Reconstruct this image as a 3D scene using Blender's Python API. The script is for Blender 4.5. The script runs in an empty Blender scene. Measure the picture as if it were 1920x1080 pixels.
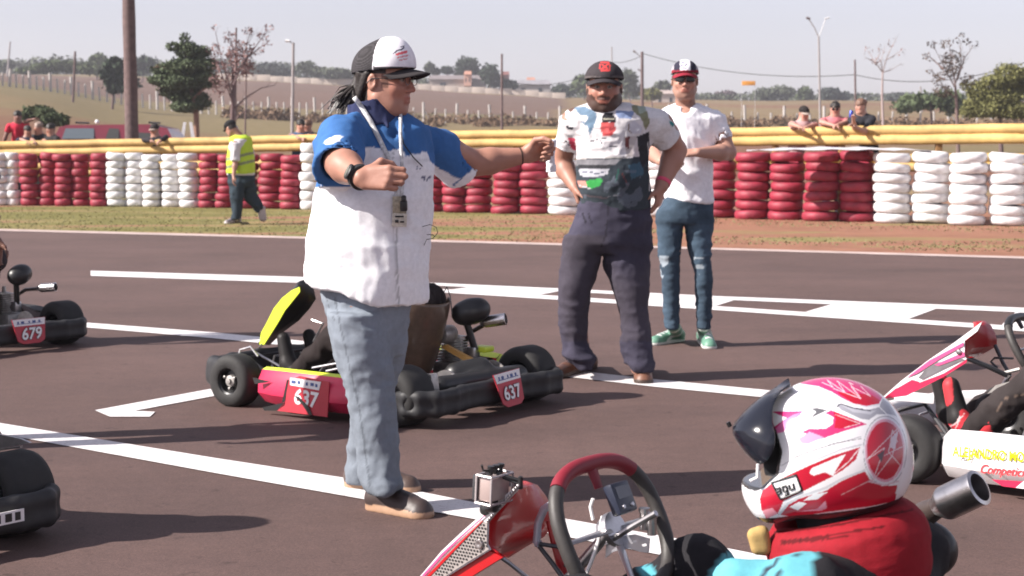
import bpy, bmesh, math, random
import numpy as np
from mathutils import Vector, Matrix
random.seed(7); RNG = np.random.default_rng(7)
SC = bpy.context.scene
COL = SC.collection
# ------------------------------------------------------------------ camera, sky, sun, exposure
FPX = 3200.0; CAMZ = 1.3; PITCH = math.atan(275.0/FPX)
cam_data = bpy.data.cameras.new('camera'); CAM = bpy.data.objects.new('camera', cam_data); COL.objects.link(CAM)
CAM.location = (0, 0, CAMZ); CAM.rotation_euler = (math.pi/2-PITCH, 0, 0)
cam_data.sensor_width = 36; cam_data.lens = FPX/1920*36
cam_data.clip_start = .05; cam_data.clip_end = 6000
cam_data.dof.use_dof = True; cam_data.dof.focus_distance = 4.6; cam_data.dof.aperture_fstop = 10
SC.camera = CAM
SUN_EL = math.radians(36); SUN_AZ = math.radians(15)      # shadows run to the right and a little away
w = bpy.data.worlds.new('World'); SC.world = w; w.use_nodes = True
nt = w.node_tree; bg = nt.nodes['Background']
sky = nt.nodes.new('ShaderNodeTexSky'); sky.sky_type = 'NISHITA'; sky.sun_disc = False
sky.sun_elevation = SUN_EL; sky.sun_rotation = math.atan2(-math.cos(SUN_AZ), -math.sin(SUN_AZ))
sky.air_density = 1.0; sky.dust_density = .9; sky.ozone_density = 2.0; sky.altitude = 100
hs = nt.nodes.new('ShaderNodeHueSaturation'); hs.inputs['Saturation'].default_value = .38
tint = nt.nodes.new('ShaderNodeMixRGB'); tint.blend_type = 'MULTIPLY'; tint.inputs[0].default_value = 1
tint.inputs[2].default_value = (1.0, .935, 1.03, 1)
nt.links.new(sky.outputs[0], hs.inputs['Color']); nt.links.new(hs.outputs[0], tint.inputs[1])
nt.links.new(tint.outputs[0], bg.inputs[0]); bg.inputs[1].default_value = .08
sl = bpy.data.lights.new('sun', 'SUN'); sl.energy = 5.0; sl.angle = math.radians(.6); sl.color = (1, .93, .86)
so = bpy.data.objects.new('sun', sl); COL.objects.link(so); so.location = (-20, -8, 30)
_d = Vector((math.cos(SUN_EL)*math.cos(SUN_AZ), math.cos(SUN_EL)*math.sin(SUN_AZ), -math.sin(SUN_EL)))
so.rotation_euler = _d.to_track_quat('-Z', 'Y').to_euler()
SC.view_settings.view_transform = 'Standard'; SC.view_settings.look = 'None'
SC.view_settings.exposure = 1.0; SC.view_settings.gamma = 1
try:
    SC.render.filter_size = 1.7; SC.cycles.filter_width = 1.7
except Exception: pass
# ------------------------------------------------------------------ pixel <-> place helpers (photo is 1920x1080)
_F = np.array([0, math.cos(PITCH), -math.sin(PITCH)]); _U = np.array([0, math.sin(PITCH), math.cos(PITCH)]); _R = np.array([1., 0, 0])
_O = np.array([0, 0, CAMZ])
def ray(u, v): return _R*(u-960)+_U*(540-v)+_F*FPX
def P(u, v, Y):
    d = ray(u, v); return _O+d*(Y/d[1])
def G(u, v, z=0.0):
    d = ray(u, v); return _O+d*((z-CAMZ)/d[2])
def proj(V):
    q = V-_O; x = q@_R; y = q@_U; z = q@_F
    return 960+FPX*x/z, 540-FPX*y/z
# ------------------------------------------------------------------ objects and tags
def tag(o, label=None, cat=None, group=None, kind=None):
    if label: o['label'] = label
    if cat: o['category'] = cat
    if group: o['group'] = group
    if kind: o['kind'] = kind
    return o
def thing(name, loc, label, cat, group=None, rz=0):
    o = bpy.data.objects.new(name, None); COL.objects.link(o); o.empty_display_size = .1
    o.location = [float(c) for c in loc]; o.rotation_euler = (0, 0, rz)
    return tag(o, label, cat, group)
def root_of(o):
    while o.parent: o = o.parent
    return o
def rinv(o):
    r = root_of(o); return (Matrix.Translation(r.location) @ Matrix.Rotation(r.rotation_euler[2], 4, 'Z')).inverted()
def tomesh(name, V, Fc, mats, parent=None, midx=None, colors=None, smooth=True, sharp=None, world=False):
    V = np.asarray(V, dtype=np.float64).reshape(-1, 3)
    if world and parent is not None:
        M = np.array(rinv(parent)); V = V@M[:3, :3].T+M[:3, 3]
    me = bpy.data.meshes.new(name)
    if isinstance(Fc, np.ndarray) and Fc.ndim == 2:
        n, k = Fc.shape
        me.vertices.add(len(V)); me.vertices.foreach_set('co', V.ravel())
        me.loops.add(n*k); me.loops.foreach_set('vertex_index', Fc.ravel().astype(np.int32))
        me.polygons.add(n); me.polygons.foreach_set('loop_start', np.arange(0, n*k, k, dtype=np.int32))
        me.update(calc_edges=True)
    else:
        me.from_pydata([tuple(x) for x in V], [], [tuple(int(i) for i in f) for f in Fc]); me.update()
    if not isinstance(mats, (list, tuple)): mats = [mats]
    for m in mats: me.materials.append(m)
    if midx is not None: me.polygons.foreach_set('material_index', np.asarray(midx, dtype=np.int32))
    me.polygons.foreach_set('use_smooth', np.full(len(me.polygons), bool(smooth)))
    if sharp is not None and smooth: me.set_sharp_from_angle(angle=math.radians(sharp))
    if colors is not None:
        a = me.color_attributes.new('Col', 'FLOAT_COLOR', 'POINT')
        c = np.ones((len(V), 4), dtype=np.float32); c[:, :3] = colors; a.data.foreach_set('color', c.ravel())
    me.update()
    o = bpy.data.objects.new(name, me); COL.objects.link(o)
    if parent is not None: o.parent = parent
    return o
# ------------------------------------------------------------------ materials
def srgb(r, g, b):
    f = lambda c: (c/255/12.92) if c/255 <= .04045 else ((c/255+.055)/1.055)**2.4
    return (f(r), f(g), f(b))
_M = {}
def mat(name, col=(.5, .5, .5), rough=.6, metal=0, noise=None, bump=None, attr=False, coat=0, spec=None, trans=0, alpha=1, emit=0, col2=None, vcoord='Object', sheen=0):
    if name in _M: return _M[name]
    m = bpy.data.materials.new(name); m.use_nodes = True; _M[name] = m
    n = m.node_tree.nodes; l = m.node_tree.links; b = n['Principled BSDF']
    b.inputs['Base Color'].default_value = (*col, 1); b.inputs['Roughness'].default_value = rough; b.inputs['Metallic'].default_value = metal
    if coat: b.inputs['Coat Weight'].default_value = coat; b.inputs['Coat Roughness'].default_value = .06
    if spec is not None: b.inputs['Specular IOR Level'].default_value = spec
    if trans: b.inputs['Transmission Weight'].default_value = trans
    if alpha < 1: b.inputs['Alpha'].default_value = alpha
    if sheen: b.inputs['Sheen Weight'].default_value = sheen
    tc = n.new('ShaderNodeTexCoord')
    src = None
    if attr:
        a = n.new('ShaderNodeAttribute'); a.attribute_name = 'Col'; src = a.outputs['Color']
    if noise:
        t = n.new('ShaderNodeTexNoise'); t.inputs['Scale'].default_value = noise[0]; t.inputs['Detail'].default_value = 6; t.inputs['Roughness'].default_value = .6
        l.new(tc.outputs[vcoord], t.inputs['Vector'])
        r = n.new('ShaderNodeValToRGB'); r.color_ramp.elements[0].position = .3; r.color_ramp.elements[1].position = .7
        l.new(t.outputs['Fac'], r.inputs[0]); 
        if col2 is not None and not attr:
            r.color_ramp.elements[0].color = (*col, 1); r.color_ramp.elements[1].color = (*col2, 1); src = r.outputs[0]
        else:
            lo, hi = 1-noise[1], 1+noise[1]*.6
            r.color_ramp.elements[0].color = (lo, lo, lo, 1); r.color_ramp.elements[1].color = (hi, hi, hi, 1)
            x = n.new('ShaderNodeMixRGB'); x.blend_type = 'MULTIPLY'; x.inputs[0].default_value = 1
            if src: l.new(src, x.inputs[1])
            else: x.inputs[1].default_value = (*col, 1)
            l.new(r.outputs[0], x.inputs[2]); src = x.outputs[0]
    if src: l.new(src, b.inputs['Base Color'])
    if bump:
        t = n.new('ShaderNodeTexNoise'); t.inputs['Scale'].default_value = bump[0]; t.inputs['Detail'].default_value = 5
        l.new(tc.outputs[vcoord], t.inputs['Vector'])
        bp = n.new('ShaderNodeBump'); bp.inputs['Strength'].default_value = bump[1]; bp.inputs['Distance'].default_value = bump[2] if len(bump) > 2 else .01
        l.new(t.outputs['Fac'], bp.inputs['Height']); l.new(bp.outputs[0], b.inputs['Normal'])
    return m
# ------------------------------------------------------------------ mesh collector
def unit(a):
    a = np.asarray(a, float); return a/max(1e-9, np.linalg.norm(a))
def basis(z, x=None):
    z = unit(z); h = np.array([0, 0, 1.]) if abs(z[2]) < .9 else np.array([1., 0, 0])
    if x is not None: h = np.asarray(x, float); xx = unit(h-z*(h@z)); return xx, np.cross(z, xx), z
    xx = unit(np.cross(h, z)); return xx, np.cross(z, xx), z
class MB:
    def __init__(s): s.v = []; s.f = []; s.m = []; s.n = 0
    def add(s, v, f, m=0):
        v = np.asarray(v, float).reshape(-1, 3); s.v.append(v)
        for q in f: s.f.append([int(i)+s.n for i in q]); s.m.append(m)
        s.n += len(v); return s
    def box(s, c, size, ax=None, bev=0.0, m=0):
        hx, hy, hz = [a/2 for a in size]; R = np.eye(3) if ax is None else np.array(ax)  # rows: local axes
        if bev <= 0:
            v = np.array([[x, y, z] for x in (-hx, hx) for y in (-hy, hy) for z in (-hz, hz)])
            f = [(0, 1, 3, 2), (4, 6, 7, 5), (0, 4, 5, 1), (2, 3, 7, 6), (0, 2, 6, 4), (1, 5, 7, 3)]
            return s.add(v@R+np.asarray(c, float), f, m)
        bm = bmesh.new(); bmesh.ops.create_cube(bm, size=1)
        for q in bm.verts: q.co = Vector((q.co.x*size[0], q.co.y*size[1], q.co.z*size[2]))
        bmesh.ops.bevel(bm, geom=list(bm.edges)+list(bm.verts), offset=min(bev, min(size)*.45), segments=2, affect='EDGES', profile=.6)
        bm.verts.index_update()
        v = np.array([q.co[:] for q in bm.verts]); f = [[q.index for q in p.verts] for p in bm.faces]; bm.free()
        return s.add(v@R+np.asarray(c, float), f, m)
    def tube(s, pts, r, seg=8, m=0, closed=False, sq=None):
        pts = np.asarray(pts, float); n = len(pts); rr = np.full(n, r) if np.isscalar(r) else np.asarray(r, float)
        T = np.gradient(pts, axis=0) if not closed else np.roll(pts, -1, 0)-np.roll(pts, 1, 0)
        x, y, _ = basis(T[0]); V = []
        for i in range(n):
            t = unit(T[i]); x = unit(x-t*(x@t)); y = np.cross(t, x)
            for k in range(seg):
                a = 2*math.pi*k/seg; V.append(pts[i]+rr[i]*(math.cos(a)*x+math.sin(a)*y*(sq or 1)))
        f = []
        for i in range(n if closed else n-1):
            j = (i+1) % n
            for k in range(seg):
                k2 = (k+1) % seg; f.append((i*seg+k, i*seg+k2, j*seg+k2, j*seg+k))
        if not closed: f.append(list(range(seg))[::-1]); f.append([(n-1)*seg+k for k in range(seg)])
        return s.add(V, f, m)
    def lathe(s, prof, c, axis=(0, 0, 1), seg=24, m=0, capped=True):
        x, y, z = basis(axis); V = []; c = np.asarray(c, float)
        for r, h in prof:
            for k in range(seg):
                a = 2*math.pi*k/seg; V.append(c+z*h+r*(math.cos(a)*x+math.sin(a)*y))
        n = len(prof); f = []
        for i in range(n-1):
            for k in range(seg):
                k2 = (k+1) % seg; f.append((i*seg+k, i*seg+k2, (i+1)*seg+k2, (i+1)*seg+k))
        if capped: f.append(list(range(seg))[::-1]); f.append([(n-1)*seg+k for k in range(seg)])
        return s.add(V, f, m)
    def plate(s, loop, th, nrm=None, m=0, m_back=None, m_side=None):
        L = np.asarray(loop, float); n = len(L)
        if nrm is None:
            nrm = np.zeros(3)
            for i in range(n): nrm += np.cross(L[i], L[(i+1) % n])
        nn = unit(nrm)*th/2; s.add(np.vstack([L+nn, L-nn]), [list(range(n))], m)
        b = s.n-2*n
        s.f.append([b+n+i for i in range(n)][::-1]); s.m.append(m if m_back is None else m_back)
        for i in range(n):
            j = (i+1) % n; s.f.append([b+i, b+n+i, b+n+j, b+j]); s.m.append(m if m_side is None else m_side)
        return s
    def grid(s, pts, m=0, th=0):
        a = np.asarray(pts, float); r, c = a.shape[:2]
        f = [(i*c+j, i*c+j+1, (i+1)*c+j+1, (i+1)*c+j) for i in range(r-1) for j in range(c-1)]
        return s.add(a.reshape(-1, 3), f, m)
    def build(s, name, mats, parent=None, smooth=True, sharp=40, world=False):
        return tomesh(name, np.vstack(s.v), s.f, mats, parent, s.m, smooth=smooth, sharp=sharp, world=world)
_tc = {}
def text_mesh(t, size=1., bold=0., shear=0., align='CENTER'):
    key = (t, bold, shear, align)
    if key not in _tc:
        c = bpy.data.curves.new('t', 'FONT'); c.body = t; c.size = 1; c.offset = bold; c.shear = shear; c.align_x = align; c.align_y = 'CENTER'
        c.resolution_u = 3; c.fill_mode = 'FRONT'
        o = bpy.data.objects.new('t', c); COL.objects.link(o); dg = bpy.context.evaluated_depsgraph_get(); e = o.evaluated_get(dg); me = e.to_mesh()
        v = np.array([q.co[:] for q in me.vertices]).reshape(-1, 3); f = [list(p.vertices) for p in me.polygons]; e.to_mesh_clear()
        bpy.data.objects.remove(o); bpy.data.curves.remove(c); _tc[key] = (v, f)
    v, f = _tc[key]; return v*size, f
def add_text(mb, t, c, xd, yd, size, m=0, bold=.02, shear=0, bend=None, align='CENTER', sx=1.):
    v, f = text_mesh(t, size, bold, shear, align); xd = unit(xd); yd = unit(yd)
    q = np.asarray(c, float)+v[:, :1]*sx*xd+v[:, 1:2]*yd
    if bend: q = np.array([bend(p) for p in q])
    mb.add(q, f, m)
# ------------------------------------------------------------------ value noise
def vnoise(p, seed=0):
    p = np.asarray(p, float)+seed*17.13; i = np.floor(p).astype(np.int64); f = p-i; f = f*f*(3-2*f)
    def h(a, b, c):
        n = (a*374761393+b*668265263+c*2147483647+seed*1013) & 0xffffffff
        n = ((n ^ (n >> 13))*1274126177) & 0xffffffff
        return ((n ^ (n >> 16)) & 0xffff)/32767.5-1
    r = 0
    for dx in (0, 1):
        for dy in (0, 1):
            for dz in (0, 1):
                w_ = (f[:, 0] if dx else 1-f[:, 0])*(f[:, 1] if dy else 1-f[:, 1])*(f[:, 2] if dz else 1-f[:, 2])
                r = r+w_*h(i[:, 0]+dx, i[:, 1]+dy, i[:, 2]+dz)
    return r
# ------------------------------------------------------------------ signed-distance sculpting
class Sdf:
    def __init__(s): s.ops = []; s.lo = np.full(3, 1e9); s.hi = np.full(3, -1e9); s.post = []
    def _a(s, kind, fn, lo, hi, k):
        s.ops.append((kind, fn, np.array(lo, float), np.array(hi, float), k))
        if kind == 'u': s.lo = np.minimum(s.lo, lo); s.hi = np.maximum(s.hi, hi)
        return s
    def cap(s, a, b, ra, rb=None, k=.02, op='u'):
        a = np.asarray(a, float); b = np.asarray(b, float); rb = ra if rb is None else rb; r = max(ra, rb); ab = b-a; L2 = max(1e-9, ab@ab)
        def fn(x, y, z):
            t = np.clip(((x-a[0])*ab[0]+(y-a[1])*ab[1]+(z-a[2])*ab[2])/L2, 0, 1)
            return np.sqrt((x-a[0]-t*ab[0])**2+(y-a[1]-t*ab[1])**2+(z-a[2]-t*ab[2])**2)-(ra+(rb-ra)*t)
        return s._a(op, fn, np.minimum(a, b)-r, np.maximum(a, b)+r, k)
    def cone(s, a, b, ra, rb, k=.02, op='u', sq=1., ax=None):
        a = np.asarray(a, float); b = np.asarray(b, float); L = np.linalg.norm(b-a); ab = (b-a)/L; r = max(ra, rb)
        def fn(x, y, z):
            t = (x-a[0])*ab[0]+(y-a[1])*ab[1]+(z-a[2])*ab[2]
            tt = np.clip(t/L, 0, 1)
            d = np.sqrt(np.maximum(0, (x-a[0]-t*ab[0])**2+(y-a[1]-t*ab[1])**2+(z-a[2]-t*ab[2])**2))-(ra+(rb-ra)*tt)
            return np.maximum(np.maximum(d, -t), t-L)
        return s._a(op, fn, np.minimum(a, b)-r, np.maximum(a, b)+r, k)
    def ell(s, c, r, ax=None, k=.02, op='u'):
        c = np.asarray(c, float); r = np.asarray(r, float)*np.ones(3); R = np.eye(3) if ax is None else np.array(ax); m = r.max()
        ext = np.sqrt(((R*r[:, None])**2).sum(0))
        def fn(x, y, z):
            q = 0; l = 0
            for i in range(3):
                p = (x-c[0])*R[i, 0]+(y-c[1])*R[i, 1]+(z-c[2])*R[i, 2]
                q = q+(p/r[i])**2; l = l+(p/r[i]**2)**2
            q = np.sqrt(q); return q*(q-1)/np.maximum(1e-6, np.sqrt(l))
        return s._a(op, fn, c-ext, c+ext, k)
    def loft(s, rows, k=.03, op='u', grow=0, rot=0, p=2.0, caps=True):
        # rows: (cx, cy, z, rx, ry), sorted or not
        A = np.array(sorted(rows, key=lambda q: q[2]), float); zz = A[:, 2]; cr, sr = math.cos(rot), math.sin(rot)
        def fn(x, y, z):
            cx = np.interp(z, zz, A[:, 0]); cy = np.interp(z, zz, A[:, 1]); rx = np.interp(z, zz, A[:, 3])+grow; ry = np.interp(z, zz, A[:, 4])+grow
            dx = x-cx; dy = y-cy
            if rot: dx, dy = dx*cr+dy*sr, -dx*sr+dy*cr
            q = (np.abs(dx/rx)**p+np.abs(dy/ry)**p)**(1/p); l = np.sqrt(dx*dx+dy*dy)
            d = np.where(q > .05, l*(1-1/np.maximum(q, .05)), -np.minimum(rx, ry))
            if caps: d = np.maximum(np.maximum(d, z-zz[-1]-grow), zz[0]-grow-z)
            return d
        R = np.maximum(A[:, 3], A[:, 4])+grow
        return s._a(op, fn, [(A[:, 0]-R).min(), (A[:, 1]-R).min(), zz[0]-grow], [(A[:, 0]+R).max(), (A[:, 1]+R).max(), zz[-1]+grow], k)
    def half(s, fn): s.post.append(fn); return s            # keep where fn(x,y,z) < 0
    def field(s, X, Y, Z):
        D = np.full((len(X), len(Y), len(Z)), .2, dtype=np.float32)
        h = max(np.diff(X).max(), np.diff(Y).max(), np.diff(Z).max())
        for kind, fn, lo, hi, k in s.ops:
            m = k+2.5*h
            i = [np.searchsorted(A, lo[q]-m) for q, A in enumerate((X, Y, Z))]; j = [np.searchsorted(A, hi[q]+m) for q, A in enumerate((X, Y, Z))]
            if any(a >= b for a, b in zip(i, j)): continue
            sl = tuple(slice(a, b) for a, b in zip(i, j))
            d = fn(X[sl[0]][:, None, None], Y[sl[1]][None, :, None], Z[sl[2]][None, None, :]).astype(np.float32)
            o = D[sl]
            if kind == 'u':
                if k > 0:
                    g = np.maximum(k-np.abs(o-d), 0)/k; D[sl] = np.minimum(o, d)-g*g*k*.25
                else: D[sl] = np.minimum(o, d)
            else:
                d = -d
                if k > 0:
                    g = np.maximum(k-np.abs(o-d), 0)/k; D[sl] = np.maximum(o, d)+g*g*k*.25
                else: D[sl] = np.maximum(o, d)
        for fn in s.post:
            D = np.maximum(D, fn(X[:, None, None], Y[None, :, None], Z[None, None, :]).astype(np.float32))
        return D
    def mesh(s, h, fine=None):
        # fine: list of (lo, hi, hf) boxes whose slabs are sampled finer (rectilinear grid)
        ax = []
        for q in range(3):
            lo, hi = s.lo[q]-2.2*h, s.hi[q]+2.2*h; p = lo; A = [p]
            iv = [(b[0][q], b[1][q], b[2]) for b in (fine or [])]
            while p < hi:
                st = h
                for a, b, hf in iv:
                    if a <= p <= b: st = min(st, hf)
                    elif p < a < p+h: st = min(st, max(hf, a-p))
                p += st; A.append(p)
            ax.append(np.array(A))
        D = s.field(*ax); return surfnets(D, *ax)
def surfnets(D, X, Y, Z):
    nx, ny, nz = D.shape; S = D < 0
    c = np.zeros((nx-1, ny-1, nz-1), np.int8)
    for a in (0, 1):
        for b in (0, 1):
            for g in (0, 1): c += S[a:nx-1+a, b:ny-1+b, g:nz-1+g]
    act = (c > 0) & (c < 8); I, J, K = np.nonzero(act); idx = np.full(act.shape, -1, np.int32); idx[I, J, K] = np.arange(len(I))
    acc = np.zeros((len(I), 3)); cnt = np.zeros(len(I)); C = (X, Y, Z)
    for axis in range(3):
        o = [q for q in range(3) if q != axis]
        for a in (0, 1):
            for b in (0, 1):
                p0 = [I.copy(), J.copy(), K.copy()]; p0[o[0]] += a; p0[o[1]] += b; p1 = [q.copy() for q in p0]; p1[axis] += 1
                d0 = D[p0[0], p0[1], p0[2]]; d1 = D[p1[0], p1[1], p1[2]]; cr = (d0 < 0) != (d1 < 0)
                t = np.where(cr, d0/np.where(cr, d0-d1, 1), 0)
                for q in range(3):
                    a0 = C[q][p0[q]]; a1 = C[q][p1[q]]; acc[:, q] += np.where(cr, a0+(a1-a0)*t, 0)
                cnt += cr
    V = acc/np.maximum(cnt, 1)[:, None]; F = []
    for axis in range(3):
        sl0 = [slice(None)]*3; sl1 = [slice(None)]*3; sl0[axis] = slice(0, -1); sl1[axis] = slice(1, None)
        a_ = S[tuple(sl0)]; b_ = S[tuple(sl1)]; e = np.nonzero(a_ != b_); o = [q for q in range(3) if q != axis]
        ok = (e[o[0]] > 0) & (e[o[1]] > 0) & (e[o[0]] < D.shape[o[0]]-1) & (e[o[1]] < D.shape[o[1]]-1)
        e = [q[ok] for q in e]; fl = a_[e[0], e[1], e[2]]
        def cell(da, db):
            q = [x.copy() for x in e]; q[o[0]] = q[o[0]]-da; q[o[1]] = q[o[1]]-db; return idx[q[0], q[1], q[2]]
        q = np.stack([cell(1, 1), cell(0, 1), cell(0, 0), cell(1, 0)], 1)
        flip = ~fl if axis != 1 else fl
        q[flip] = q[flip][:, ::-1]; F.append(q)
    F = np.vstack(F); F = F[(F >= 0).all(1)]
    return V, F
def vnormals(V, F):
    n = np.cross(V[F[:, 1]]-V[F[:, 0]], V[F[:, 2]]-V[F[:, 0]]); N = np.zeros_like(V)
    for k in range(F.shape[1]): np.add.at(N, F[:, k], n)
    return N/np.maximum(1e-9, np.linalg.norm(N, axis=1))[:, None]
def relax(V, F, it=1, lam=.5):
    E = np.vstack([F[:, [k, (k+1) % F.shape[1]]] for k in range(F.shape[1])])
    for _ in range(it):
        A = np.zeros_like(V); c = np.zeros(len(V)); np.add.at(A, E[:, 0], V[E[:, 1]]); np.add.at(A, E[:, 1], V[E[:, 0]])
        np.add.at(c, E[:, 0], 1); np.add.at(c, E[:, 1], 1); V = V*(1-lam)+lam*A/np.maximum(c, 1)[:, None]
    return V
def folds(V, F, amp, sc=(9, 9, 9), seed=0, ridge=True, mask=None):
    N = vnormals(V, F); w1 = np.stack([vnoise(V*3, seed+5), vnoise(V*3, seed+6), vnoise(V*3, seed+7)], 1)*.08
    q = (V+w1)*np.array(sc)
    n = vnoise(q, seed); n2 = vnoise(q*2.1, seed+1)
    d = ((1-np.abs(n)*2)+.5*(1-np.abs(n2)*2))*.7-.35 if ridge else n+.4*n2
    if mask is not None: d = d*mask(V)
    return V+N*(amp*d)[:, None]
def inpoly(u, v, poly):
    p = np.asarray(poly, float); r = np.zeros(len(u), bool); j = len(p)-1
    for i in range(len(p)):
        a, b = p[i], p[j]; c = ((a[1] > v) != (b[1] > v)) & (u < (b[0]-a[0])*(v-a[1])/(b[1]-a[1]+1e-12)+a[0]); r ^= c; j = i
    return r
def instroke(u, v, pts, w_):
    r = np.zeros(len(u), bool); p = np.asarray(pts, float)
    for a, b in zip(p[:-1], p[1:]):
        d = b-a; t = np.clip(((u-a[0])*d[0]+(v-a[1])*d[1])/max(1e-9, d@d), 0, 1)
        r |= (u-a[0]-t*d[0])**2+(v-a[1]-t*d[1])**2 < (w_/2)**2
    return r
# ------------------------------------------------------------------ terrain
U_F = [-900, 0, 100, 210, 300, 420, 600, 800, 1100, 1920, 2800]; V_F = [120, 160, 174, 197, 209, 218, 224, 231, 236, 237, 240]
U_S = [-900, -300, 0, 400, 700, 1080, 1300, 1920, 2800]; V_S = [125, 131, 139, 146, 160, 185, 189, 190, 190]
def th(x, y):
    x = np.asarray(x, float); y = np.asarray(y, float); u = 960+FPX*x/np.maximum(y, 1)
    z1 = CAMZ+(265-np.interp(u, U_F, V_F))*180/FPX; z2 = CAMZ+(265-np.interp(u, U_S, V_S))*420/FPX
    t = np.clip((y-46)/(180-46), 0, 1); a = z1*(t*t*(3-2*t)*.35+t*.65)
    s = np.clip((y-180)/240, 0, None); b = z1+(z2-z1)*np.minimum(s, 1.0)-np.maximum(s-1, 0)*2.0
    z = np.where(y < 180, a, b)
    return z+np.where(y > 60, .12*np.sin(x*.21+y*.13)*np.clip((y-60)/60, 0, 1), 0)
def terrain():
    ys = np.concatenate([np.linspace(-30, 20, 6), np.linspace(21, 46, 18), np.geomspace(48, 700, 90), [800, 900]])
    us = np.linspace(-1, 1, 181); rows = []
    for y in ys:
        hw = 60+max(0, y)*.62; rows.append(np.stack([us*hw, np.full(181, y), th(us*hw, y)], 1))
    V = np.vstack(rows); n = 181
    i, j = np.meshgrid(np.arange(len(ys)-1), np.arange(n-1), indexing='ij'); a = (i*n+j).ravel()
    F = np.stack([a, a+1, a+n+1, a+n], 1)
    x, y = V[:, 0], V[:, 1]; u = 960+FPX*x/np.maximum(y, 1)
    C = np.tile(np.array([.20, .155, .088]), (len(V), 1)); ns = vnoise(np.stack([x*.05, y*.03, 0*x], 1), 3)
    red = np.array([.235, .105, .072]); straw = np.array([.27, .19, .105]); plow = np.array([.185, .115, .098]); grn = np.array([.17, .15, .08])
    def put(mask, c): 
        k = np.clip(mask, 0, 1)[:, None]; C[:] = C*(1-k)+np.asarray(c)*k
    put((y > 42)*.8, (.24, .19, .10)); put((y > 46)*(y < 110)*np.clip(ns*2+.4, 0, 1)*.9, red*1.0)
    put((y > 100)*np.clip(ns*2+.2, 0, 1)*.8, straw); put((y > 110)*np.clip(vnoise(np.stack([x*.12, y*.05, 0*x], 1), 9)*2, 0, 1)*.5, grn)
    put((y > 215)*(y < 385)*(u < 1050)*.85, plow); put((y > 190)*(u > 1050)*.8, straw*1.0)
    put((y > 185)*(u > 1150)*np.clip(ns*2-.1, 0, 1)*.6, red*.95)
    C[y > 46] *= .74
    m = bpy.data.materials.new('field'); m.use_nodes = True; nn = m.node_tree.nodes; l = m.node_tree.links; b = nn['Principled BSDF']; b.inputs['Roughness'].default_value = .95; b.inputs['Specular IOR Level'].default_value = .1
    at = nn.new('ShaderNodeAttribute'); at.attribute_name = 'Col'; tc = nn.new('ShaderNodeTexCoord')
    n1 = nn.new('ShaderNodeTexNoise'); n1.inputs['Scale'].default_value = 1.3; n1.inputs['Detail'].default_value = 9; n1.inputs['Roughness'].default_value = .7
    n2 = nn.new('ShaderNodeTexNoise'); n2.inputs['Scale'].default_value = .35; n2.inputs['Detail'].default_value = 5
    l.new(tc.outputs['Object'], n1.inputs['Vector']); mp = nn.new('ShaderNodeMapping'); mp.inputs['Scale'].default_value = (.6, 2.2, 1); l.new(tc.outputs['Object'], mp.inputs[0]); l.new(mp.outputs[0], n2.inputs['Vector'])
    # near strip: grass / red earth patches
    r2 = nn.new('ShaderNodeValToRGB'); r2.color_ramp.elements[0].position = .44; r2.color_ramp.elements[0].color = (.165, .15, .055, 1); r2.color_ramp.elements[1].position = .6; r2.color_ramp.elements[1].color = (.27, .135, .09, 1)
    e = r2.color_ramp.elements.new(.52); e.color = (.235, .19, .085, 1)
    sx = nn.new('ShaderNodeSeparateXYZ'); l.new(tc.outputs['Object'], sx.inputs[0])
    mx = nn.new('ShaderNodeMapRange'); mx.inputs[1].default_value = -6; mx.inputs[2].default_value = 6; mx.inputs[3].default_value = -.06; mx.inputs[4].default_value = .17; l.new(sx.outputs[0], mx.inputs[0])
    ad = nn.new('ShaderNodeMath'); ad.operation = 'ADD'; l.new(n2.outputs['Fac'], ad.inputs[0]); l.new(mx.outputs[0], ad.inputs[1]); l.new(ad.outputs[0], r2.inputs[0])
    ny = nn.new('ShaderNodeMapRange'); ny.inputs[1].default_value = 34; ny.inputs[2].default_value = 46; l.new(sx.outputs[1], ny.inputs[0])
    mi = nn.new('ShaderNodeMixRGB'); l.new(ny.outputs[0], mi.inputs[0]); l.new(r2.outputs[0], mi.inputs[1]); l.new(at.outputs['Color'], mi.inputs[2])
    r1 = nn.new('ShaderNodeValToRGB'); r1.color_ramp.elements[0].position = .3; r1.color_ramp.elements[0].color = (.78, .78, .78, 1); r1.color_ramp.elements[1].position = .7; r1.color_ramp.elements[1].color = (1.14, 1.14, 1.14, 1)
    l.new(n1.outputs['Fac'], r1.inputs[0]); mu = nn.new('ShaderNodeMixRGB'); mu.blend_type = 'MULTIPLY'; mu.inputs[0].default_value = 1; l.new(mi.outputs[0], mu.inputs[1]); l.new(r1.outputs[0], mu.inputs[2]); l.new(mu.outputs[0], b.inputs['Base Color'])
    bp = nn.new('ShaderNodeBump'); bp.inputs['Strength'].default_value = .6; bp.inputs['Distance'].default_value = .05; l.new(n1.outputs['Fac'], bp.inputs['Height']); l.new(bp.outputs[0], b.inputs['Normal'])
    tag(tomesh('ground', V, F, m, colors=C), kind='structure')
terrain()
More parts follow.
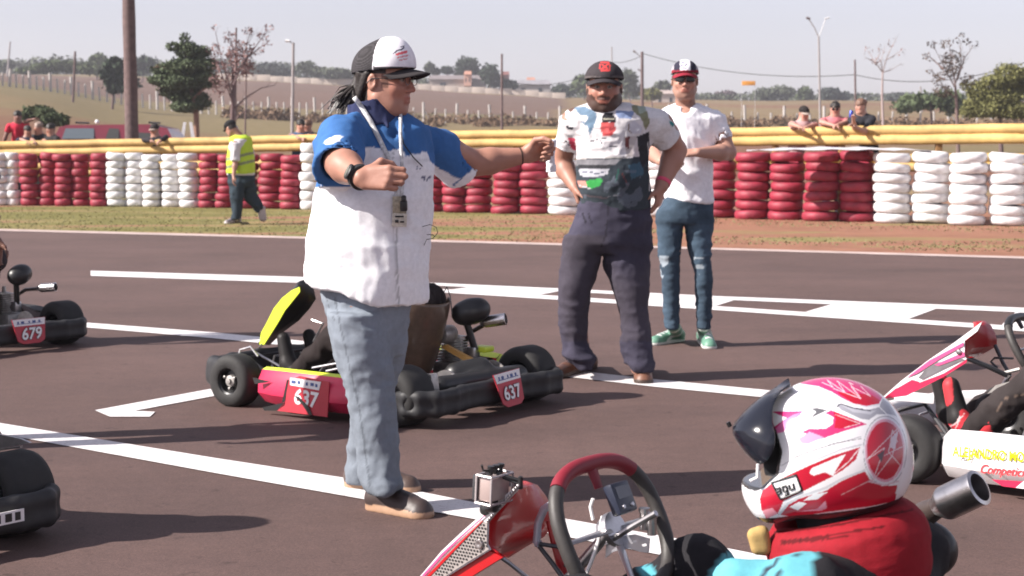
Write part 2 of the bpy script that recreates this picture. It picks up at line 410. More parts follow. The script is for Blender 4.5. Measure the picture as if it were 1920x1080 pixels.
# ------------------------------------------------------------------ asphalt and painted lines
def asphalt():
    m = bpy.data.materials.new('asphalt'); m.use_nodes = True; nn = m.node_tree.nodes; l = m.node_tree.links; b = nn['Principled BSDF']; b.inputs['Roughness'].default_value = .82; b.inputs['Specular IOR Level'].default_value = .35
    tc = nn.new('ShaderNodeTexCoord')
    def noise(sc, det=5, ro=.6, mp=None):
        t = nn.new('ShaderNodeTexNoise'); t.inputs['Scale'].default_value = sc; t.inputs['Detail'].default_value = det; t.inputs['Roughness'].default_value = ro
        if mp:
            q = nn.new('ShaderNodeMapping'); q.inputs['Scale'].default_value = mp[0]; q.inputs['Rotation'].default_value = (0, 0, mp[1]); l.new(tc.outputs['Object'], q.inputs[0]); l.new(q.outputs[0], t.inputs['Vector'])
        else: l.new(tc.outputs['Object'], t.inputs['Vector'])
        return t.outputs['Fac']
    def ramp(src, p0, c0, p1, c1):
        r = nn.new('ShaderNodeValToRGB'); r.color_ramp.elements[0].position = p0; r.color_ramp.elements[0].color = (*c0, 1); r.color_ramp.elements[1].position = p1; r.color_ramp.elements[1].color = (*c1, 1); l.new(src, r.inputs[0]); return r.outputs[0]
    def mul(a, c):
        x = nn.new('ShaderNodeMixRGB'); x.blend_type = 'MULTIPLY'; x.inputs[0].default_value = 1; l.new(a, x.inputs[1]); l.new(c, x.inputs[2]); return x.outputs[0]
    base = ramp(noise(.55, 7, .65), .35, (.088, .055, .049), .68, (.117, .073, .066))
    fine = ramp(noise(150, 5, .9), .34, (.50, .50, .50), .68, (1.5, 1.47, 1.46))
    mid = ramp(noise(9, 6, .7), .3, (.9, .9, .9), .72, (1.1, 1.09, 1.08))
    streak = ramp(noise(.9, 3, .5, ((.6, 1.5, 1), math.radians(38))), .45, (1, 1, 1), .72, (.84, .85, .87))
    spots = ramp(noise(13, 4, .6), .62, (1, 1, 1), .72, (.62, .60, .60))
    c = mul(mul(mul(mul(base, fine), mid), streak), spots); l.new(c, b.inputs['Base Color'])
    bp = nn.new('ShaderNodeBump'); bp.inputs['Strength'].default_value = .35; bp.inputs['Distance'].default_value = .003; l.new(noise(220, 4, .8), bp.inputs['Height']); l.new(bp.outputs[0], b.inputs['Normal'])
    def edge(u, dv=0): return G(u, np.interp(u, [-600, 0, 960, 1920, 2800], [416, 430.5, 455, 482.5, 508])+dv)
    far = [edge(u)[:2] for u in (-2600, -1500, -600, 0, 480, 960, 1440, 1920, 2800, 3800)]
    loop = [(-30, -20)]+[tuple(p) for p in far]+[(30, -20)]
    lp = [(x, y, .004) for x, y in loop]; mb = MB(); mb.add(lp, [list(range(len(lp)))][::1])
    o = mb.build('track', m, smooth=False); tag(o, kind='structure')
    wp = bpy.data.materials.new('line_paint'); wp.use_nodes = True; nn = wp.node_tree.nodes; l = wp.node_tree.links; b = nn['Principled BSDF']; b.inputs['Roughness'].default_value = .7
    tc = nn.new('ShaderNodeTexCoord')
    c = mul(ramp(noise(45, 6, .75), .55, (.70, .675, .675), .70, (.30, .24, .23)), ramp(noise(3, 4), .3, (.94, .93, .93), .7, (1, 1, 1))); l.new(c, b.inputs['Base Color'])
    mb = MB()
    def poly(px, z=.008, m=0): mb.add([G(u, v, z) for u, v in px], [list(range(len(px)))], m)
    def strip(top, bot, mi=0):
        for (a, b_), (c_, d_) in zip(zip(top, top[1:]), zip(bot, bot[1:])): poly([a, b_, d_, c_][::-1], m=mi)
    strip([(u, np.interp(u, [-600, 0, 960, 1920, 2800], [416, 430.5, 455, 482.5, 508])-1.6) for u in (-600, 0, 480, 960, 1440, 1920, 2800)],
          [(u, np.interp(u, [-600, 0, 960, 1920, 2800], [416, 430.5, 455, 482.5, 508])+2.2) for u in (-600, 0, 480, 960, 1440, 1920, 2800)], 1)
    up0 = lambda u: np.interp(u, [170, 560, 800, 1047, 1339, 1920, 2400], [507.5, 519, 529.7, 540.6, 555, 577, 596]); up1 = lambda u: np.interp(u, [170, 560, 800, 1047, 1339, 1920, 2400], [517, 530, 534.4, 546, 561, 585.6, 606])
    lo0 = lambda u: np.interp(u, [700, 809, 1047, 1339, 1833, 2400], [536, 540.6, 554.7, 573.6, 606.5, 646]); lo1 = lambda u: np.interp(u, [700, 809, 1047, 1339, 1833, 2400], [540, 547, 562, 581, 614.6, 657])
    U1 = [170, 365, 560, 800, 1047, 1339, 1600, 1920, 2400]; strip([(u, up0(u)) for u in U1], [(u, up1(u)) for u in U1])
    U2 = [700, 809, 1047, 1339, 1600, 1833, 2400]; strip([(u, lo0(u)) for u in U2], [(u, lo1(u)) for u in U2])
    for a, b_, c_, d_ in ((878, 1047, 847, 1012), (1192, 1376, 1154, 1342), (1558, 1755, 1510, 1704), (1904, 2110, 1878, 2080)):
        e = .3; poly([(a, up1(a)+e), (b_, up1(b_)+e), (d_, lo0(d_)-e), (c_, lo0(c_)-e)][::-1])
    strip([(-200, 580), (165, 605), (400, 623), (700, 652), (1000, 686), (1228, 711), (1435, 731), (1900, 780)], [(-200, 588), (165, 614), (400, 634), (700, 664), (1000, 699), (1228, 725), (1435, 745), (1900, 796)])
    strip([(-300, 742), (0, 793), (400, 858), (700, 904), (900, 944), (1300, 1015), (1700, 1095)], [(-300, 760), (0, 813), (400, 886), (700, 939), (900, 975), (1300, 1052), (1700, 1140)])
    poly([(395, 729), (178, 769), (206, 781), (281, 781), (291, 772), (252, 770), (403, 742)][::-1])
    o = mb.build('painted_lines', [wp, mat('edge_paint', (.46, .36, .33), .8, noise=(2.5, .25))], smooth=False); tag(o, kind='structure')
asphalt()
# ------------------------------------------------------------------ grass tufts on the verge
def tufts():
    mb_v = []; mb_f = []; n = 0; N = 9000
    cnt = 0
    while cnt < N:
        u = RNG.uniform(-60, 1980); t = RNG.uniform(0, 1)
        ve = np.interp(u, [0, 960, 1920], [428, 453, 480]); vb = np.interp(u, [0, 600, 1330, 1920], [385, 392, 408, 424]); v = vb+(ve-vb)*t
        p = G(u, v)
        if u > 1150 and vnoise(np.array([[p[0]*.5, p[1]*1.5, 0]]), 2)[0] > -.1 and .25 < t: 
            cnt += 1; continue
        h = RNG.uniform(.008, .022); a = RNG.uniform(0, 6.28); d = np.array([math.cos(a), math.sin(a), 0])*RNG.uniform(.008, .02); le = RNG.normal(0, .015, 2)
        mb_v += [p-d, p+d, p+np.array([le[0], le[1], h])]; mb_f.append((n, n+1, n+2)); n += 3; cnt += 1
    o = tomesh('grass', np.array(mb_v), np.array(mb_f), mat('grass_blade', (.17, .16, .07), .9, noise=(2, .2)), smooth=False)
    tag(o, 'short dry green grass on the verge between track and tyres', 'grass', kind='stuff')
tufts()
# ------------------------------------------------------------------ tyre wall
M_RED = mat('tyre_red_paint', (.27, .020, .042), .6, noise=(7, .38), bump=(40, .3, .01))
M_WHT = mat('tyre_white_paint', (.66, .65, .66), .6, noise=(7, .24), bump=(40, .3, .01))
def tyre_base(u): return np.interp(u, [-100, 0, 300, 600, 1330, 1920, 2050], [384, 385, 388, 393, 408, 425, 429])
def tyre_stack(u, dia, n, height, white, label, depth=0, lean=(0, 0), group=None):
    g = G(u, tyre_base(u)); g = g+np.array([0, depth, 0]); x0 = (u-960)/FPX*g[1]/math.cos(PITCH)*1.0; 
    t = thing('tyre_stack', (x0, g[1], 0), label, 'tyre stack', group or ('white painted tyre stacks' if white else 'red painted tyre stacks'))
    h = height/n
    for i in range(n):
        mb = MB(); R = dia/2*(1+RNG.uniform(-.05, .035)); w_ = h*RNG.uniform(.93, 1.02)
        pr = [(R*.55, w_*.12), (R*.62, .002), (R*.86, w_*.01), (R*.97, w_*.2), (R, w_*.5), (R*.97, w_*.8), (R*.86, w_*.99), (R*.62, w_-.002), (R*.55, w_*.88)]
        f = i/(n-1); off = (lean[0]*f+RNG.normal(0, .013), lean[1]*f+RNG.normal(0, .012))
        tl = RNG.normal(0, .045); ax = (tl, RNG.normal(0, .04), 1)
        mb.lathe(pr, (off[0], off[1], i*h), axis=ax, seg=22, capped=False)
        mb.build('tyre', M_WHT if white else M_RED, t, sharp=70)
ords = ['first', 'second', 'third', 'fourth', 'fifth', 'sixth', 'seventh', 'eighth']
def wall():
    L = [([-70, -32, 6, 30], 1, 'white tyre stack at the far left end, {o} from left'),
         ([60, 92, 124, 155, 188], 0, '{o} red tyre stack from left below the red pickup'),
         ([222, 256, 289, 323, 357], 1, '{o} of five white tyre stacks left of the vest man'),
         ([392, 425, 460, 507, 546], 0, '{o} red tyre stack of the run behind the vest man'),
         ([583, 616, 652, 690, 728], 1, '{o} white tyre stack of the run behind the white shirted man'),
         ([768, 810, 853, 898, 948, 1000], 0, '{o} red tyre stack of the run under the outstretched arm')]
    for us, wh, lb in L:
        for k, u in enumerate(us):
            s = FPX/G(u, tyre_base(u))[1]; small = u < 800
            a_ = us[k-1] if k else 2*u-us[1]; b_ = us[k+1] if k < len(us)-1 else 2*u-us[-2]; d = (b_-a_)/2/s*1.12
            if u == 583: hh = 1.25
            else: hh = np.interp(u, [0, 600, 1000], [1.06, 1.05, 1.09])
            tyre_stack(u, d, 7, hh*RNG.uniform(.985, 1.02), wh, lb.format(o=ords[k]), depth=(k % 2)*.3*d+RNG.uniform(0, .04), lean=(RNG.uniform(-.02, .08) if not wh else RNG.uniform(-.02, .02), 0))
    R = [([1056, 1118, 1182, 1232], 1, '{o} white tyre stack of the run behind the bearded man'),
         ([1290, 1348, 1410, 1472, 1538, 1604], 0, '{o} red tyre stack from left in the rightmost red run'),
         ([1671, 1741, 1811, 1884, 1958], 1, '{o} large white tyre stack of the run at the right edge')]
    for us, wh, lb in R:
        for k, u in enumerate(us):
            tyre_stack(u, .60 if u > 1300 else .56, 7, 1.13*RNG.uniform(.985, 1.02), wh, lb.format(o=ords[k]), depth=(k % 2)*.18+RNG.uniform(0, .04), lean=(RNG.uniform(-.03, .03), 0))
wall()
# ------------------------------------------------------------------ guard rail behind the tyres
def rail():
    M_Y = mat('rail_yellow', (.54, .35, .12), .7, noise=(2.2, .35), bump=(8, .2, .01)); M_Y2 = mat('rail_dark', (.32, .17, .06), .6, noise=(4, .4))
    us = [-500, -200, 0, 200, 400, 600, 830, 1000, 1200, 1400, 1600, 1920, 2300, 2600]
    top = np.interp(us, [-500, 0, 400, 830, 1400, 1920, 2600], [268, 265, 257, 245, 239, 231, 222]); base = [tyre_base(u) for u in us]
    pts = []
    for u, v in zip(us, top):
        Yd = G(u, tyre_base(min(u, 2050)))[1]+.95; p = P(u, v, Yd); pts.append(p)
    pts = np.array(pts)
    t = thing('guard_rail', (pts[6][0], pts[6][1], 0), 'long yellow steel guard rail of stacked beams behind the tyre wall', 'guard rail')
    prof = [(0, 0), (-.035, -.012), (-.085, -.035), (-.10, -.075), (-.088, -.120), (-.03, -.146), (-.01, -.158), (-.03, -.170), (-.088, -.200), (-.10, -.245), (-.085, -.285), (-.035, -.308), (0, -.32)]
    def beam(z_off, hs=1., name='rail_beam', bend=0, m=M_Y):
        g = []
        for i, p in enumerate(np.array([np.interp(np.linspace(0, len(pts)-1, 90), range(len(pts)), pts[:, q]) for q in range(3)]).T):
            w_ = .005*math.sin(i*1.3)+.004*math.sin(i*2.9)
            g.append([p+np.array([0, a*.6-.03+w_, b*hs+z_off+w_*.6]) for a, b in prof])
        mb = MB(); mb.grid(g); o = mb.build(name, m, t, sharp=60, world=True)
        so_ = o.modifiers.new('thick', 'SOLIDIFY'); so_.thickness = .006; return o
    beam(0); beam(-.47, .9)
    for i, s_ in enumerate(np.linspace(0, len(pts)-1, 22)):
        p = np.array([np.interp(s_, range(len(pts)), pts[:, q]) for q in range(3)]); mb = MB()
        mb.box((p[0], p[1]+.075, (p[2]-.03)/2), (.10, .12, p[2]-.03), bev=.01); mb.box((p[0], p[1]+.007, p[2]-.12), (.07, .008, .05)); mb.build('rail_post', M_Y2, t, world=True)
    return pts
RAIL = rail()
def rail_at(u):
    xs = 960+FPX*RAIL[:, 0]/RAIL[:, 1]; return np.array([np.interp(u, xs, RAIL[:, q]) for q in range(3)])
# white sheet lying on tyres at the right
def sheet():
    Yd = 27.3; a = P(1335, 279, Yd+1.1); r = []
    for i in range(16):
        u = 1400+i*23; row = []
        for j in range(5): 
            p = P(u, 283-7*math.sin(math.pi*min(1, max(0, (i)/15)))**.6*(.3+.7*math.sin(math.pi*j/4)), Yd-.1+j*.12); row.append(p+np.array([0, 0, .01*math.sin(i*2+j)]))
        r.append(row)
    t = thing('plastic_sheet', r[8][2], 'crumpled pale plastic sheet lying on top of the red and white tyres at the right', 'sheet')
    mb = MB(); mb.grid(r); o = mb.build('sheet', mat('plastic_white', (.55, .56, .6), .35), t, world=True); s_ = o.modifiers.new('t', 'SOLIDIFY'); s_.thickness = .004
sheet()
# ------------------------------------------------------------------ concrete post fence in the field
def fence():
    M_P = mat('concrete_post', (.42, .39, .37), .85, noise=(2, .2))
    t = thing('field_fence', (0, 180, th(0, 180)), 'long field fence of pale concrete posts running across the dry slope', 'fence')
    us = []; u = -14.0; 
    while u < 1950: us.append(u); u += float(np.interp(u, [0, 600, 800, 1920], [12.6, 14.5, 20.5, 27.5]))
    for k, u in enumerate(us):
        Yd = 180+5*math.sin(u*.004); x = (u-960)/FPX*Yd; z = float(th(x, Yd)); tall = k % 3 == 0
        hp = np.interp(u, [0, 600, 1920], [33 if tall else 25, 37 if tall else 27, 40 if tall else 25])/FPX*Yd; r = .16 if tall else .11
        mb = MB(); l = RNG.normal(0, .03); mb.tube([(x, Yd, z-.3), (x+l*hp*.5, Yd, z+hp*.6), (x+l*hp, Yd, z+hp)], r, seg=6)
        if tall and u > 700 and k % 2: mb.tube([(x+.1, Yd, z+hp*.55), (x+hp*.45, Yd, z-.1)], .09, seg=5)
        mb.build('post', M_P, t, world=True)
    for hz in (.35, .75, 1.15):
        mb = MB(); mb.tube([((u-960)/FPX*180, 180.0, float(th((u-960)/FPX*180, 180))+hz) for u in us[::3]], .012, seg=3); mb.build('wire', mat('wire', (.2, .18, .17), .6), t, world=True)
fence()
# ------------------------------------------------------------------ poles, lamp, wires
M_WOOD = mat('weathered_wood', (.135, .088, .085), .85, noise=(8, .35), bump=(30, .5, .02)); M_CONC = mat('pole_concrete', (.30, .27, .27), .8, noise=(3, .2)); M_WIRE = mat('cable', (.05, .05, .05), .6)
def pole(u0, v0, u1, v1, Y, wpx, label, m, taper=.75, arms=None, name='utility_pole', cat='pole'):
    x = (u0-960)/FPX*Y; z = float(th(x, Y)); a = np.array([x, Y, z-.2]); b = P(u1, v1, Y); r = wpx/2/FPX*Y
    t = thing(name, (x, Y, z), label, cat); mb = MB(); n = 9
    mb.tube([a+(b-a)*i/(n-1)+np.array([.02*r*math.sin(i*2.), 0, 0]) for i in range(n)], [r*(1-(1-taper)*i/(n-1))*(1+.04*math.sin(i*3.3)) for i in range(n)], seg=12); mb.build('pole', m, t, world=True)
    if arms:
        for nm, pts, rr, mm in arms:
            mb = MB(); mb.tube([P(q[0], q[1], Y) for q in pts], rr/FPX*Y, seg=6); mb.build(nm, mm, t, world=True)
    return t
pole(251, 255, 239, -80, 38, 27, 'thick weathered wooden pole behind the red pickup, rising out of frame', M_WOOD, .85)
pole(141, 205, 141, 96, 150, 5, 'thin wooden pole on the slope at the left, left of the thick pole', M_WOOD, arms=[('crossarm', [(138, 104), (144, 104)], 1, M_WOOD)])
pole(20, 150, 19, 78, 330, 4, 'thin distant mast above the hedge at the far left', M_CONC)
pole(549, 240, 550, 80, 95, 6.5, 'grey pole with small white lamp standing left of the capped man', M_CONC, arms=[('lamp_arm', [(549, 82), (541, 76), (536, 76)], 1.2, M_CONC), ('lamp_head', [(543, 77), (535, 76)], 3, mat('lamp_white', (.8, .8, .8), .4))])
pole(442, 225, 443, 52, 95, 4.5, 'straight bare pole standing among the reddish thin tree', M_WOOD)
pole(461, 232, 462, 105, 92, 3.5, 'slender dark stake beside the reddish thin tree', M_WOOD)
pole(941, 236, 941, 101, 110, 5, 'bare wooden pole in the dry field between the two capped men', M_WOOD)
pole(1147, 200, 1147, 88, 210, 3, 'thin faint mast behind the bearded man', M_CONC)
pole(1203, 195, 1204, 97, 170, 7, 'dark utility pole with small lamp arm between the bearded man and the man in white', M_WOOD, arms=[('lamp_arm', [(1203, 108), (1195, 101), (1188, 96)], .9, M_CONC), ('insulator', [(1196, 130), (1204, 134)], 1.4, M_WOOD), ('lamp_head', [(1192, 98), (1187, 95)], 2.2, M_CONC)])
pole(1536, 200, 1535, 68, 130, 4.5, 'double armed street lamp shaped like a Y in the field at the right', M_CONC, name='street_lamp', cat='street lamp', arms=[('lamp_arm', [(1535, 70), (1527, 52), (1516, 35)], 1.1, M_CONC), ('lamp_arm', [(1535, 70), (1542, 52), (1548, 35)], 1.0, mat('lamp_grey', (.6, .6, .62), .4)), ('lamp_head', [(1519, 36), (1512, 33)], 2.4, M_WOOD), ('lamp_head', [(1546, 35), (1555, 33)], 1.8, mat('lamp_grey', (.6, .6, .62), .4))])
pole(1602, 205, 1603, 112, 150, 4.5, 'slim brown pole behind the youths leaning on the rail', M_WOOD)
pole(1725, 200, 1726, 162, 260, 4, 'small pale pole far behind the leafy bush at the right', M_CONC)
def wires():
    def cable(a, b, sag, label, Ya, Yb):
        p = P(*a, Ya); q = P(*b, Yb); pts = [p+(q-p)*i/24-np.array([0, 0, sag*4*(i/24)*(1-i/24)]) for i in range(25)]
        mb = MB(); mb.tube(pts, .035, seg=4); o = mb.build('power_line', M_WIRE); tag(o, label, 'cable')
    cable((1204, 100), (1603, 140), .9, 'overhead cable from the dark utility pole to the brown pole at the right', 170, 150)
    cable((1147, 116), (1204, 104), .3, 'short overhead cable left of the dark utility pole', 210, 170)
    cable((1603, 140), (1990, 92), 1.3, 'overhead cable rising to the right edge above the leafy bush', 150, 120)
    cable((945, 150), (1147, 118), 1.4, 'overhead cable sloping up behind the bearded man from the left', 200, 210)
wires()
# ------------------------------------------------------------------ trees
def crown(blobs, n, leaf, seed, flat=.5, dens=None):
    r = np.random.default_rng(seed); V = []; F = []; k = 0; wts = np.array([b[3]*b[4]*b[3] for b in blobs]); wts = wts/wts.sum()
    for bi in r.choice(len(blobs), n, p=wts):
        cx, cy, cz, rx, rz = blobs[bi]; d = r.normal(0, 1, 3); d /= np.linalg.norm(d); rad = r.uniform(.3, 1.0)**.6*(1+.22*max(0, r.normal(0, .6)))
        c = np.array([cx+d[0]*rx*rad, cy+d[1]*rx*rad, cz+d[2]*rz*rad])
        a = r.normal(0, 1, 3); a /= np.linalg.norm(a); b = np.cross(a, r.normal(0, 1, 3)); b /= np.linalg.norm(b); s_ = leaf*r.uniform(.5, 1.4)
        V += [c-a*s_, c-b*s_*flat, c+a*s_, c+b*s_*flat]; F.append((k, k+1, k+2, k+3)); k += 4
    return np.array(V), np.array(F)
def leafmat(name, col, k=.45): return mat(name, col, .75, noise=(.9, k), spec=.15)
def tree(u, vb, Y, blobs_px, n, leaf, m, label, trunk=None, limbs=(), seed=1, group=None, cat='tree', name='tree', tm=None, tr=3.):
    x = (u-960)/FPX*Y; z = float(th(x, Y)); t = thing(name, (x, Y, z), label, cat, group)
    B = []; blobs_px = [(q[0], q[1], q[2]*1.14, q[3]*1.14) for q in blobs_px]
    for (bu, bv, br, bz) in blobs_px:
        p = P(bu, bv, Y); B.append((p[0], Y+RNG.normal(0, br/FPX*Y*.4), p[2], br/FPX*Y, bz/FPX*Y))
    V, F = crown(B, n, leaf, seed); tomesh('crown', V, F, m, t, smooth=False, world=True)
    tm = tm or M_WOOD; mb = MB(); top = trunk or [(u, vb-20)]; pts = [np.array([x, Y, z-.3])]+[P(a, b, Y) for a, b in top]; r0 = tr/FPX*Y
    mb.tube(pts, np.linspace(r0, r0*.45, len(pts)), seg=8)
    for lb in limbs:
        pp = [P(a, b, Y+RNG.normal(0, .2)) for a, b in lb]; mb.tube(pp, np.linspace(r0*.38, r0*.10, len(pp)), seg=5)
        for q in range(9 if Y < 140 else 0):
            i = RNG.integers(1, len(pp)); s0 = pp[i-1]+(pp[i]-pp[i-1])*RNG.uniform(.3, 1); dd = unit(pp[i]-pp[i-1]); L = np.linalg.norm(pp[-1]-pp[0])*RNG.uniform(.12, .3); d1 = unit(dd+RNG.normal(0, .55, 3)); d2 = unit(d1+RNG.normal(0, .4, 3)+np.array([0, 0, .2]))
            mb.tube([s0, s0+d1*L*.6, s0+d1*L*.6+d2*L*.5], [r0*.09, r0*.06, r0*.03], seg=3)
    mb.build('trunk', tm, t, world=True); return t
G1 = leafmat('leaf_conifer', (.085, .110, .060)); G2 = leafmat('leaf_dark', (.040, .058, .036)); G3 = leafmat('leaf_olive', (.17, .17, .065)); G4 = leafmat('leaf_pinkish', (.26, .16, .15)); G5 = leafmat('leaf_mid', (.085, .11, .055)); G6 = leafmat('leaf_far', (.09, .105, .07))
tree(371, 250, 70, [(346, 72, 9, 10), (350, 95, 20, 14), (325, 88, 12, 8), (372, 98, 18, 12), (345, 125, 32, 14), (305, 130, 24, 10), (385, 122, 20, 12), (340, 155, 40, 15), (300, 150, 20, 9), (385, 150, 22, 14), (345, 180, 30, 12), (315, 172, 18, 8), (350, 200, 26, 10), (378, 190, 16, 14)], 19000, .070, G1, 'dark green bushy tree with reddish trunk right of the thick wooden pole', trunk=[(368, 215), (360, 180), (352, 130), (348, 80)], limbs=[[(362, 190), (330, 168), (305, 155)], [(362, 185), (385, 165), (398, 150)], [(355, 140), (320, 128), (295, 125)], [(352, 120), (380, 110)]], seed=11, tm=mat('bark_red', (.23, .13, .09), .9, noise=(5, .3)), tr=6)
tree(435, 240, 68, [(404, 52, 7, 6), (430, 70, 12, 10), (465, 58, 10, 8), (505, 52, 9, 6), (500, 80, 9, 7), (400, 95, 14, 14), (440, 100, 18, 10), (480, 95, 14, 9), (415, 125, 14, 10), (465, 130, 16, 14), (400, 145, 10, 9), (490, 68, 10, 8), (425, 150, 20, 16), (450, 110, 24, 30), (410, 165, 14, 12)], 1500, .065, G4, 'thin tree with sparse pinkish leaves right of the dark green tree', trunk=[(436, 205), (438, 165), (436, 130)], limbs=[[(437, 190), (428, 150), (415, 110), (404, 60)], [(437, 170), (445, 120), (432, 75)], [(437, 160), (455, 115), (468, 62)], [(438, 150), (470, 100), (503, 55)], [(455, 115), (480, 95), (498, 82)], [(437, 205), (462, 182), (490, 165), (515, 160)], [(436, 232), (450, 215), (480, 195)], [(436, 190), (420, 150), (400, 100)]], seed=12, tr=5)
tree(214, 175, 150, [(215, 125, 18, 16), (205, 145, 13, 15), (228, 150, 18, 16), (245, 155, 14, 14), (218, 165, 18, 9)], 1400, .28, G2, 'dark rounded tree just left of the thick wooden pole', seed=13)
tree(1655, 215, 105, [(1628, 95, 9, 8), (1650, 92, 10, 7), (1672, 80, 8, 10), (1690, 98, 8, 8), (1645, 115, 12, 7)], 90, .07, G4, 'nearly leafless pale sapling with fan of thin twigs, right of the street lamp', trunk=[(1654, 180), (1655, 136)], limbs=[[(1655, 136), (1640, 115), (1627, 95)], [(1655, 136), (1662, 110), (1674, 84), (1682, 70)], [(1640, 118), (1650, 100), (1648, 88)], [(1655, 136), (1668, 132), (1690, 120)], [(1645, 120), (1632, 112), (1622, 108)], [(1662, 112), (1676, 105), (1684, 98)], [(1655, 136), (1652, 112), (1658, 92)]], seed=14, tm=mat('bark_pale', (.34, .27, .26), .9), tr=3)
tree(1795, 215, 80, [(1748, 83, 10, 6), (1772, 82, 10, 8), (1783, 75, 7, 6), (1800, 70, 8, 8), (1812, 78, 8, 6), (1828, 83, 7, 7), (1736, 103, 8, 6), (1745, 112, 6, 5), (1743, 135, 8, 5), (1760, 142, 10, 7), (1752, 152, 8, 5), (1815, 150, 14, 10), (1765, 170, 16, 12), (1785, 120, 20, 22)], 900, .07, leafmat('leaf_brown', (.10, .075, .06)), 'open branched tree with dark tufts of leaves at the branch ends', trunk=[(1793, 185), (1791, 158)], limbs=[[(1791, 165), (1775, 135), (1752, 90)], [(1791, 160), (1785, 125), (1780, 80)], [(1792, 155), (1802, 120), (1800, 75)], [(1795, 150), (1808, 110), (1826, 85)], [(1772, 150), (1758, 143), (1745, 132)], [(1770, 130), (1745, 108), (1735, 104)], [(1793, 185), (1770, 165), (1760, 145)]], seed=15, tm=mat('bark_brown', (.16, .11, .10), .9), tr=4)
tree(1875, 225, 85, [(1890, 140, 26, 18), (1862, 160, 26, 18), (1900, 165, 30, 20), (1838, 172, 22, 16), (1875, 185, 38, 16), (1925, 150, 26, 22), (1830, 195, 20, 10), (1815, 160, 12, 9), (1850, 205, 34, 14), (1900, 208, 34, 14), (1820, 210, 20, 10)], 17000, .078, G3, 'broad yellow green leafy bush tree at the right edge', seed=16, limbs=[[(1875, 205), (1860, 180)]], tr=5)
tree(1745, 210, 140, [(1735, 190, 34, 14), (1770, 185, 26, 14), (1700, 200, 26, 9), (1790, 200, 30, 12)], 2400, .22, G5, 'low green bush behind the open branched tree', seed=17, cat='bush', name='bush')
# trees in the middle distance, each its own
far = [(876, 432, [(876, 125, 19, 15), (862, 138, 10, 9), (890, 137, 10, 9)], G2, 'dark round tree behind the grey roofs, left of the bare field pole'),
       (920, 400, [(918, 138, 17, 15), (928, 150, 16, 12)], G2, 'dark round tree directly left of the bare field pole'),
       (808, 432, [(806, 128, 9, 9), (818, 135, 7, 6)], G6, 'small feathery tree just right of the cap peak'),
       (840, 432, [(838, 132, 10, 6)], G2, 'small dark tree between the cap peak and the round tree'),
       (952, 400, [(955, 160, 14, 8)], G2, 'low dark bush at the foot of the bare field pole'),
       (1053, 420, [(1052, 168, 14, 9), (1066, 172, 12, 7)], G2, 'dark bush left of the bearded man'),
       (1095, 380, [(1096, 158, 22, 15), (1118, 166, 14, 12)], G5, 'large dark tree hidden behind the bearded man'),
       (1182, 380, [(1176, 150, 18, 18), (1186, 168, 14, 12)], G6, 'grey green tree between the bearded man and the dark utility pole'),
       (1222, 300, [(1222, 176, 17, 8)], G3, 'yellowish bush right of the dark utility pole'),
       (1245, 420, [(1243, 162, 14, 9)], G6, 'hazy tree left of the man in white'),
       (1365, 470, [(1362, 180, 20, 9), (1345, 183, 14, 6)], leafmat('leaf_violet', (.13, .10, .11)), 'hazy brownish bush right of the man in white'),
       (1440, 440, [(1435, 176, 22, 9), (1465, 172, 24, 10), (1420, 182, 12, 6)], G6, 'pale green tree left of the double armed street lamp'),
       (1508, 420, [(1510, 176, 14, 12)], G5, 'rounded tree just left of the double armed street lamp'),
       (1550, 420, [(1553, 176, 18, 10), (1580, 180, 14, 8)], leafmat('leaf_bluish', (.07, .085, .075)), 'bluish tree just right of the double armed street lamp'),
       (1690, 430, [(1690, 182, 26, 7)], leafmat('leaf_bluish', (.07, .085, .075)), 'low bluish tree behind the leafless sapling'),
       (585, 400, [(575, 126, 16, 10), (598, 135, 18, 8)], G6, 'grey green tree right of the grey lamp pole'),
       (640, 400, [(635, 138, 24, 8), (665, 142, 18, 8)], G6, 'low tree behind the ponytail of the capped man'),
       (510, 420, [(500, 130, 26, 10), (530, 132, 22, 9)], leafmat('leaf_bluish', (.07, .085, .075)), 'bluish tree left of the grey lamp pole'),
       (186, 330, [(184, 116, 16, 11), (172, 124, 12, 8)], G5, 'green tree rising above the hedge left of the thick pole'),
       (270, 330, [(270, 122, 18, 14), (258, 128, 12, 10)], G2, 'dark tree between the thick pole and the dark green tree'),
       (12, 400, [(12, 122, 16, 8)], G6, 'small grey tree at the far left edge')]
for k, (u, Y, bl, m, lb) in enumerate(far):
    tree(u, 0, Y, bl, int(260+220*len(bl)*bl[0][2]/12), .5, m, lb, trunk=[(bl[0][0], bl[0][1]+bl[0][3])], seed=40+k, group='trees far across the fields', tr=1.6)
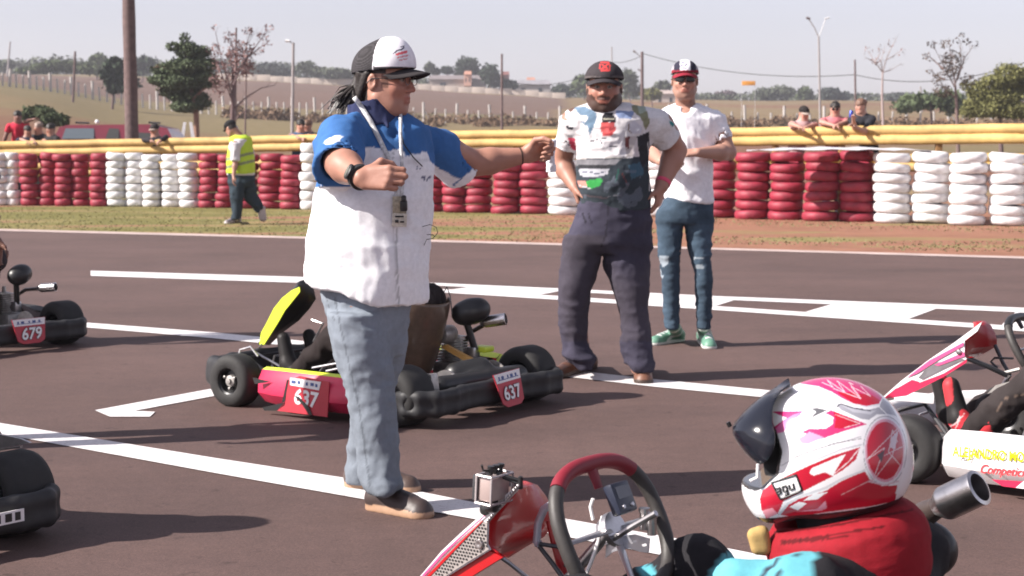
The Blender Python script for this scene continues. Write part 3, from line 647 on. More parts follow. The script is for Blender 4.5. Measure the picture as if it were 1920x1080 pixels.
def woods():
    V = []; F = []; n = 0; r = np.random.default_rng(5)
    bl = []
    for u in np.arange(-60, 1990, 9.):
        Y = 455+r.uniform(-15, 15); v = np.interp(u, [-60, 60, 120, 200, 410, 520, 700, 800, 1000, 1080, 1300, 1990], [120, 110, 106, 112, 110, 118, 134, 142, 164, 172, 178, 176])+r.uniform(-3, 3); g_ = np.interp(u, [-60, 400, 700, 1080, 1990], [145, 150, 163, 187, 193])
        if 840 < u < 1090 and r.uniform() < .5: continue
        p = P(u, (v+g_)/2, Y); bl.append((p[0], Y, p[2], 9/FPX*Y, max(1.2, (g_-v)/2/FPX*Y)))
    V, F = crown(bl, 16000, .55, 77)
    o = tomesh('distant_woods', V, F, G6, smooth=False); tag(o, 'hazy band of distant woods and hedges along the skyline', 'woods', kind='stuff')
    V, F = crown([(P(u, v, 300)[0], 300, P(u, v, 300)[2], rr/FPX*300, rz/FPX*300) for u, v, rr, rz in ((75, 128, 20, 9), (100, 124, 22, 11), (130, 125, 20, 10), (160, 128, 20, 9), (190, 132, 20, 9), (50, 133, 18, 6))], 5200, .35, 78)
    o = tomesh('hedge', V, F, leafmat('leaf_hedge', (.085, .11, .05)), smooth=False); tag(o, 'long pale green hedge on the hill at the left', 'hedge')
woods()
def shrubs():
    r = np.random.default_rng(8)
    pts = [(68, 208, 60, 26, 8), (100, 222, 58, 20, 7)]
    for k, (u, v, Y, a, b) in enumerate(pts):
        tree(u, 0, Y, [(u, v, a, b), (u+14, v+6, a*.7, b), (u-16, v+8, a*.6, b)], 1100, .1, G5, ['loose green shrub behind the red shirted spectator at the left', 'loose green shrub just left of the red pickup'][k], seed=90+k, cat='bush', name='bush', tr=1, trunk=[(u, v)])
    dry = leafmat('leaf_dry', (.17, .11, .07)); bl = []
    for i in range(150):
        u = r.uniform(420, 1960); Y = r.uniform(150, 176); x = (u-960)/FPX*Y; bl.append((x, Y, float(th(x, Y))+.3, r.uniform(.5, 1.4), r.uniform(.3, .9)))
    V, F = crown(bl, 16000, .2, 79); o = tomesh('dry_scrub', V, F, dry, smooth=False); tag(o, 'dry brown scrub and weeds along the foot of the field fence', 'scrub', kind='stuff')
shrubs()
# ------------------------------------------------------------------ field wall, houses
def farwall():
    M_W = mat('pale_wall', (.52, .44, .38), .85, noise=(.3, .15)); t = thing('boundary_wall', (0, 398, th(0, 398)), 'long low pale wall along the top of the brown field', 'wall')
    us = np.arange(410, 1085, 25.); 
    for a, b in zip(us, us[1:]):
        mb = MB(); p = (a-960)/FPX*398; q = (b-960)/FPX*398; z = min(float(th(p, 398)), float(th(q, 398))); h = 1.35+.12*((int(a)//25) % 2)
        mb.box(((p+q)/2, 398, z+h/2-.5), (abs(q-p)*.995, .3, h+1.0), bev=.03); mb.build('wall_panel', M_W, t, world=True)
farwall()
def house(u, v0, v1, wpx, Y, rc, wc, label, ridge=.45, parts=1):
    x = (u-960)/FPX*Y; W = wpx/FPX*Y; zt = P(u, v0, Y)[2]; zb = P(u, v1, Y)[2]; hh = zt-zb; D = 7
    t = thing('house', (x, Y, zb-1), label, 'house'); mb = MB(); wall_h = hh*(1-ridge)+1.5
    mb.box((x, Y, zb-1.5+wall_h/2), (W*.94, D, wall_h)); mb.build('wall', mat('housewall_%s' % label[:9], wc, .9), t, world=True)
    e = zb-1.5+wall_h; mb = MB(); o = .4
    a = [(x-W/2, Y-D/2-o, e), (x+W/2, Y-D/2-o, e), (x+W/2, Y+D/2+o, e), (x-W/2, Y+D/2+o, e), (x-W/2+W*.05, Y, zt), (x+W/2-W*.05, Y, zt)]
    mb.add(a, [(0, 1, 5, 4), (2, 3, 4, 5), (1, 2, 5), (3, 0, 4), (0, 3, 2, 1)]); mb.build('roof', mat('roof_%s' % label[:9], rc, .8, noise=(.5, .2)), t, smooth=False, world=True)
    for k in (-.25, .2):
        mb = MB(); mb.box((x+k*W, Y-D/2-.03, e-1.3), (W*.1, .08, 1.0)); mb.build('window', mat('dark_glass', (.03, .035, .04), .2), t, world=True)
house(860, 141, 160, 110, 425, (.20, .17, .17), (.30, .26, .24), 'long low grey roofed house behind the pale wall left of the round tree')
house(878, 133, 150, 14, 418, (.45, .22, .15), (.62, .36, .28), 'small orange house under the dark round tree')
house(998, 150, 171, 70, 415, (.26, .25, .27), (.33, .31, .31), 'grey roofed house right of the bare field pole')
house(948, 134, 150, 14, 428, (.20, .08, .07), (.28, .15, .13), 'small dark red house beside the bare field pole')
house(995, 145, 158, 16, 428, (.45, .24, .17), (.5, .3, .24), 'small orange roofed house behind the grey roofed house')
house(1244, 169, 186, 46, 380, (.42, .34, .31), (.45, .38, .34), 'low pinkish house left of the man in white')
def orange_sign():
    Y = 120; a = P(1391, 163, Y); b = P(1416, 163, Y); t = thing('field_sign', (a[0], Y, th(a[0], Y)), 'small orange banner board standing far off right of the man in white', 'sign'); mb = MB()
    mb.box(((a[0]+b[0])/2, Y, P(1400, 156, Y)[2]), (b[0]-a[0], .05, .3), bev=.01); mb.build('board', mat('orange_board', (.75, .33, .06), .6, noise=(3, .3)), t, world=True)
    for q in (a, b):
        mb = MB(); mb.tube([(q[0], Y+.05, float(th(q[0], Y))), (q[0], Y+.05, P(1400, 152, Y)[2])], .012, seg=5); mb.build('stake', mat('stake_grey', (.5, .5, .52), .5), t, world=True)
orange_sign()
def a_board():
    Y = 42; c = P(352, 246, Y); t = thing('folding_board', (c[0], Y, 0), 'white folded board standing behind the rail below the dark green tree', 'board')
    for s_ in (-1, 1):
        mb = MB(); mb.plate([P(352+s_*3, 229, Y), P(352+s_*8, 229, Y), P(352+s_*14, 262, Y), P(352+s_*7, 262, Y)], .03); mb.build('panel', mat('board_white', (.7, .7, .7), .6), t, world=True, smooth=False)
a_board()
# ------------------------------------------------------------------ red pickup behind the rail
def pickup():
    Y = 41; k = Y/FPX; M_B = mat('truck_maroon', (.16, .02, .035), .3, coat=.6, noise=(2, .15)); M_G = mat('truck_glass', (.10, .12, .14), .08); M_D = mat('truck_dark', (.02, .02, .02), .5)
    c = P(225, 240, Y); x0 = P(112, 240, Y)[0]; t = thing('pickup_truck', (c[0], Y, 0), 'maroon pickup truck with roof bars parked behind the rail at the left', 'pickup truck')
    X = lambda u: P(u, 240, Y)[0]; Zv = lambda v: P(225, v, Y)[2]; w2 = .85
    def shell(name, prof, hw0, hw1, m, z0):
        mb = MB(); n = len(prof)
        pts = [(p[0], Y-hw0 if p[1] < z0 else Y-hw1, p[1]) for p in prof]+[(p[0], Y+hw0 if p[1] < z0 else Y+hw1, p[1]) for p in prof]
        mb.add(pts, [list(range(n)), [n+i for i in range(n)][::-1]]+[(i, n+i, n+(i+1) % n, (i+1) % n) for i in range(n)]); return mb.build(name, m, t, sharp=30, world=True)
    belt = Zv(262); top = Zv(235)
    shell('body', [(X(60), .45), (X(60), belt), (X(415), belt), (X(418), .9), (X(418), .45)], w2, w2, M_B, 99)
    shell('cabin', [(X(116), belt-.02), (X(126), top-.05), (X(140), top), (X(290), top+.02), (X(325), top-.08), (X(338), belt-.02)], w2, w2*.82, M_B, (belt+top)/2-.1)
    mb = MB(); yy = Y-w2*.9-.03
    for a, b, vt in ((133, 192, 241), (213, 238, 241), (262, 312, 243)):
        q = MB(); q.add([(X(a), Y-w2-.012, belt+.02), (X(b), Y-w2-.012, belt+.02), (X(b-2), Y-w2*.85, Zv(vt)), (X(a+5), Y-w2*.85, Zv(vt))], [(0, 1, 2, 3)]); q.build('window', M_G if a < 200 else M_D, t, world=True, smooth=False)
    for u in (155, 290):
        q = MB(); q.tube([(X(u), Y-.6, top+.06), (X(u), Y+.6, top+.06)], .025, seg=6); q.build('roof_bar', M_D, t, world=True)
    for u, v in ((182, 228), (195, 238)):
        q = MB(); p = P(u, v, Y-.55); q.lathe([(.01, -.05), (.045, -.03), (.05, .01), (.02, .05)], p, seg=10); q.build('roof_lamp', mat('lamp_white', (.8, .8, .8), .4), t, world=True)
    for u in (110, 355):
        for s_ in (-1, 1):
            q = MB(); q.lathe([(.16, -.11), (.34, -.11), (.36, -.05), (.36, .05), (.34, .11), (.16, .11)], (X(u), Y+s_*.78, .36), axis=(0, 1, 0), seg=20); q.build('wheel', M_D, t, world=True)
pickup()
# ================================================================== people toolkit
from mathutils.bvhtree import BVHTree
def A(*a): return np.array(a, float)
def R(v, uL, uR, Y, ry, dY=0):
    p = P((uL+uR)/2, v, Y); return (p[0], Y+dY, p[2], (uR-uL)/2/FPX*Y, ry)
def skin_mat(): return mat('skin', rough=.5, attr=True, bump=(140, .25, .002), spec=.4)
def cloth(name='cloth', rough=.85, sheen=.1): return mat(name, rough=rough, attr=True, noise=(60, .10), bump=(220, .25, .002), spec=.2)
def head_prims(S, c, f, u=(0, 0, 1), sc=1., beard=0, fat=0, hairvol=0, lod=0):
    f = unit(f); u = unit(np.asarray(u, float)-f*(f@np.asarray(u, float))); l = np.cross(u, f); ax = (f, l, u)
    H = lambda x, y, z: c+sc*(f*x+l*y+u*z)
    S.ell(H(-.012, 0, .035), A(.098, .077, .088)*sc, ax, k=.02)
    S.ell(H(.022, 0, -.03), A(.072, .062+fat, .088)*sc, ax, k=.03*sc)
    S.cap(H(.045, -.025, -.085), H(.045, .025, -.085), .032*sc, k=.03*sc); S.ell(H(.068, 0, -.098), A(.022, .024, .018)*sc, ax, k=.018*sc)
    for s in (-1, 1):
        S.cap(H(.0, s*(.055+fat*.8), -.055), H(.045, s*(.03+fat*.5), -.085), .022*sc, k=.03*sc)
        S.ell(H(.062, s*.038, -.022), A(.022, .024, .022)*sc, ax, k=.02*sc)
    if lod < 2:
        S.cap(H(.083, -.034, .03), H(.083, .034, .03), .012*sc, k=.016*sc)
        for s in (-1, 1): S.ell(H(.096, s*.031, .010), A(.016, .019, .013)*sc, ax, k=.012*sc, op='s')
        for s in (-1, 1): S.ell(H(.077, s*.031, .010), A(.0125, .0135, .0125)*sc, ax, k=.004*sc)
    S.cap(H(.089, 0, .018), H(.110, 0, -.022), .0075*sc, .0115*sc, k=.012*sc)
    if lod < 2:
        for s in (-1, 1): S.ell(H(.098, s*.013, -.026), A(.011, .008, .008)*sc, ax, k=.007*sc)
        S.cap(H(.086, -.02, -.054), H(.086, .02, -.054), .0065*sc, k=.008*sc); S.cap(H(.094, -.008, -.051), H(.094, .008, -.051), .006*sc, k=.008*sc)
        S.cap(H(.088, -.015, -.065), H(.088, .015, -.065), .0075*sc, k=.008*sc)
        S.cap(H(.10, -.022, -.0595), H(.10, .022, -.0595), .0035*sc, k=.005*sc, op='s')
    for s in (-1, 1):
        S.ell(H(-.012, s*(.080+fat*.3), .0), A(.019, .009, .031)*sc, (unit(f*.97+l*s*.22), unit(l-f*s*.22), u), k=.008*sc)
        if lod < 2: S.ell(H(-.006, s*(.088+fat*.3), .002), A(.010, .006, .018)*sc, ax, k=.004*sc, op='s')
    return H, ax
def hand_prims(S, wr, d, n, thumb, sc=1., curl=(.3, .4, .3), tc=.3, k=.004, spread=.03, lod=0):
    d = unit(d); n = unit(np.asarray(n, float)-d*(d@np.asarray(n, float))); t = unit(np.asarray(thumb, float)-d*(d@np.asarray(thumb, float))-n*(n@np.asarray(thumb, float)))
    off = (.029, .0098, -.0095, -.0275); kn = (.086, .090, .085, .077); wr = np.asarray(wr, float)
    for o, q in zip(off, kn):
        S.cap(wr+sc*(t*o*.75+d*.012), wr+sc*(t*o+d*q), .0155*sc, .0115*sc, k=.012*sc)
    S.ell(wr+sc*(d*.03+t*.02+n*.01), A(.03, .018, .018)*sc, (d, t, n), k=.015*sc)
    seg = ((.043, .026, .020), (.047, .029, .022), (.043, .027, .020), (.034, .021, .018)); rad = (.0092, .0096, .009, .008)
    for i in range(4):
        p = wr+sc*(t*off[i]+d*kn[i]); a = 0; c_ = curl if not isinstance(curl[0], (tuple, list)) else curl[i]; sp = unit(d+t*spread*(1.5-i))
        for j in range(3):
            a += c_[j]; dd = sp*math.cos(a)+n*math.sin(a); q = p+sc*seg[i][j]*dd
            S.cap(p, q, rad[i]*sc*(1-.1*j), rad[i]*sc*(.9-.1*j), k=k if j else .006); p = q
    p = wr+sc*(d*.018+t*.024+n*.006); dd = unit(d*.62+t*.7+n*.35)
    for j, L in enumerate((.046, .034, .028)):
        q = p+sc*L*dd; S.cap(p, q, (.0145, .0115, .0102)[j]*sc, (.012, .0108, .009)[j]*sc, k=.010 if j == 0 else .004); p = q; dd = unit(dd+(-t*.55+n*.35+d*.15)*tc*2)
def arm_prims(S, sh, el, wr, r=(.052, .043, .040, .027), k=.02):
    sh, el, wr = map(lambda q: np.asarray(q, float), (sh, el, wr)); m = sh+(el-sh)*.45; S.cap(sh, m, r[0], r[0]*.95, k=k); S.cap(m, el, r[0]*.95, r[1]*.95, k=k)
    m = el+(wr-el)*.28; S.cap(el, m, r[1], r[2]*1.07, k=k); S.cap(m, wr, r[2]*1.07, r[3], k=k)
def paint_head(V, C, H, ax, c, sc, skin, opt):
    q = (V-c)/sc; x = q@ax[0]; y = q@ax[1]; z = q@ax[2]; near = (np.abs(x) < .16) & (np.abs(y) < .12) & (np.abs(z) < .16)
    def put(m, col, k=1.0): C[m & near] = C[m & near]*(1-k)+np.array(col)*k
    blush = near & (x > .05) & (z < .02) & (z > -.06); C[blush] = C[blush]*np.array([1.06, .94, .92])
    put((x > .082) & (np.abs(y) < .026-.25*np.abs(z+.058)) & (z > -.073) & (z < -.046), np.array(skin)*A(.95, .62, .62), .75)
    hair = opt.get('hair', (.02, .015, .012)); eb = opt.get('brow', hair)
    put((x > .06) & (np.abs(y) > .012) & (np.abs(y) < .05) & (z > .027+.1*(np.abs(y)-.03)) & (z < .039), eb, .85)
    for s in (-1, 1):
        e = (y-s*.031)**2+(1.6*(z-.010))**2
        put((x > .07) & (e < .0135**2), (.26, .22, .20)); put((x > .07) & (e < .0065**2), (.03, .02, .015))  # eye whites painted dark, standing in for the shade under a cap peak
        put((x > .07) & (e > .0118**2) & (e < .0165**2) & (z > .012), np.array(skin)*.35)
    b = opt.get('beard', 0)
    if b:
        w_ = vnoise(V*55, 4)*.006
        m = (z+w_ < -.066+1.3*np.clip(np.abs(y)-.026, 0, .03)+.03*(b-.6)) & (z > -.17) & (x > -.03) | ((np.abs(y) > .055) & (z < .0) & (x > -.01) & (x < .03) & (z > -.1))
        lip = (np.abs(y) < .020) & (z > -.072) & (z < -.050) & (x > .08); nose_gap = (np.abs(y) < .04) & (z > -.030)
        put(m & ~lip & ~nose_gap, hair, opt.get('beardk', .9))
        put((x > .075) & (np.abs(y) < .034-.5*np.abs(z+.044)) & (z > -.053) & (z < -.036), hair, opt.get('beardk', .9)*.9)
    if opt.get('scalp'):
        hl = opt.get('hairline', .055); w_ = vnoise(V*60, 9)*.004
        put((z+w_ > hl) | ((x < -.022) & (z+w_ > -.045)) | ((np.abs(y) > .06) & (x < .03) & (z > .02)), hair)
def finish(S, name, parent, m, col, h, fine=None, fold=None, paint=None, rel=1, cut=None):
    V, F = S.mesh(h, fine); V = relax(V, F, rel, .5) if rel else V
    if fold: 
        for fo in (fold if isinstance(fold, list) else [fold]): V = folds(V, F, **fo)
    C = np.tile(np.array(col, float), (len(V), 1))
    if paint: paint(V, C)
    if cut is not None:
        keep = ~cut(V[F].mean(1)); F = F[keep]
    o = tomesh(name, V, F, m, parent, colors=C, world=True); o['_'] = 0; del o['_']; BV[name] = (V, F); return o
BV = {}
class Hit:
    def __init__(s, names):
        V = []; F = []; n = 0
        for a in names: v, f = BV[a]; V += [tuple(q) for q in v]; F += [tuple(int(i)+n for i in q) for q in f]; n += len(v)
        s.t = BVHTree.FromPolygons(V, F)
    def __call__(s, u, v, off=.003):
        d = Vector(ray(u, v)).normalized(); h = s.t.ray_cast(Vector(_O), d)
        if h[0] is None: return None
        return np.array(h[0])-np.array(d)*off
def ribbon(name, hit, pts, w_, m, parent, off=.006, n=24, th=.002, fallY=6.):
    pts = np.asarray(pts, float); s_ = np.concatenate([[0], np.cumsum(np.linalg.norm(np.diff(pts, axis=0), axis=1))]); t = np.linspace(0, s_[-1], n)
    uv = np.stack([np.interp(t, s_, pts[:, 0]), np.interp(t, s_, pts[:, 1])], 1); Q = []; last = None
    for a, b in uv:
        q = hit(a, b, off)
        if q is None: q = P(a, b, last if last else fallY)
        last = q[1]; Q.append(q)
    Q = np.array(Q); Y = Q[:, 1].copy()
    for i in range(1, n-1): Y[i] = min(Q[i, 1], (Q[i-1, 1]+Q[i+1, 1])/2+.01)
    Q = np.array([P(a, b, y) for (a, b), y in zip(uv, Y)]); g = []
    for i in range(n):
        T = unit(Q[min(n-1, i+1)]-Q[max(0, i-1)]); vw = unit(Q[i]-_O); sd = unit(np.cross(T, vw)); g.append([Q[i]-sd*w_/2, Q[i]+sd*w_/2])
    mb = MB(); mb.grid(g); o = mb.build(name, m, parent, world=True); so_ = o.modifiers.new('t', 'SOLIDIFY'); so_.thickness = th; return o
def shoe(name, parent, heel, toe, ank, w_=.045, upper=(.05, .03, .02), sole=(.3, .2, .12), lace=None, h=.006, sole_h=.028, m=None, extra=None, z0=0.0, lift=None):
    heel, toe, ank = [np.asarray(q, float) for q in (heel, toe, ank)]; d = unit(toe-heel); S = Sdf(); Z = lambda q, z: q+A(0, 0, z)
    L = np.linalg.norm(toe-heel); a = heel+d*w_*.85; b = toe-d*w_*.9
    S.cap(Z(a, .038), Z(b, .026), w_*.86, w_*.80, k=.02); S.cap(Z(a, .05), ank, w_*.88, w_*.92, k=.03); S.cap(Z(a+(b-a)*.3, .055), Z(a+(b-a)*.72, .034), w_*.72, w_*.76, k=.03)
    S.cap(Z(a, .012), Z(b, .012), w_*.96, w_*.98, k=.004, op='u')
    z_lo = min(heel[2], toe[2]); 
    pl = lambda x, y, z: (a[2]+(b[2]-a[2])*(((x-a[0])*d[0]+(y-a[1])*d[1])/max(1e-6, (b-a)[:2]@d[:2]))+.002)-z
    S.half(pl)
    def pt(V, C):
        t = ((V-a)@d)/np.linalg.norm(b-a); base = a[2]+(b[2]-a[2])*t; zz = V[:, 2]-base
        C[zz < sole_h+.004*np.sin(t*3)] = sole
        if lace is not None:
            c_ = a+(b-a)*.5; sd = np.abs((V-c_)@unit(np.cross(d, A(0, 0, 1)))); C[(zz > .06) & (t > .2) & (t < .95) & (sd < .022) & (np.sin(t*46) > 0)] = lace
        if extra: extra(V, C, t, zz)
    return finish(S, name, parent, m or mat('shoe', rough=.5, attr=True, noise=(30, .12), bump=(90, .2, .003)), upper, h, paint=pt, rel=1)
def visor(parent, H, col, m, x0=.088, z0=.052, w_=.082, L=.075, drop=.018, tilt=.16, name='cap_peak', under=None):
    g = []
    for i in range(17):
        s = -1+i/8; row = []
        for j in range(8):
            t = j/7; yy = w_*s*(1-.06*t); xr = x0*math.sqrt(max(0, 1-(.93*s)**2)); xo = xr+t*L*math.sqrt(max(0.0, 1-(s*.98)**2))**.8
            row.append(H(xo, yy, z0-drop*s*s*1.2-tilt*L*t-.006*t*t))
        g.append(row)
    mb = MB(); mb.grid(g); V = np.vstack(mb.v); o = tomesh(name, V, mb.f, m, parent, colors=np.tile(np.array(col, float), (len(V), 1)), world=True); q = o.modifiers.new('t', 'SOLIDIFY'); q.thickness = .0035; q.offset = 0; return o
def cap(parent, c, H, ax, sc, paint, h=.004, vis=(.02, .02, .02), high=0, vis_kw=None, m=None, fat=0, zb=.045, name='cap'):
    S = Sdf(); S.ell(H(-.008, 0, .045), A(.112, .090+fat, .092+high*.3)*sc, ax, k=.01)
    if high: S.ell(H(.035, 0, .06+high*.5), A(.07, .07, .07+high*.5)*sc, ax, k=.05)
    S.ell(H(-.008, 0, .040), A(.106, .084+fat, .086)*sc, ax, k=0, op='s')
    o3, f3, u3 = c, ax[0], ax[2]
    S.half(lambda x, y, z: sc*zb-((x-c[0])*u3[0]+(y-c[1])*u3[1]+(z-c[2])*u3[2])-.12*((x-c[0])*f3[0]+(y-c[1])*f3[1]+(z-c[2])*f3[2])*-1)
    def pt(V, C):
        q = (V-c)/sc; paint(V, C, q@ax[0], q@ax[1], q@ax[2])
    mm = m or cloth('cap_cloth')
    o = finish(S, name, parent, mm, (.02, .02, .02), h, paint=pt, rel=2)
    S2 = Sdf(); S2.ell(H(-.005, 0, .138+high*.8), A(.007, .007, .005)*sc, ax); 
    visor(parent, H, vis, mm, **(vis_kw or {})); return o
# ================================================================== man in the blue and white shirt
def hero():
    Y0 = 6.12; SK = A(.36, .18, .13); base = G(742, 950)
    t = thing('person', (base[0], base[1], 0), 'long haired man in trucker cap and blue white shirt holding both fists out', 'person')
    f = unit(A(math.cos(math.radians(19)), -math.sin(math.radians(19)), -.03)); c = P(720, 155, 6.1); sc = 1.0
    S = Sdf(); H, ax = head_prims(S, c, f, sc=sc, fat=.006)
    neck = P(706, 222, 6.12); chest = P(705, 300, Y0)
    S.cap(H(-.022, 0, -.04), neck, .056, .062, k=.03); S.cap(H(.03, 0, -.10), P(728, 232, 6.1), .03, .045, k=.03)
    shR, elR, wrR = P(636, 254, 6.0), P(637, 305, 5.80), P(678, 334, 5.62)
    shL, elL, wrL = P(800, 268, 6.24), P(892, 306, 6.40), P(985, 291, 6.45)
    S.loft([R(235, 650, 780, Y0, .08), R(300, 620, 795, Y0, .12), R(420, 600, 795, Y0, .15), R(540, 600, 780, Y0, .15), R(600, 630, 760, Y0, .12)], k=.03)
    arm_prims(S, shR, elR, wrR, (.060, .052, .052, .033)); arm_prims(S, shL, elL, wrL, (.058, .047, .045, .029))
    for a, b, c2 in ((P(668, 570, 6.02), P(694, 735, 5.98), P(720, 905, 5.93)), (P(712, 570, 6.22), P(705, 735, 6.3), P(676, 885, 6.34))):
        S.cap(a, b, .066, .05, k=.03); S.cap(b, c2, .05, .035, k=.03)
    hR = unit(P(722, 336, 5.52)-wrR); hand_prims(S, wrR+hR*.004, A(.92, -.36, .02), A(.25, .92, -.25), A(0, .1, 1), 1.10, curl=((.45, 1.6, 1.2), (.5, 1.65, 1.2), (.5, 1.65, 1.2), (.55, 1.65, 1.2)), k=.003, spread=.0, tc=.75)
    hand_prims(S, wrL, A(.86, .2, .28), A(.2, -.8, -.3), A(-.05, .0, .9), 1.0, curl=((1.2, 1.2, .7), (1.35, 1.3, .8), (1.45, 1.3, .8), (1.5, 1.3, .8)), tc=.5)
    fine = [(c-A(.16, .16, .16), c+A(.16, .16, .16), .0042), (wrR-A(.06, .14, .08), wrR+A(.16, .06, .09), .0042), (wrL-A(.03, .08, .08), wrL+A(.16, .1, .1), .0048)]
    def pt(V, C):
        C *= (1+.10*vnoise(V*18, 2)+.06*vnoise(V*60, 3))[:, None]
        paint_head(V, C, H, ax, c, sc, SK, dict(hair=(.035, .025, .022), brow=(.06, .045, .04)))
        q = (V-c)@ax[0]; z = (V-c)@ax[2]; y = (V-c)@ax[1]
        C[(z > .03) & (q < .035) & (np.linalg.norm(V-c, axis=1) < .17) | ((q < -.035) & (z > -.07) & (np.linalg.norm(V-c, axis=1) < .17))] = (.03, .022, .02)
        C[(q > .02) & (q < .045) & (np.abs(y) > .06) & (z > -.02) & (z < .03)] *= .5
    finish(S, 'body', t, skin_mat(), SK, .0125, fine, paint=pt, rel=1)
    # ---- hair
    S = Sdf(); r = np.random.default_rng(3); S.cap(H(-.075, 0, .0), P(664, 188, 6.12), .045, .034, k=.02)
    for i in range(12):
        a = math.pi*.55+i*.075; S.cap(H(-.03-.04*math.sin(i), -.075+.012*i, .03), H(-.075, -.05+.009*i, -.06), .016, .010, k=.015)
    finish(S, 'hair', t, mat('hair', rough=.55, attr=True, noise=(90, .4), bump=(120, .6, .004)), (.022, .016, .014), .0042, rel=0)
    mb = MB(); hp = [(668, 160), (657, 171), (646, 181), (637, 192), (629, 204)]
    for i in range(170):
        o = r.normal(0, 1, 3)*A(.009, .014, .009); k = r.uniform(.7, 1.5); n = 3+int(r.integers(0, 3)); pts = []
        for j, (a, b) in enumerate(hp[:n]): pts.append(P(a+r.normal(0, .8)*(1+j*.4), b+r.normal(0, 1.0)*(1+j*.4), 6.12)+o*(.6+.35*j*k))
        mb.tube(pts, [.004, .0034, .0026, .0018, .001][:n], seg=4)
    mb.build('ponytail', mat('hair_strand', (.02, .014, .012), .45, noise=(90, .4)), t, world=True)
    # ---- cap
    def pc(V, C, x, y, z):
        C[:] = (.03, .028, .03); mesh = (np.sin(V[:, 2]*900)*np.sin((V[:, 0]+V[:, 1])*900) > .2); C[mesh] = (.06, .055, .06)
        w_ = (x > -.004) & (np.abs(y) < .15); C[w_] = (.82, .80, .84)
        C[(z < .054) & (x > .0)] = (.05, .045, .05)
        u, v = proj(V); fr = w_ & ((V-_O)@ax[0] > -9)
        for k, (a, b, cc) in enumerate([([(738, 100), (744, 95), (752, 93), (757, 89)], 2.4, (.05, .05, .09)), ([(744, 102), (762, 97)], 4.5, (.75, .14, .16)), ([(745, 108), (765, 104)], 2.2, (.7, .25, .28)), ([(749, 113), (764, 110)], 1.6, (.6, .2, .2)), ([(752, 88), (758, 86)], 1.8, (.05, .05, .09))]):
            C[fr & instroke(u, v, a, b)] = cc
    cap(t, c, H, ax, sc, pc, h=.0036, vis=(.045, .04, .042), high=.028, vis_kw=dict(L=.085, tilt=.10, drop=.022, z0=.050), fat=.005, zb=.040)
    # ---- glasses
    mb = MB(); M_G = mat('spectacle_frame', (.05, .04, .04), .3, metal=.5)
    for s in (-1, 1):
        mb.tube([H(.104+.0*k, s*.033+.021*math.cos(a), .008+.015*math.sin(a)) for k, a in enumerate(np.linspace(0, 2*math.pi, 16, endpoint=False))], .0013, seg=5, closed=True)
        mb.tube([H(.102, s*.054, .014), H(.07, s*.074, .014), H(-.01, s*.088, .012), H(-.03, s*.087, -.005)], .0018, seg=5)
    mb.tube([H(.106, -.012, .012), H(.112, 0, .015), H(.106, .012, .012)], .0013, seg=5); mb.build('spectacles', M_G, t, world=True)
    # ---- shirt
    S = Sdf(); Ys = Y0
    rows = [R(208, 678, 745, 6.12, .06), R(226, 645, 780, 6.12, .09), R(246, 624, 804, 6.12, .12), R(280, 610, 810, 6.12, .14), R(320, 600, 812, 6.11, .155), R(370, 588, 811, 6.1, .175), R(420, 580, 811, 6.1, .19), R(470, 577, 806, 6.1, .20), R(520, 576, 800, 6.1, .205), R(560, 578, 798, 6.1, .205), R(600, 580, 796, 6.1, .205)]
    S.loft(rows, k=.03)
    S.cap(P(690, 228, 6.1), P(652, 250, 6.0), .05, .066, k=.05); S.cap(P(735, 236, 6.15), P(795, 266, 6.24), .05, .052, k=.05)
    S.cone(P(642, 252, 5.99), P(633, 318, 5.79), .074, .088, k=.035); S.cap(P(644, 254, 6.0), P(634, 272, 5.95), .076, k=.03)
    S.cone(P(617, 270, 5.98), P(622, 352, 5.93), .055, .045, k=.03)
    S.cap(P(800, 268, 6.24), P(826, 284, 6.30), .056, .066, k=.03); S.cone(P(806, 272, 6.25), P(865, 312, 6.385), .056, .088, k=.03)
    S.cone(shR+(elR-shR)*.7, elR+(elR-shR)*.4, .060, .070, k=0, op='s'); S.cone(shL+(elL-shL)*.5, elL+(elL-shL)*.2, .058, .084, k=0, op='s')
    S.cone(P(720, 150, 6.08), P(706, 232, 6.1), .068, .066, k=.004, op='s'); S.cone(P(742, 226, 5.98), P(738, 262, 6.02), .040, .012, k=.01, op='s')
    hem = [(560, 536), (600, 541), (640, 549), (700, 571), (740, 577), (796, 577), (830, 577)]
    hx = [P(a, b, 5.95)[0] for a, b in hem]; hz = [P(a, b, 5.95)[2] for a, b in hem]
    S.half(lambda x, y, z: np.interp(x, hx, hz)+(y-5.95)*.05-z)
    S.loft([(a, b, z, rx-.012, ry-.012) for a, b, z, rx, ry in rows[-4:]], k=0, op='s') if False else None
    def ps(V, C):
        C[:] = (.80, .80, .83); u, v = proj(V)
        BL = (.045, .135, .34)
        yoke = [(560, 180), (905, 180), (905, 300), (850, 350), (826, 318), (808, 304), (800, 284), (762, 292), (752, 279), (730, 283), (700, 276), (686, 277), (672, 292), (668, 330), (648, 300), (600, 318), (598, 352), (560, 352)]
        m = inpoly(u, v, yoke) | ((V[:, 1] < 5.93) & (u < 690) & (v < 350)); C[m] = BL
        nv = [(670, 168), (720, 200), (722, 232), (748, 232), (742, 262), (728, 244), (705, 240), (684, 215)]
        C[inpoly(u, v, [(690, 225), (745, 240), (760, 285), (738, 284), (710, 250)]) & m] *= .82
        C[inpoly(u, v, [(808, 304), (826, 318), (862, 336), (842, 352), (818, 340)])] = (.78, .78, .82)
        patch = ((u-625)*.94+(v-262)*-.34)**2/17.5**2+((u-625)*.34+(v-262)*.94)**2/6.5**2 < 1; C[patch & (V[:, 1] < 6.05)] = (.7, .72, .78)
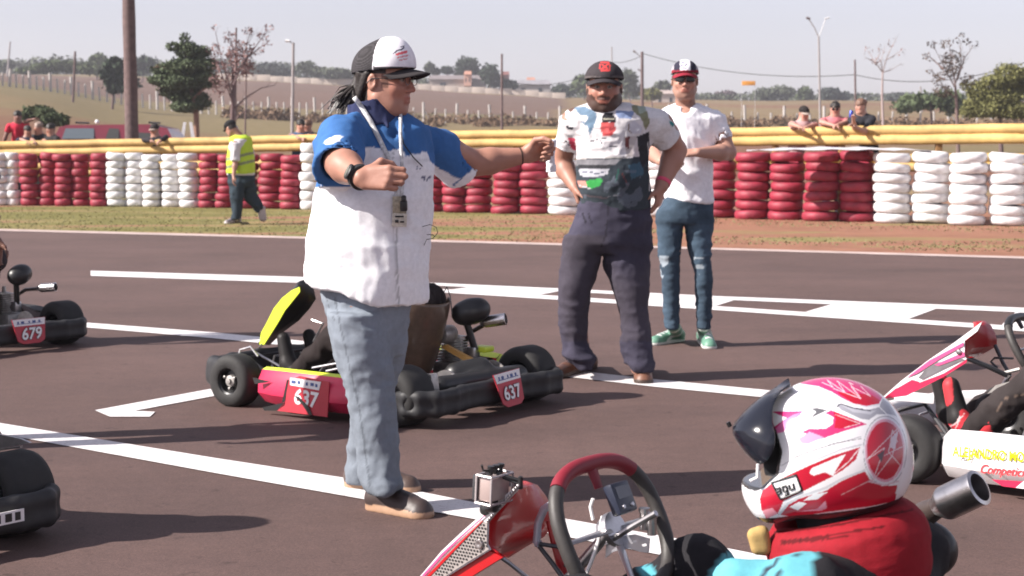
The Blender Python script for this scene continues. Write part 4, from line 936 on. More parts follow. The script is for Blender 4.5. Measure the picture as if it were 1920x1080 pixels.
        for pl, w_ in (([(779, 312), (786, 318), (790, 312)], 2.2), ([(790, 330), (794, 334), (797, 330), (796, 338)], 2), ([(798, 330), (803, 331), (802, 337)], 2.2), ([(805, 337), (808, 329)], 2)): C[instroke(u, v, pl, w_) & (V[:, 1] < 6.1)] = (.06, .07, .16)
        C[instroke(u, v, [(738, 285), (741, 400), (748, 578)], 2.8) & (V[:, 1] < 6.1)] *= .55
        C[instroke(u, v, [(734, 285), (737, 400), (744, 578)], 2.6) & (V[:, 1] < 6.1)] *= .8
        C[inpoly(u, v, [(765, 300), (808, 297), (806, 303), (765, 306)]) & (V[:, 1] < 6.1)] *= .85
    fo = [dict(amp=.015, sc=(5, 5, 3.2), seed=21), dict(amp=.005, sc=(7, 7, 15), seed=22), dict(amp=.0025, sc=(22, 22, 10), seed=23), dict(amp=.010, sc=(11, 11, 2.0), seed=24, mask=lambda V: np.clip((1.0-V[:, 2])/.25, 0, 1))]
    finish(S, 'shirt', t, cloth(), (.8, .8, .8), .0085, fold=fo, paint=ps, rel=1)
    # collar
    S = Sdf(); S.cone(P(704, 236, 6.10), P(694, 188, 6.10), .100, .084, k=0); S.cone(P(706, 262, 6.10), P(693, 170, 6.10), .095, .076, k=0, op='s'); S.cap(P(740, 190, 5.98), P(733, 250, 5.96), .034, .016, k=.01, op='s')
    S.cap(P(722, 218, 6.03), P(727, 238, 6.0), .010, .006, k=.01); S.cap(P(752, 222, 6.1), P(750, 242, 6.02), .010, .006, k=.01)
    finish(S, 'collar', t, cloth(), (.028, .034, .085), .0042, fold=dict(amp=.002, sc=(20, 20, 20), seed=5), rel=1)
    # ---- trousers
    S = Sdf()
    S.loft([R(520, 600, 775, 6.1, .15), R(560, 602, 770, 6.1, .15), R(590, 613, 768, 6.1, .15), R(640, 622, 763, 6.1, .13), R(665, 628, 757, 6.1, .10)], k=.03)
    S.loft([R(585, 614, 720, 6.0, .11), R(640, 622, 728, 6.0, .115), R(700, 638, 739, 5.98, .098), R(750, 648, 742, 5.97, .09), R(800, 660, 746, 5.95, .086), R(850, 671, 748, 5.94, .078), R(890, 678, 751, 5.92, .082), R(905, 685, 753, 5.9, .088), R(919, 690, 752, 5.9, .10)], k=.02)
    S.loft([R(585, 660, 768, 6.22, .11), R(640, 664, 763, 6.24, .105), R(700, 660, 750, 6.28, .095), R(750, 657, 736, 6.3, .085), R(800, 657, 726, 6.32, .08), R(850, 652, 718, 6.34, .085), R(880, 648, 706, 6.35, .09), R(902, 650, 704, 6.35, .095)], k=.02)
    def pj(V, C):
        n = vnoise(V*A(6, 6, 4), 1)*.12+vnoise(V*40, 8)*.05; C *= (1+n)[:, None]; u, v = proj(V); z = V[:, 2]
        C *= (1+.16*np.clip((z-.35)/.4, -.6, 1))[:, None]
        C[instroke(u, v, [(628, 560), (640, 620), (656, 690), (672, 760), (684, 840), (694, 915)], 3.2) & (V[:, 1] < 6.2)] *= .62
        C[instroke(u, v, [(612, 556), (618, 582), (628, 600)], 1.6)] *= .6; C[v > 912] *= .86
    fo = [dict(amp=.013, sc=(4.2, 4.2, 9), seed=31, mask=lambda V: .45+.9*np.exp(-((V[:, 2]-.47)/.14)**2)+1.3*np.exp(-((V[:, 2]-.12)/.1)**2)), dict(amp=.005, sc=(18, 18, 26), seed=32)]
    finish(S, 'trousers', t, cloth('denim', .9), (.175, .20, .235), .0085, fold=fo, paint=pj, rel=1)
    # ---- shoes
    g = lambda u, v: G(u, v)
    shoe('shoe', t, g(694, 953), g(806, 974), P(720, 915, 5.94), w_=.052, upper=(.045, .03, .028), sole=(.36, .22, .14), lace=(.02, .015, .015), h=.0055)
    shoe('shoe', t, g(650, 913), g(786, 925), P(678, 885, 6.33), w_=.050, upper=(.07, .045, .038), sole=(.36, .22, .14), h=.006)
    # ---- watch
    ax_ = unit(wrR-elR); wc = wrR-ax_*.012; mb = MB(); x_, y_, z_ = basis(ax_); M_K = mat('black_rubber', (.012, .012, .013), .5)
    mb.lathe([(.036, -.014), (.0425, -.012), (.0425, .012), (.036, .014)], wc, axis=ax_, seg=28); wt = mb.build('watch', M_K, t, world=True)
    vw = unit(_O-wc); n_ = unit(vw-ax_*(vw@ax_)+A(-.35, 0, .1)); cc = wc+n_*.041; mb = MB(); mb.lathe([(.021, -.006), (.027, -.003), (.027, .005), (.022, .009)], cc, axis=n_, seg=24); mb.build('watch_case', M_K, wt, world=True)
    mb = MB(); mb.lathe([(.002, .0095), (.020, .0095)], cc, axis=n_, seg=20); mb.build('watch_dial', mat('dial', (.22, .25, .22), .25), wt, world=True)
    # bracelet
    al = unit(wrL-elL); mb = MB(); mb.lathe([(.029, -.004), (.033, -.002), (.033, .003), (.029, .005)], wrL-al*.02, axis=al, seg=24); mb.build('bracelet', mat('bracelet_brown', (.06, .03, .02), .6), t, world=True)
    # ---- lanyard with badge
    hit = Hit(['shirt', 'collar']); M_L = mat('lanyard_white', (.62, .62, .62), .6, noise=(60, .5))
    ln = ribbon('lanyard', hit, [(664, 182), (676, 198), (694, 226), (712, 262), (730, 300), (744, 335), (749, 372)], .017, M_L, t, off=.006)
    ribbon('strap', hit, [(751, 212), (751, 255), (753, 300), (755, 335), (753, 372)], .012, M_L, ln, off=.012)
    ribbon('cord', hit, [(750, 240), (757, 270), (775, 295), (792, 312)], .004, mat('black_plastic', (.015, .015, .016), .4), ln, off=.010)
    bc = hit(749, 400, .02)
    def card(u0, v0, u1, v1, m, nm, dep, txt=None, tilt=0):
        a = P((u0+u1)/2, (v0+v1)/2, bc[1]-dep); w2 = (u1-u0)/FPX*a[1]; h2 = (v1-v0)/FPX*a[1]; mb = MB(); mb.box(a, (w2, .006, h2), ax=(unit(A(1, .25, tilt)), unit(A(-.25, 1, 0)), unit(A(-tilt, 0, 1))), bev=.002); return mb.build(nm, m, ln, world=True)
    card(736, 368, 762, 402, mat('badge_clear', (.45, .40, .30), .3, noise=(80, .5)), 'badge_holder', .0); card(735, 400, 763, 425, mat('badge_paper', (.62, .58, .5), .6, noise=(90, .35)), 'badge', .004, tilt=-.06)
    mb = MB(); M_T = mat('black_plastic', (.015, .015, .016), .4); mb.box(P(749, 406, bc[1]-.012), (.03, .004, .006), bev=.001); mb.box(P(744, 415, bc[1]-.012), (.012, .004, .01), bev=.001); mb.box(P(754, 416, bc[1]-.012), (.014, .004, .006), bev=.001); mb.build('badge_print', M_T, ln, world=True)
    mb = MB(); mb.box(P(757, 386, bc[1]-.025), (.026, .02, .04), bev=.008); mb.lathe([(.004, 0), (.009, .004), (.009, .018), (.004, .022)], P(757, 378, bc[1]-.03), seg=12); mb.build('microphone', M_T, ln, world=True)
    mb = MB(); q = P(812, 432, 6.0); mb.tube([P(792, 425, 6.0), P(806, 421, 5.98), P(818, 426, 6.0), P(821, 436, 6.02), P(812, 447, 6.02), P(800, 449, 6.02), P(795, 460, 6.02)], .0015, seg=5); mb.tube([P(800, 440, 6.0), P(812, 440, 6.0), P(815, 444, 6.01)], .0015, seg=5); mb.build('loose_wire', mat('wire_grey', (.1, .1, .1), .5), ln, world=True)
    # ---- crumpled white paper in the outstretched hand
    pc_ = P(1033, 283, 6.52); pt_ = thing('paper_roll', (pc_[0], pc_[1], pc_[2]), 'small white folded paper held in the outstretched fist', 'paper'); S = Sdf()
    S.cone(P(1033, 262, 6.52), P(1031, 292, 6.52), .020, .016, k=.006); S.cap(P(1026, 272, 6.52), P(1016, 276, 6.52), .009, k=.01); S.cone(P(1032, 290, 6.52), P(1034, 322, 6.53), .014, .019, k=.006)
    finish(S, 'paper', pt_, cloth('paper_white', .7), (.72, .73, .78), .003, fold=dict(amp=.004, sc=(60, 60, 40), seed=3))
hero()
# ================================================================== bearded man, hands on hips
def bearded():
    Y0 = 9.25; SK = A(.33, .165, .12); b0 = G(1133, 705)
    t = thing('person', (b0[0], b0[1], 0), 'bearded man in printed racing shirt and navy trousers, hands on his hips', 'person')
    f = unit(A(-.10, -1, -.06)); c = P(1133, 166, 9.2); sc = 1.08
    S = Sdf(); H, ax = head_prims(S, c, f, sc=sc, fat=.014)
    S.cap(H(-.02, 0, -.05), P(1138, 215, Y0+.03), .07, .085, k=.04)
    shR, elR, wrR = P(1072, 228, Y0), P(1054, 306, Y0+.16), P(1078, 350, Y0+.02); shL, elL, wrL = P(1240, 232, Y0), P(1267, 282, Y0+.12), P(1240, 350, Y0)
    S.loft([R(205, 1095, 1200, Y0, .09), R(235, 1080, 1225, Y0, .12), R(330, 1090, 1205, Y0, .15), R(400, 1095, 1210, Y0, .13)], k=.03)
    arm_prims(S, shR, elR, wrR, (.062, .052, .050, .034)); arm_prims(S, shL, elL, wrL, (.066, .060, .056, .038))
    for h, k, a in ((P(1100, 430, Y0), P(1080, 560, Y0), P(1092, 680, Y0)), (P(1180, 430, Y0), P(1188, 560, Y0), P(1196, 690, Y0-.05))): S.cap(h, k, .075, .055, k=.03); S.cap(k, a, .055, .04, k=.03)
    hand_prims(S, wrR, A(.25, -.1, -.9), A(.9, -.2, .1), A(.2, -.9, 0), 1.0, curl=(.6, .7, .4), tc=.3)
    hand_prims(S, wrL, A(-.18, -.05, -.95), A(-.85, .3, 0), A(-.2, -.95, 0), 1.1, curl=(.5, .6, .4), tc=.3)
    fine = [(c-A(.17, .17, .18), c+A(.17, .17, .17), .0055), (wrR-A(.07, .12, .14), wrR+A(.09, .09, .05), .0065), (wrL-A(.09, .12, .15), wrL+A(.08, .09, .05), .0065)]
    def pt(V, C):
        C *= (1+.12*vnoise(V*15, 2))[:, None]; paint_head(V, C, H, ax, c, sc, SK, dict(beard=.6, beardk=.85, hair=(.022, .015, .013), brow=(.02, .015, .012), scalp=1, hairline=.05))
    finish(S, 'body', t, skin_mat(), SK, .013, fine, paint=pt)
    def pc(V, C, x, y, z):
        C[:] = (.045, .038, .042); u, v = proj(V)
        for pl in ([(1127, 117), (1141, 117)], [(1129, 121), (1139, 129)], [(1141, 119), (1128, 130)], [(1128, 132), (1142, 132)], [(1143, 122), (1143, 130)], [(1125, 121), (1125, 128)]): C[instroke(u, v, pl, 3.2) & (x > 0)] = (.55, .06, .06)
        C[(z < .062) & (x > 0) & (z > .05)] = (.10, .085, .085)
    cap(t, c, H, ax, sc, pc, h=.0055, vis=(.04, .034, .038), fat=.008, vis_kw=dict(L=.062, tilt=.18, drop=.020, w_=.086, z0=.052), zb=.042)
    # shirt
    S = Sdf(); rows = [R(196, 1104, 1178, Y0+.02, .085), R(205, 1082, 1215, Y0, .11), R(222, 1066, 1240, Y0, .135), R(250, 1070, 1225, Y0, .15), R(280, 1080, 1217, Y0, .16), R(310, 1081, 1216, Y0-.01, .175), R(340, 1082, 1219, Y0-.01, .18), R(365, 1085, 1220, Y0, .17), R(392, 1090, 1218, Y0, .16), R(420, 1090, 1218, Y0, .155)]
    S.loft(rows, k=.03); S.cap(P(1115, 212, Y0), P(1082, 226, Y0), .05, .072, k=.05); S.cap(P(1165, 212, Y0), P(1232, 234, Y0), .055, .078, k=.05)
    S.cone(P(1076, 230, Y0), P(1060, 278, Y0+.06), .075, .066, k=.03); S.cone(P(1226, 232, Y0), P(1254, 264, Y0+.05), .082, .076, k=.03)
    S.cone(P(1068, 255, Y0+.02), P(1058, 290, Y0+.1), .056, .056, k=0, op='s'); S.cone(P(1246, 252, Y0+.03), P(1262, 275, Y0+.08), .062, .066, k=0, op='s')
    S.cap(P(1135, 180, Y0), P(1138, 206, Y0-.03), .085, .075, k=.004, op='s')
    hz = P(1150, 391, Y0)[2]; S.half(lambda x, y, z: hz+.012*np.sin(x*9)-z)
    z4 = lambda pts: [(1000+a/3.375, 90+b/3.375) for a, b in pts]
    def ps(V, C):
        C[:] = (.62, .60, .61); u, v = proj(V); fr = V[:, 1] < Y0+.10
        def po(pts, col): C[inpoly(u, v, z4(pts)) & fr] = col
        def st(pts, w_, col): C[instroke(u, v, z4(pts), w_/3.375) & fr] = col
        po([(255, 375), (330, 370), (395, 400), (400, 440), (380, 500), (355, 555), (345, 500), (300, 470), (330, 440), (290, 420)], (.13, .20, .28)); po([(290, 425), (340, 430), (345, 445), (330, 470), (300, 455)], (.62, .6, .6))
        po([(215, 385), (250, 365), (262, 385), (235, 410)], (.12, .07, .06)); po([(205, 490), (255, 500), (250, 520), (215, 515)], (.03, .03, .04)); po([(218, 568), (262, 570), (272, 650), (240, 640)], (.45, .05, .09))
        po([(432, 440), (450, 412), (500, 412), (522, 440), (520, 470), (435, 468)], (.02, .02, .025)); st([(445, 446), (510, 450)], 7, (.4, .38, .3))
        po([(425, 470), (515, 472), (522, 520), (490, 560), (440, 555), (425, 510)], (.55, .10, .10)); st([(455, 500), (490, 500), (480, 520), (495, 540), (450, 545)], 9, (.4, .05, .06))
        po([(520, 395), (640, 400), (620, 450), (530, 440)], (.20, .26, .42)); po([(560, 310), (700, 340), (640, 352), (580, 335)], (.30, .32, .42))
        po([(622, 365), (680, 345), (720, 400), (740, 470), (710, 520), (680, 440), (630, 400)], (.22, .22, .14)); po([(650, 350), (700, 350), (716, 400), (672, 420)], (.3, .34, .28))
        po([(600, 480), (640, 455), (690, 500), (680, 540), (620, 540)], (.5, .5, .56)); st([(608, 480), (600, 520), (620, 540)], 7, (.2, .14, .1))
        po([(570, 560), (672, 555), (675, 690), (590, 690)], (.42, .38, .37)); po([(580, 570), (610, 560), (605, 640), (575, 620)], (.14, .05, .05)); po([(622, 640), (665, 560), (672, 690), (630, 690)], (.55, .5, .5))
        st([(360, 590), (410, 580), (440, 600), (420, 610)], 5, (.05, .05, .07)); st([(430, 570), (470, 575)], 5, (.05, .05, .07)); st([(480, 625), (530, 620)], 7, (.05, .05, .07)); st([(380, 608), (500, 640)], 3, (.3, .3, .3))
        po([(262, 700), (600, 698), (700, 680), (760, 600), (760, 1050), (262, 1050)], (.035, .045, .055)); po([(270, 702), (560, 704), (520, 736), (272, 742)], (.16, .155, .17)); po([(280, 742), (510, 738), (470, 765), (284, 765)], (.03, .03, .035))
        po([(285, 768), (350, 760), (440, 770), (480, 762), (468, 800), (400, 815), (300, 810)], (.40, .40, .44)); st([(300, 790), (350, 780), (400, 798), (455, 782)], 6, (.05, .06, .1)); st([(300, 805), (440, 808)], 5, (.1, .2, .3))
        po([(335, 840), (400, 828), (440, 830), (425, 870), (370, 890), (330, 868)], (.04, .30, .07)); po([(275, 840), (330, 845), (345, 880), (290, 880)], (.5, .24, .2)); st([(290, 870), (360, 890)], 6, (.5, .48, .5))
        po([(600, 740), (690, 720), (700, 800), (620, 830)], (.05, .10, .14)); po([(655, 560), (735, 530), (735, 700), (690, 760), (672, 700)], (.03, .03, .035)); st([(725, 600), (740, 760), (735, 900)], 8, (.5, .5, .5))
        st([(470, 940), (560, 930)], 6, (.14, .14, .16)); st([(560, 790), (600, 870)], 7, (.15, .05, .05)); st([(540, 770), (520, 850)], 9, (.02, .09, .07)); st([(300, 930), (460, 950)], 10, (.09, .07, .08)); st([(300, 700), (600, 692)], 4, (.4, .38, .36))
        po([(858, 455), (900, 480), (880, 500), (862, 478)], (.04, .22, .22))
        m = (vnoise(V*28, 7) > .42) & (v > 90+770/3.375) & fr; C[m] = C[m]*.5+A(.07, .08, .10)
        m2 = (vnoise(V*22, 17) > .5) & (v < 90+640/3.375) & fr & (C[:, 0] > .55); C[m2] = C[m2]*.8+A(.05, .04, .03)
    finish(S, 'shirt', t, cloth(), (.6, .6, .6), .0072, fold=[dict(amp=.011, sc=(6, 6, 9), seed=41), dict(amp=.004, sc=(18, 18, 22), seed=42)], paint=ps)
    # trousers
    S = Sdf()
    S.loft([R(375, 1087, 1221, Y0, .155), R(400, 1082, 1221, Y0, .165), R(430, 1068, 1222, Y0, .165), R(455, 1062, 1222, Y0, .15), R(472, 1060, 1222, Y0, .11)], k=.03)
    S.loft([R(440, 1056, 1140, Y0, .12), R(490, 1052, 1124, Y0, .115), R(541, 1047, 1111, Y0-.01, .105), R(575, 1047, 1104, Y0-.01, .10), R(637, 1049, 1106, Y0, .10), R(661, 1057, 1113, Y0, .105), R(680, 1066, 1116, Y0, .11), R(693, 1078, 1117, Y0, .11)], k=.02)
    S.loft([R(440, 1135, 1222, Y0, .12), R(490, 1130, 1219, Y0, .12), R(541, 1146, 1217, Y0-.02, .105), R(575, 1156, 1215, Y0-.03, .10), R(610, 1161, 1219, Y0-.04, .10), R(644, 1164, 1223, Y0-.05, .105), R(678, 1174, 1225, Y0-.06, .11), R(692, 1182, 1222, Y0-.06, .11)], k=.02)
    def pj(V, C):
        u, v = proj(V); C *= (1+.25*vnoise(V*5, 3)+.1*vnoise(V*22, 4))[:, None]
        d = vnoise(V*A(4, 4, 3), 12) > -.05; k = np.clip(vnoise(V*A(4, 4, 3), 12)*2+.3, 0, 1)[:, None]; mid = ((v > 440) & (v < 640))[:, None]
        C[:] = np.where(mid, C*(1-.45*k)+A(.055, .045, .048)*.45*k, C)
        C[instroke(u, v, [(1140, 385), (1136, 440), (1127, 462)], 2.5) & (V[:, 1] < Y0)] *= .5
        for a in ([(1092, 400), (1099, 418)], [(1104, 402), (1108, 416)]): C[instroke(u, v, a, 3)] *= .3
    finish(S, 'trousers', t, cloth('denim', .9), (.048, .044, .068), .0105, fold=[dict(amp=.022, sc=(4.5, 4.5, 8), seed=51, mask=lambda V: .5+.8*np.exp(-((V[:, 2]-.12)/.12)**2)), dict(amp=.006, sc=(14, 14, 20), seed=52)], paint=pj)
    Sb = (.115, .048, .028)
    shoe('shoe', t, G(1110, 690), G(1038, 712), P(1097, 672, Y0), w_=.052, upper=Sb, sole=(.05, .03, .022), h=.007, lace=(.07, .03, .02)); shoe('shoe', t, G(1203, 696), G(1207, 722), P(1201, 680, Y0-.03), w_=.054, upper=(.16, .07, .042), sole=(.05, .03, .022), h=.007, lace=(.1, .04, .03))
    a = unit(wrL-elL); mb = MB(); mb.lathe([(.039, -.012), (.044, -.010), (.044, .010), (.039, .012)], wrL-a*.03, axis=a, seg=24); mb.build('wristband', mat('band_pink', (.62, .06, .13), .6), t, world=True)
bearded()
# ================================================================== man in plain white shirt and jeans
def white_man():
    Y0 = 10.75; SK = A(.40, .22, .165); b0 = G(1285, 650)
    t = thing('person', (b0[0], b0[1], 0), 'slim man in plain white T-shirt, red cap, sunglasses and ripped blue jeans', 'person')
    f = unit(A(-.08, -1, -.02)); c = P(1284, 152, Y0-.03); sc = .98; S = Sdf(); H, ax = head_prims(S, c, f, sc=sc)
    S.cap(H(-.02, 0, -.05), P(1286, 212, Y0+.03), .058, .066, k=.03)
    shR, elR, wrR = P(1238, 222, Y0), P(1224, 288, Y0-.02), P(1240, 303, Y0-.24); shL, elL, wrL = P(1344, 226, Y0), P(1366, 286, Y0-.04), P(1308, 286, Y0-.26)
    S.loft([R(205, 1262, 1312, Y0, .08), R(225, 1242, 1342, Y0, .11), R(300, 1250, 1325, Y0, .12), R(390, 1250, 1325, Y0, .11)], k=.03)
    arm_prims(S, shR, elR, wrR, (.052, .044, .042, .028)); arm_prims(S, shL, elL, wrL, (.054, .048, .046, .028))
    for h, k, a in ((P(1258, 420, Y0), P(1258, 515, Y0), P(1261, 610, Y0)), (P(1308, 420, Y0), P(1319, 515, Y0), P(1320, 612, Y0))): S.cap(h, k, .07, .05, k=.03); S.cap(k, a, .05, .036, k=.03)
    hand_prims(S, wrR, A(.75, -.3, .1), A(.3, .6, -.5), A(0, -.3, 1), .95, curl=(.7, .8, .4)); hand_prims(S, wrL, A(-.9, -.15, -.05), A(-.1, .5, -.8), A(0, -.3, 1), .95, curl=(.4, .7, .4))
    fine = [(c-A(.15, .15, .16), c+A(.15, .15, .15), .006), (wrL-A(.17, .1, .07), wrL+A(.04, .07, .07), .007), (wrR-A(.04, .1, .07), wrR+A(.15, .07, .07), .007)]
    def pt(V, C):
        C *= (1+.1*vnoise(V*15, 2))[:, None]; paint_head(V, C, H, ax, c, sc, SK, dict(beard=.6, beardk=.28, hair=(.03, .02, .016), scalp=1, hairline=.055))
    finish(S, 'body', t, skin_mat(), SK, .013, fine, paint=pt)
    def pc(V, C, x, y, z):
        C[:] = (.03, .028, .05); C[np.abs(y) > .0] = (.028, .026, .045); C[(np.abs(y) < .032) & (x > 0)] = (.75, .74, .78); C[(np.abs(y) > .070) & (x < .05)] = (.35, .33, .36)
        u, v = proj(V)
        for pl in ([(1277, 118), (1284, 116)], [(1276, 124), (1280, 122)], [(1283, 124), (1288, 120)], [(1279, 127), (1286, 128)]): C[instroke(u, v, pl, 2.2) & (x > 0)] = (.08, .07, .15)
        C[(z < .068) & (x > 0.02) & (z > .05)] = (.22, .02, .035)
    cap(t, c, H, ax, sc, pc, h=.0055, vis=(.24, .018, .035), fat=.0, high=.0, vis_kw=dict(L=.060, tilt=.20, drop=.020, w_=.080, z0=.052), zb=.042)
    mb = MB(); MS = mat('sunglass_black', (.008, .008, .01), .12)
    for s in (-1, 1):
        g = [[H(.108-.010*(abs(-1+i/3.))**2*.3-.35*(abs(s*.033+.027*(-1+i/3.))-.033)*0-.012*(i/3-1 if s > 0 else 1-i/3)*1., s*.033+.027*(-1+i/3.), .010+.018*(-1+j/2.)*(1-.25*abs(-1+i/3.)**3)) for j in range(5)] for i in range(7)]
        mb.grid(g); mb.tube([H(.095, s*.058, .016), H(.06, s*.076, .016), H(-.01, s*.087, .010)], .003, seg=5)
    mb.tube([H(.112, -.010, .014), H(.114, 0, .016), H(.112, .010, .014)], .003, seg=5); o = mb.build('sunglasses', MS, t, world=True); q = o.modifiers.new('t', 'SOLIDIFY'); q.thickness = .003
    S = Sdf(); S.loft([R(196, 1268, 1306, Y0+.01, .07), R(206, 1248, 1328, Y0, .09), R(222, 1232, 1352, Y0, .115), R(260, 1232, 1340, Y0, .13), R(300, 1236, 1334, Y0, .135), R(340, 1242, 1335, Y0, .135), R(380, 1248, 1337, Y0, .13), R(400, 1248, 1337, Y0, .13)], k=.03)
    S.cap(P(1270, 210, Y0), P(1244, 222, Y0), .04, .058, k=.04); S.cap(P(1306, 210, Y0), P(1338, 224, Y0), .04, .060, k=.04)
    S.cone(P(1240, 222, Y0), P(1230, 266, Y0-.01), .062, .068, k=.03); S.cone(P(1340, 224, Y0), P(1355, 264, Y0-.02), .062, .064, k=.03)
    S.cone(P(1238, 250, Y0-.01), P(1226, 285, Y0-.02), .055, .058, k=0, op='s'); S.cone(P(1350, 250, Y0-.02), P(1360, 276, Y0-.03), .052, .056, k=0, op='s')
    S.cap(P(1286, 182, Y0), P(1286, 204, Y0-.02), .075, .055, k=.004, op='s'); S.cap(P(1286, 205, Y0-.1), P(1286, 218, Y0-.13), .035, .008, k=.01, op='s')
    hz = P(1290, 379, Y0)[2]; S.half(lambda x, y, z: hz+.008*np.sin(x*14)-z)
    finish(S, 'shirt', t, cloth(), (.80, .79, .83), .009, fold=[dict(amp=.013, sc=(7, 7, 5), seed=61), dict(amp=.004, sc=(18, 18, 14), seed=62)])
    S = Sdf(); S.loft([R(366, 1252, 1335, Y0, .12), R(400, 1229, 1337, Y0, .125), R(418, 1228, 1337, Y0, .11)], k=.02)
    S.loft([R(392, 1232, 1290, Y0, .10), R(415, 1228, 1281, Y0, .10), R(473, 1233, 1276, Y0, .088), R(514, 1240, 1274, Y0-.01, .07), R(575, 1243, 1274, Y0+.01, .068), R(600, 1244, 1274, Y0, .062), R(616, 1248, 1273, Y0, .06)], k=.015)
    S.loft([R(392, 1275, 1337, Y0, .10), R(415, 1283, 1337, Y0, .10), R(473, 1291, 1334, Y0, .088), R(514, 1303, 1336, Y0-.01, .07), R(575, 1304, 1336, Y0+.01, .068), R(600, 1305, 1334, Y0, .062), R(616, 1307, 1332, Y0, .06)], k=.015)
    def pj(V, C):
        u, v = proj(V); C *= (1+.25*vnoise(V*7, 3)+.1*vnoise(V*30, 4))[:, None]; m = (V[:, 1] < Y0) & (v > 480) & (v < 521) & (vnoise(V*A(12, 12, 60), 6) > .32) & ((np.abs(u-1245) < 9) | (np.abs(u-1310) < 10)); C[m] = (.26, .30, .34)
        C[(v > 420) & (v < 480)] *= 1.25
    finish(S, 'trousers', t, cloth('denim', .9), (.042, .066, .095), .009, fold=[dict(amp=.010, sc=(6, 6, 16), seed=71), dict(amp=.004, sc=(18, 18, 30), seed=72)], paint=pj)
    gr = (.10, .22, .16)
    def ex(V, C, tt, zz): C[(zz > .03) & (np.sin(tt*9+zz*60) > .75)] = (.5, .55, .52); C[(tt > .85) & (zz > .03)] *= 1.2
    shoe('shoe', t, G(1278, 640), G(1221, 649), P(1262, 610, Y0), w_=.046, upper=gr, sole=(.6, .6, .58), lace=(.6, .6, .6), h=.007, sole_h=.022, extra=ex)
    shoe('shoe', t, G(1318, 640), G(1332, 656), P(1320, 612, Y0), w_=.048, upper=gr, sole=(.6, .6, .58), lace=(.6, .6, .6), h=.007, sole_h=.022, extra=ex)
white_man()
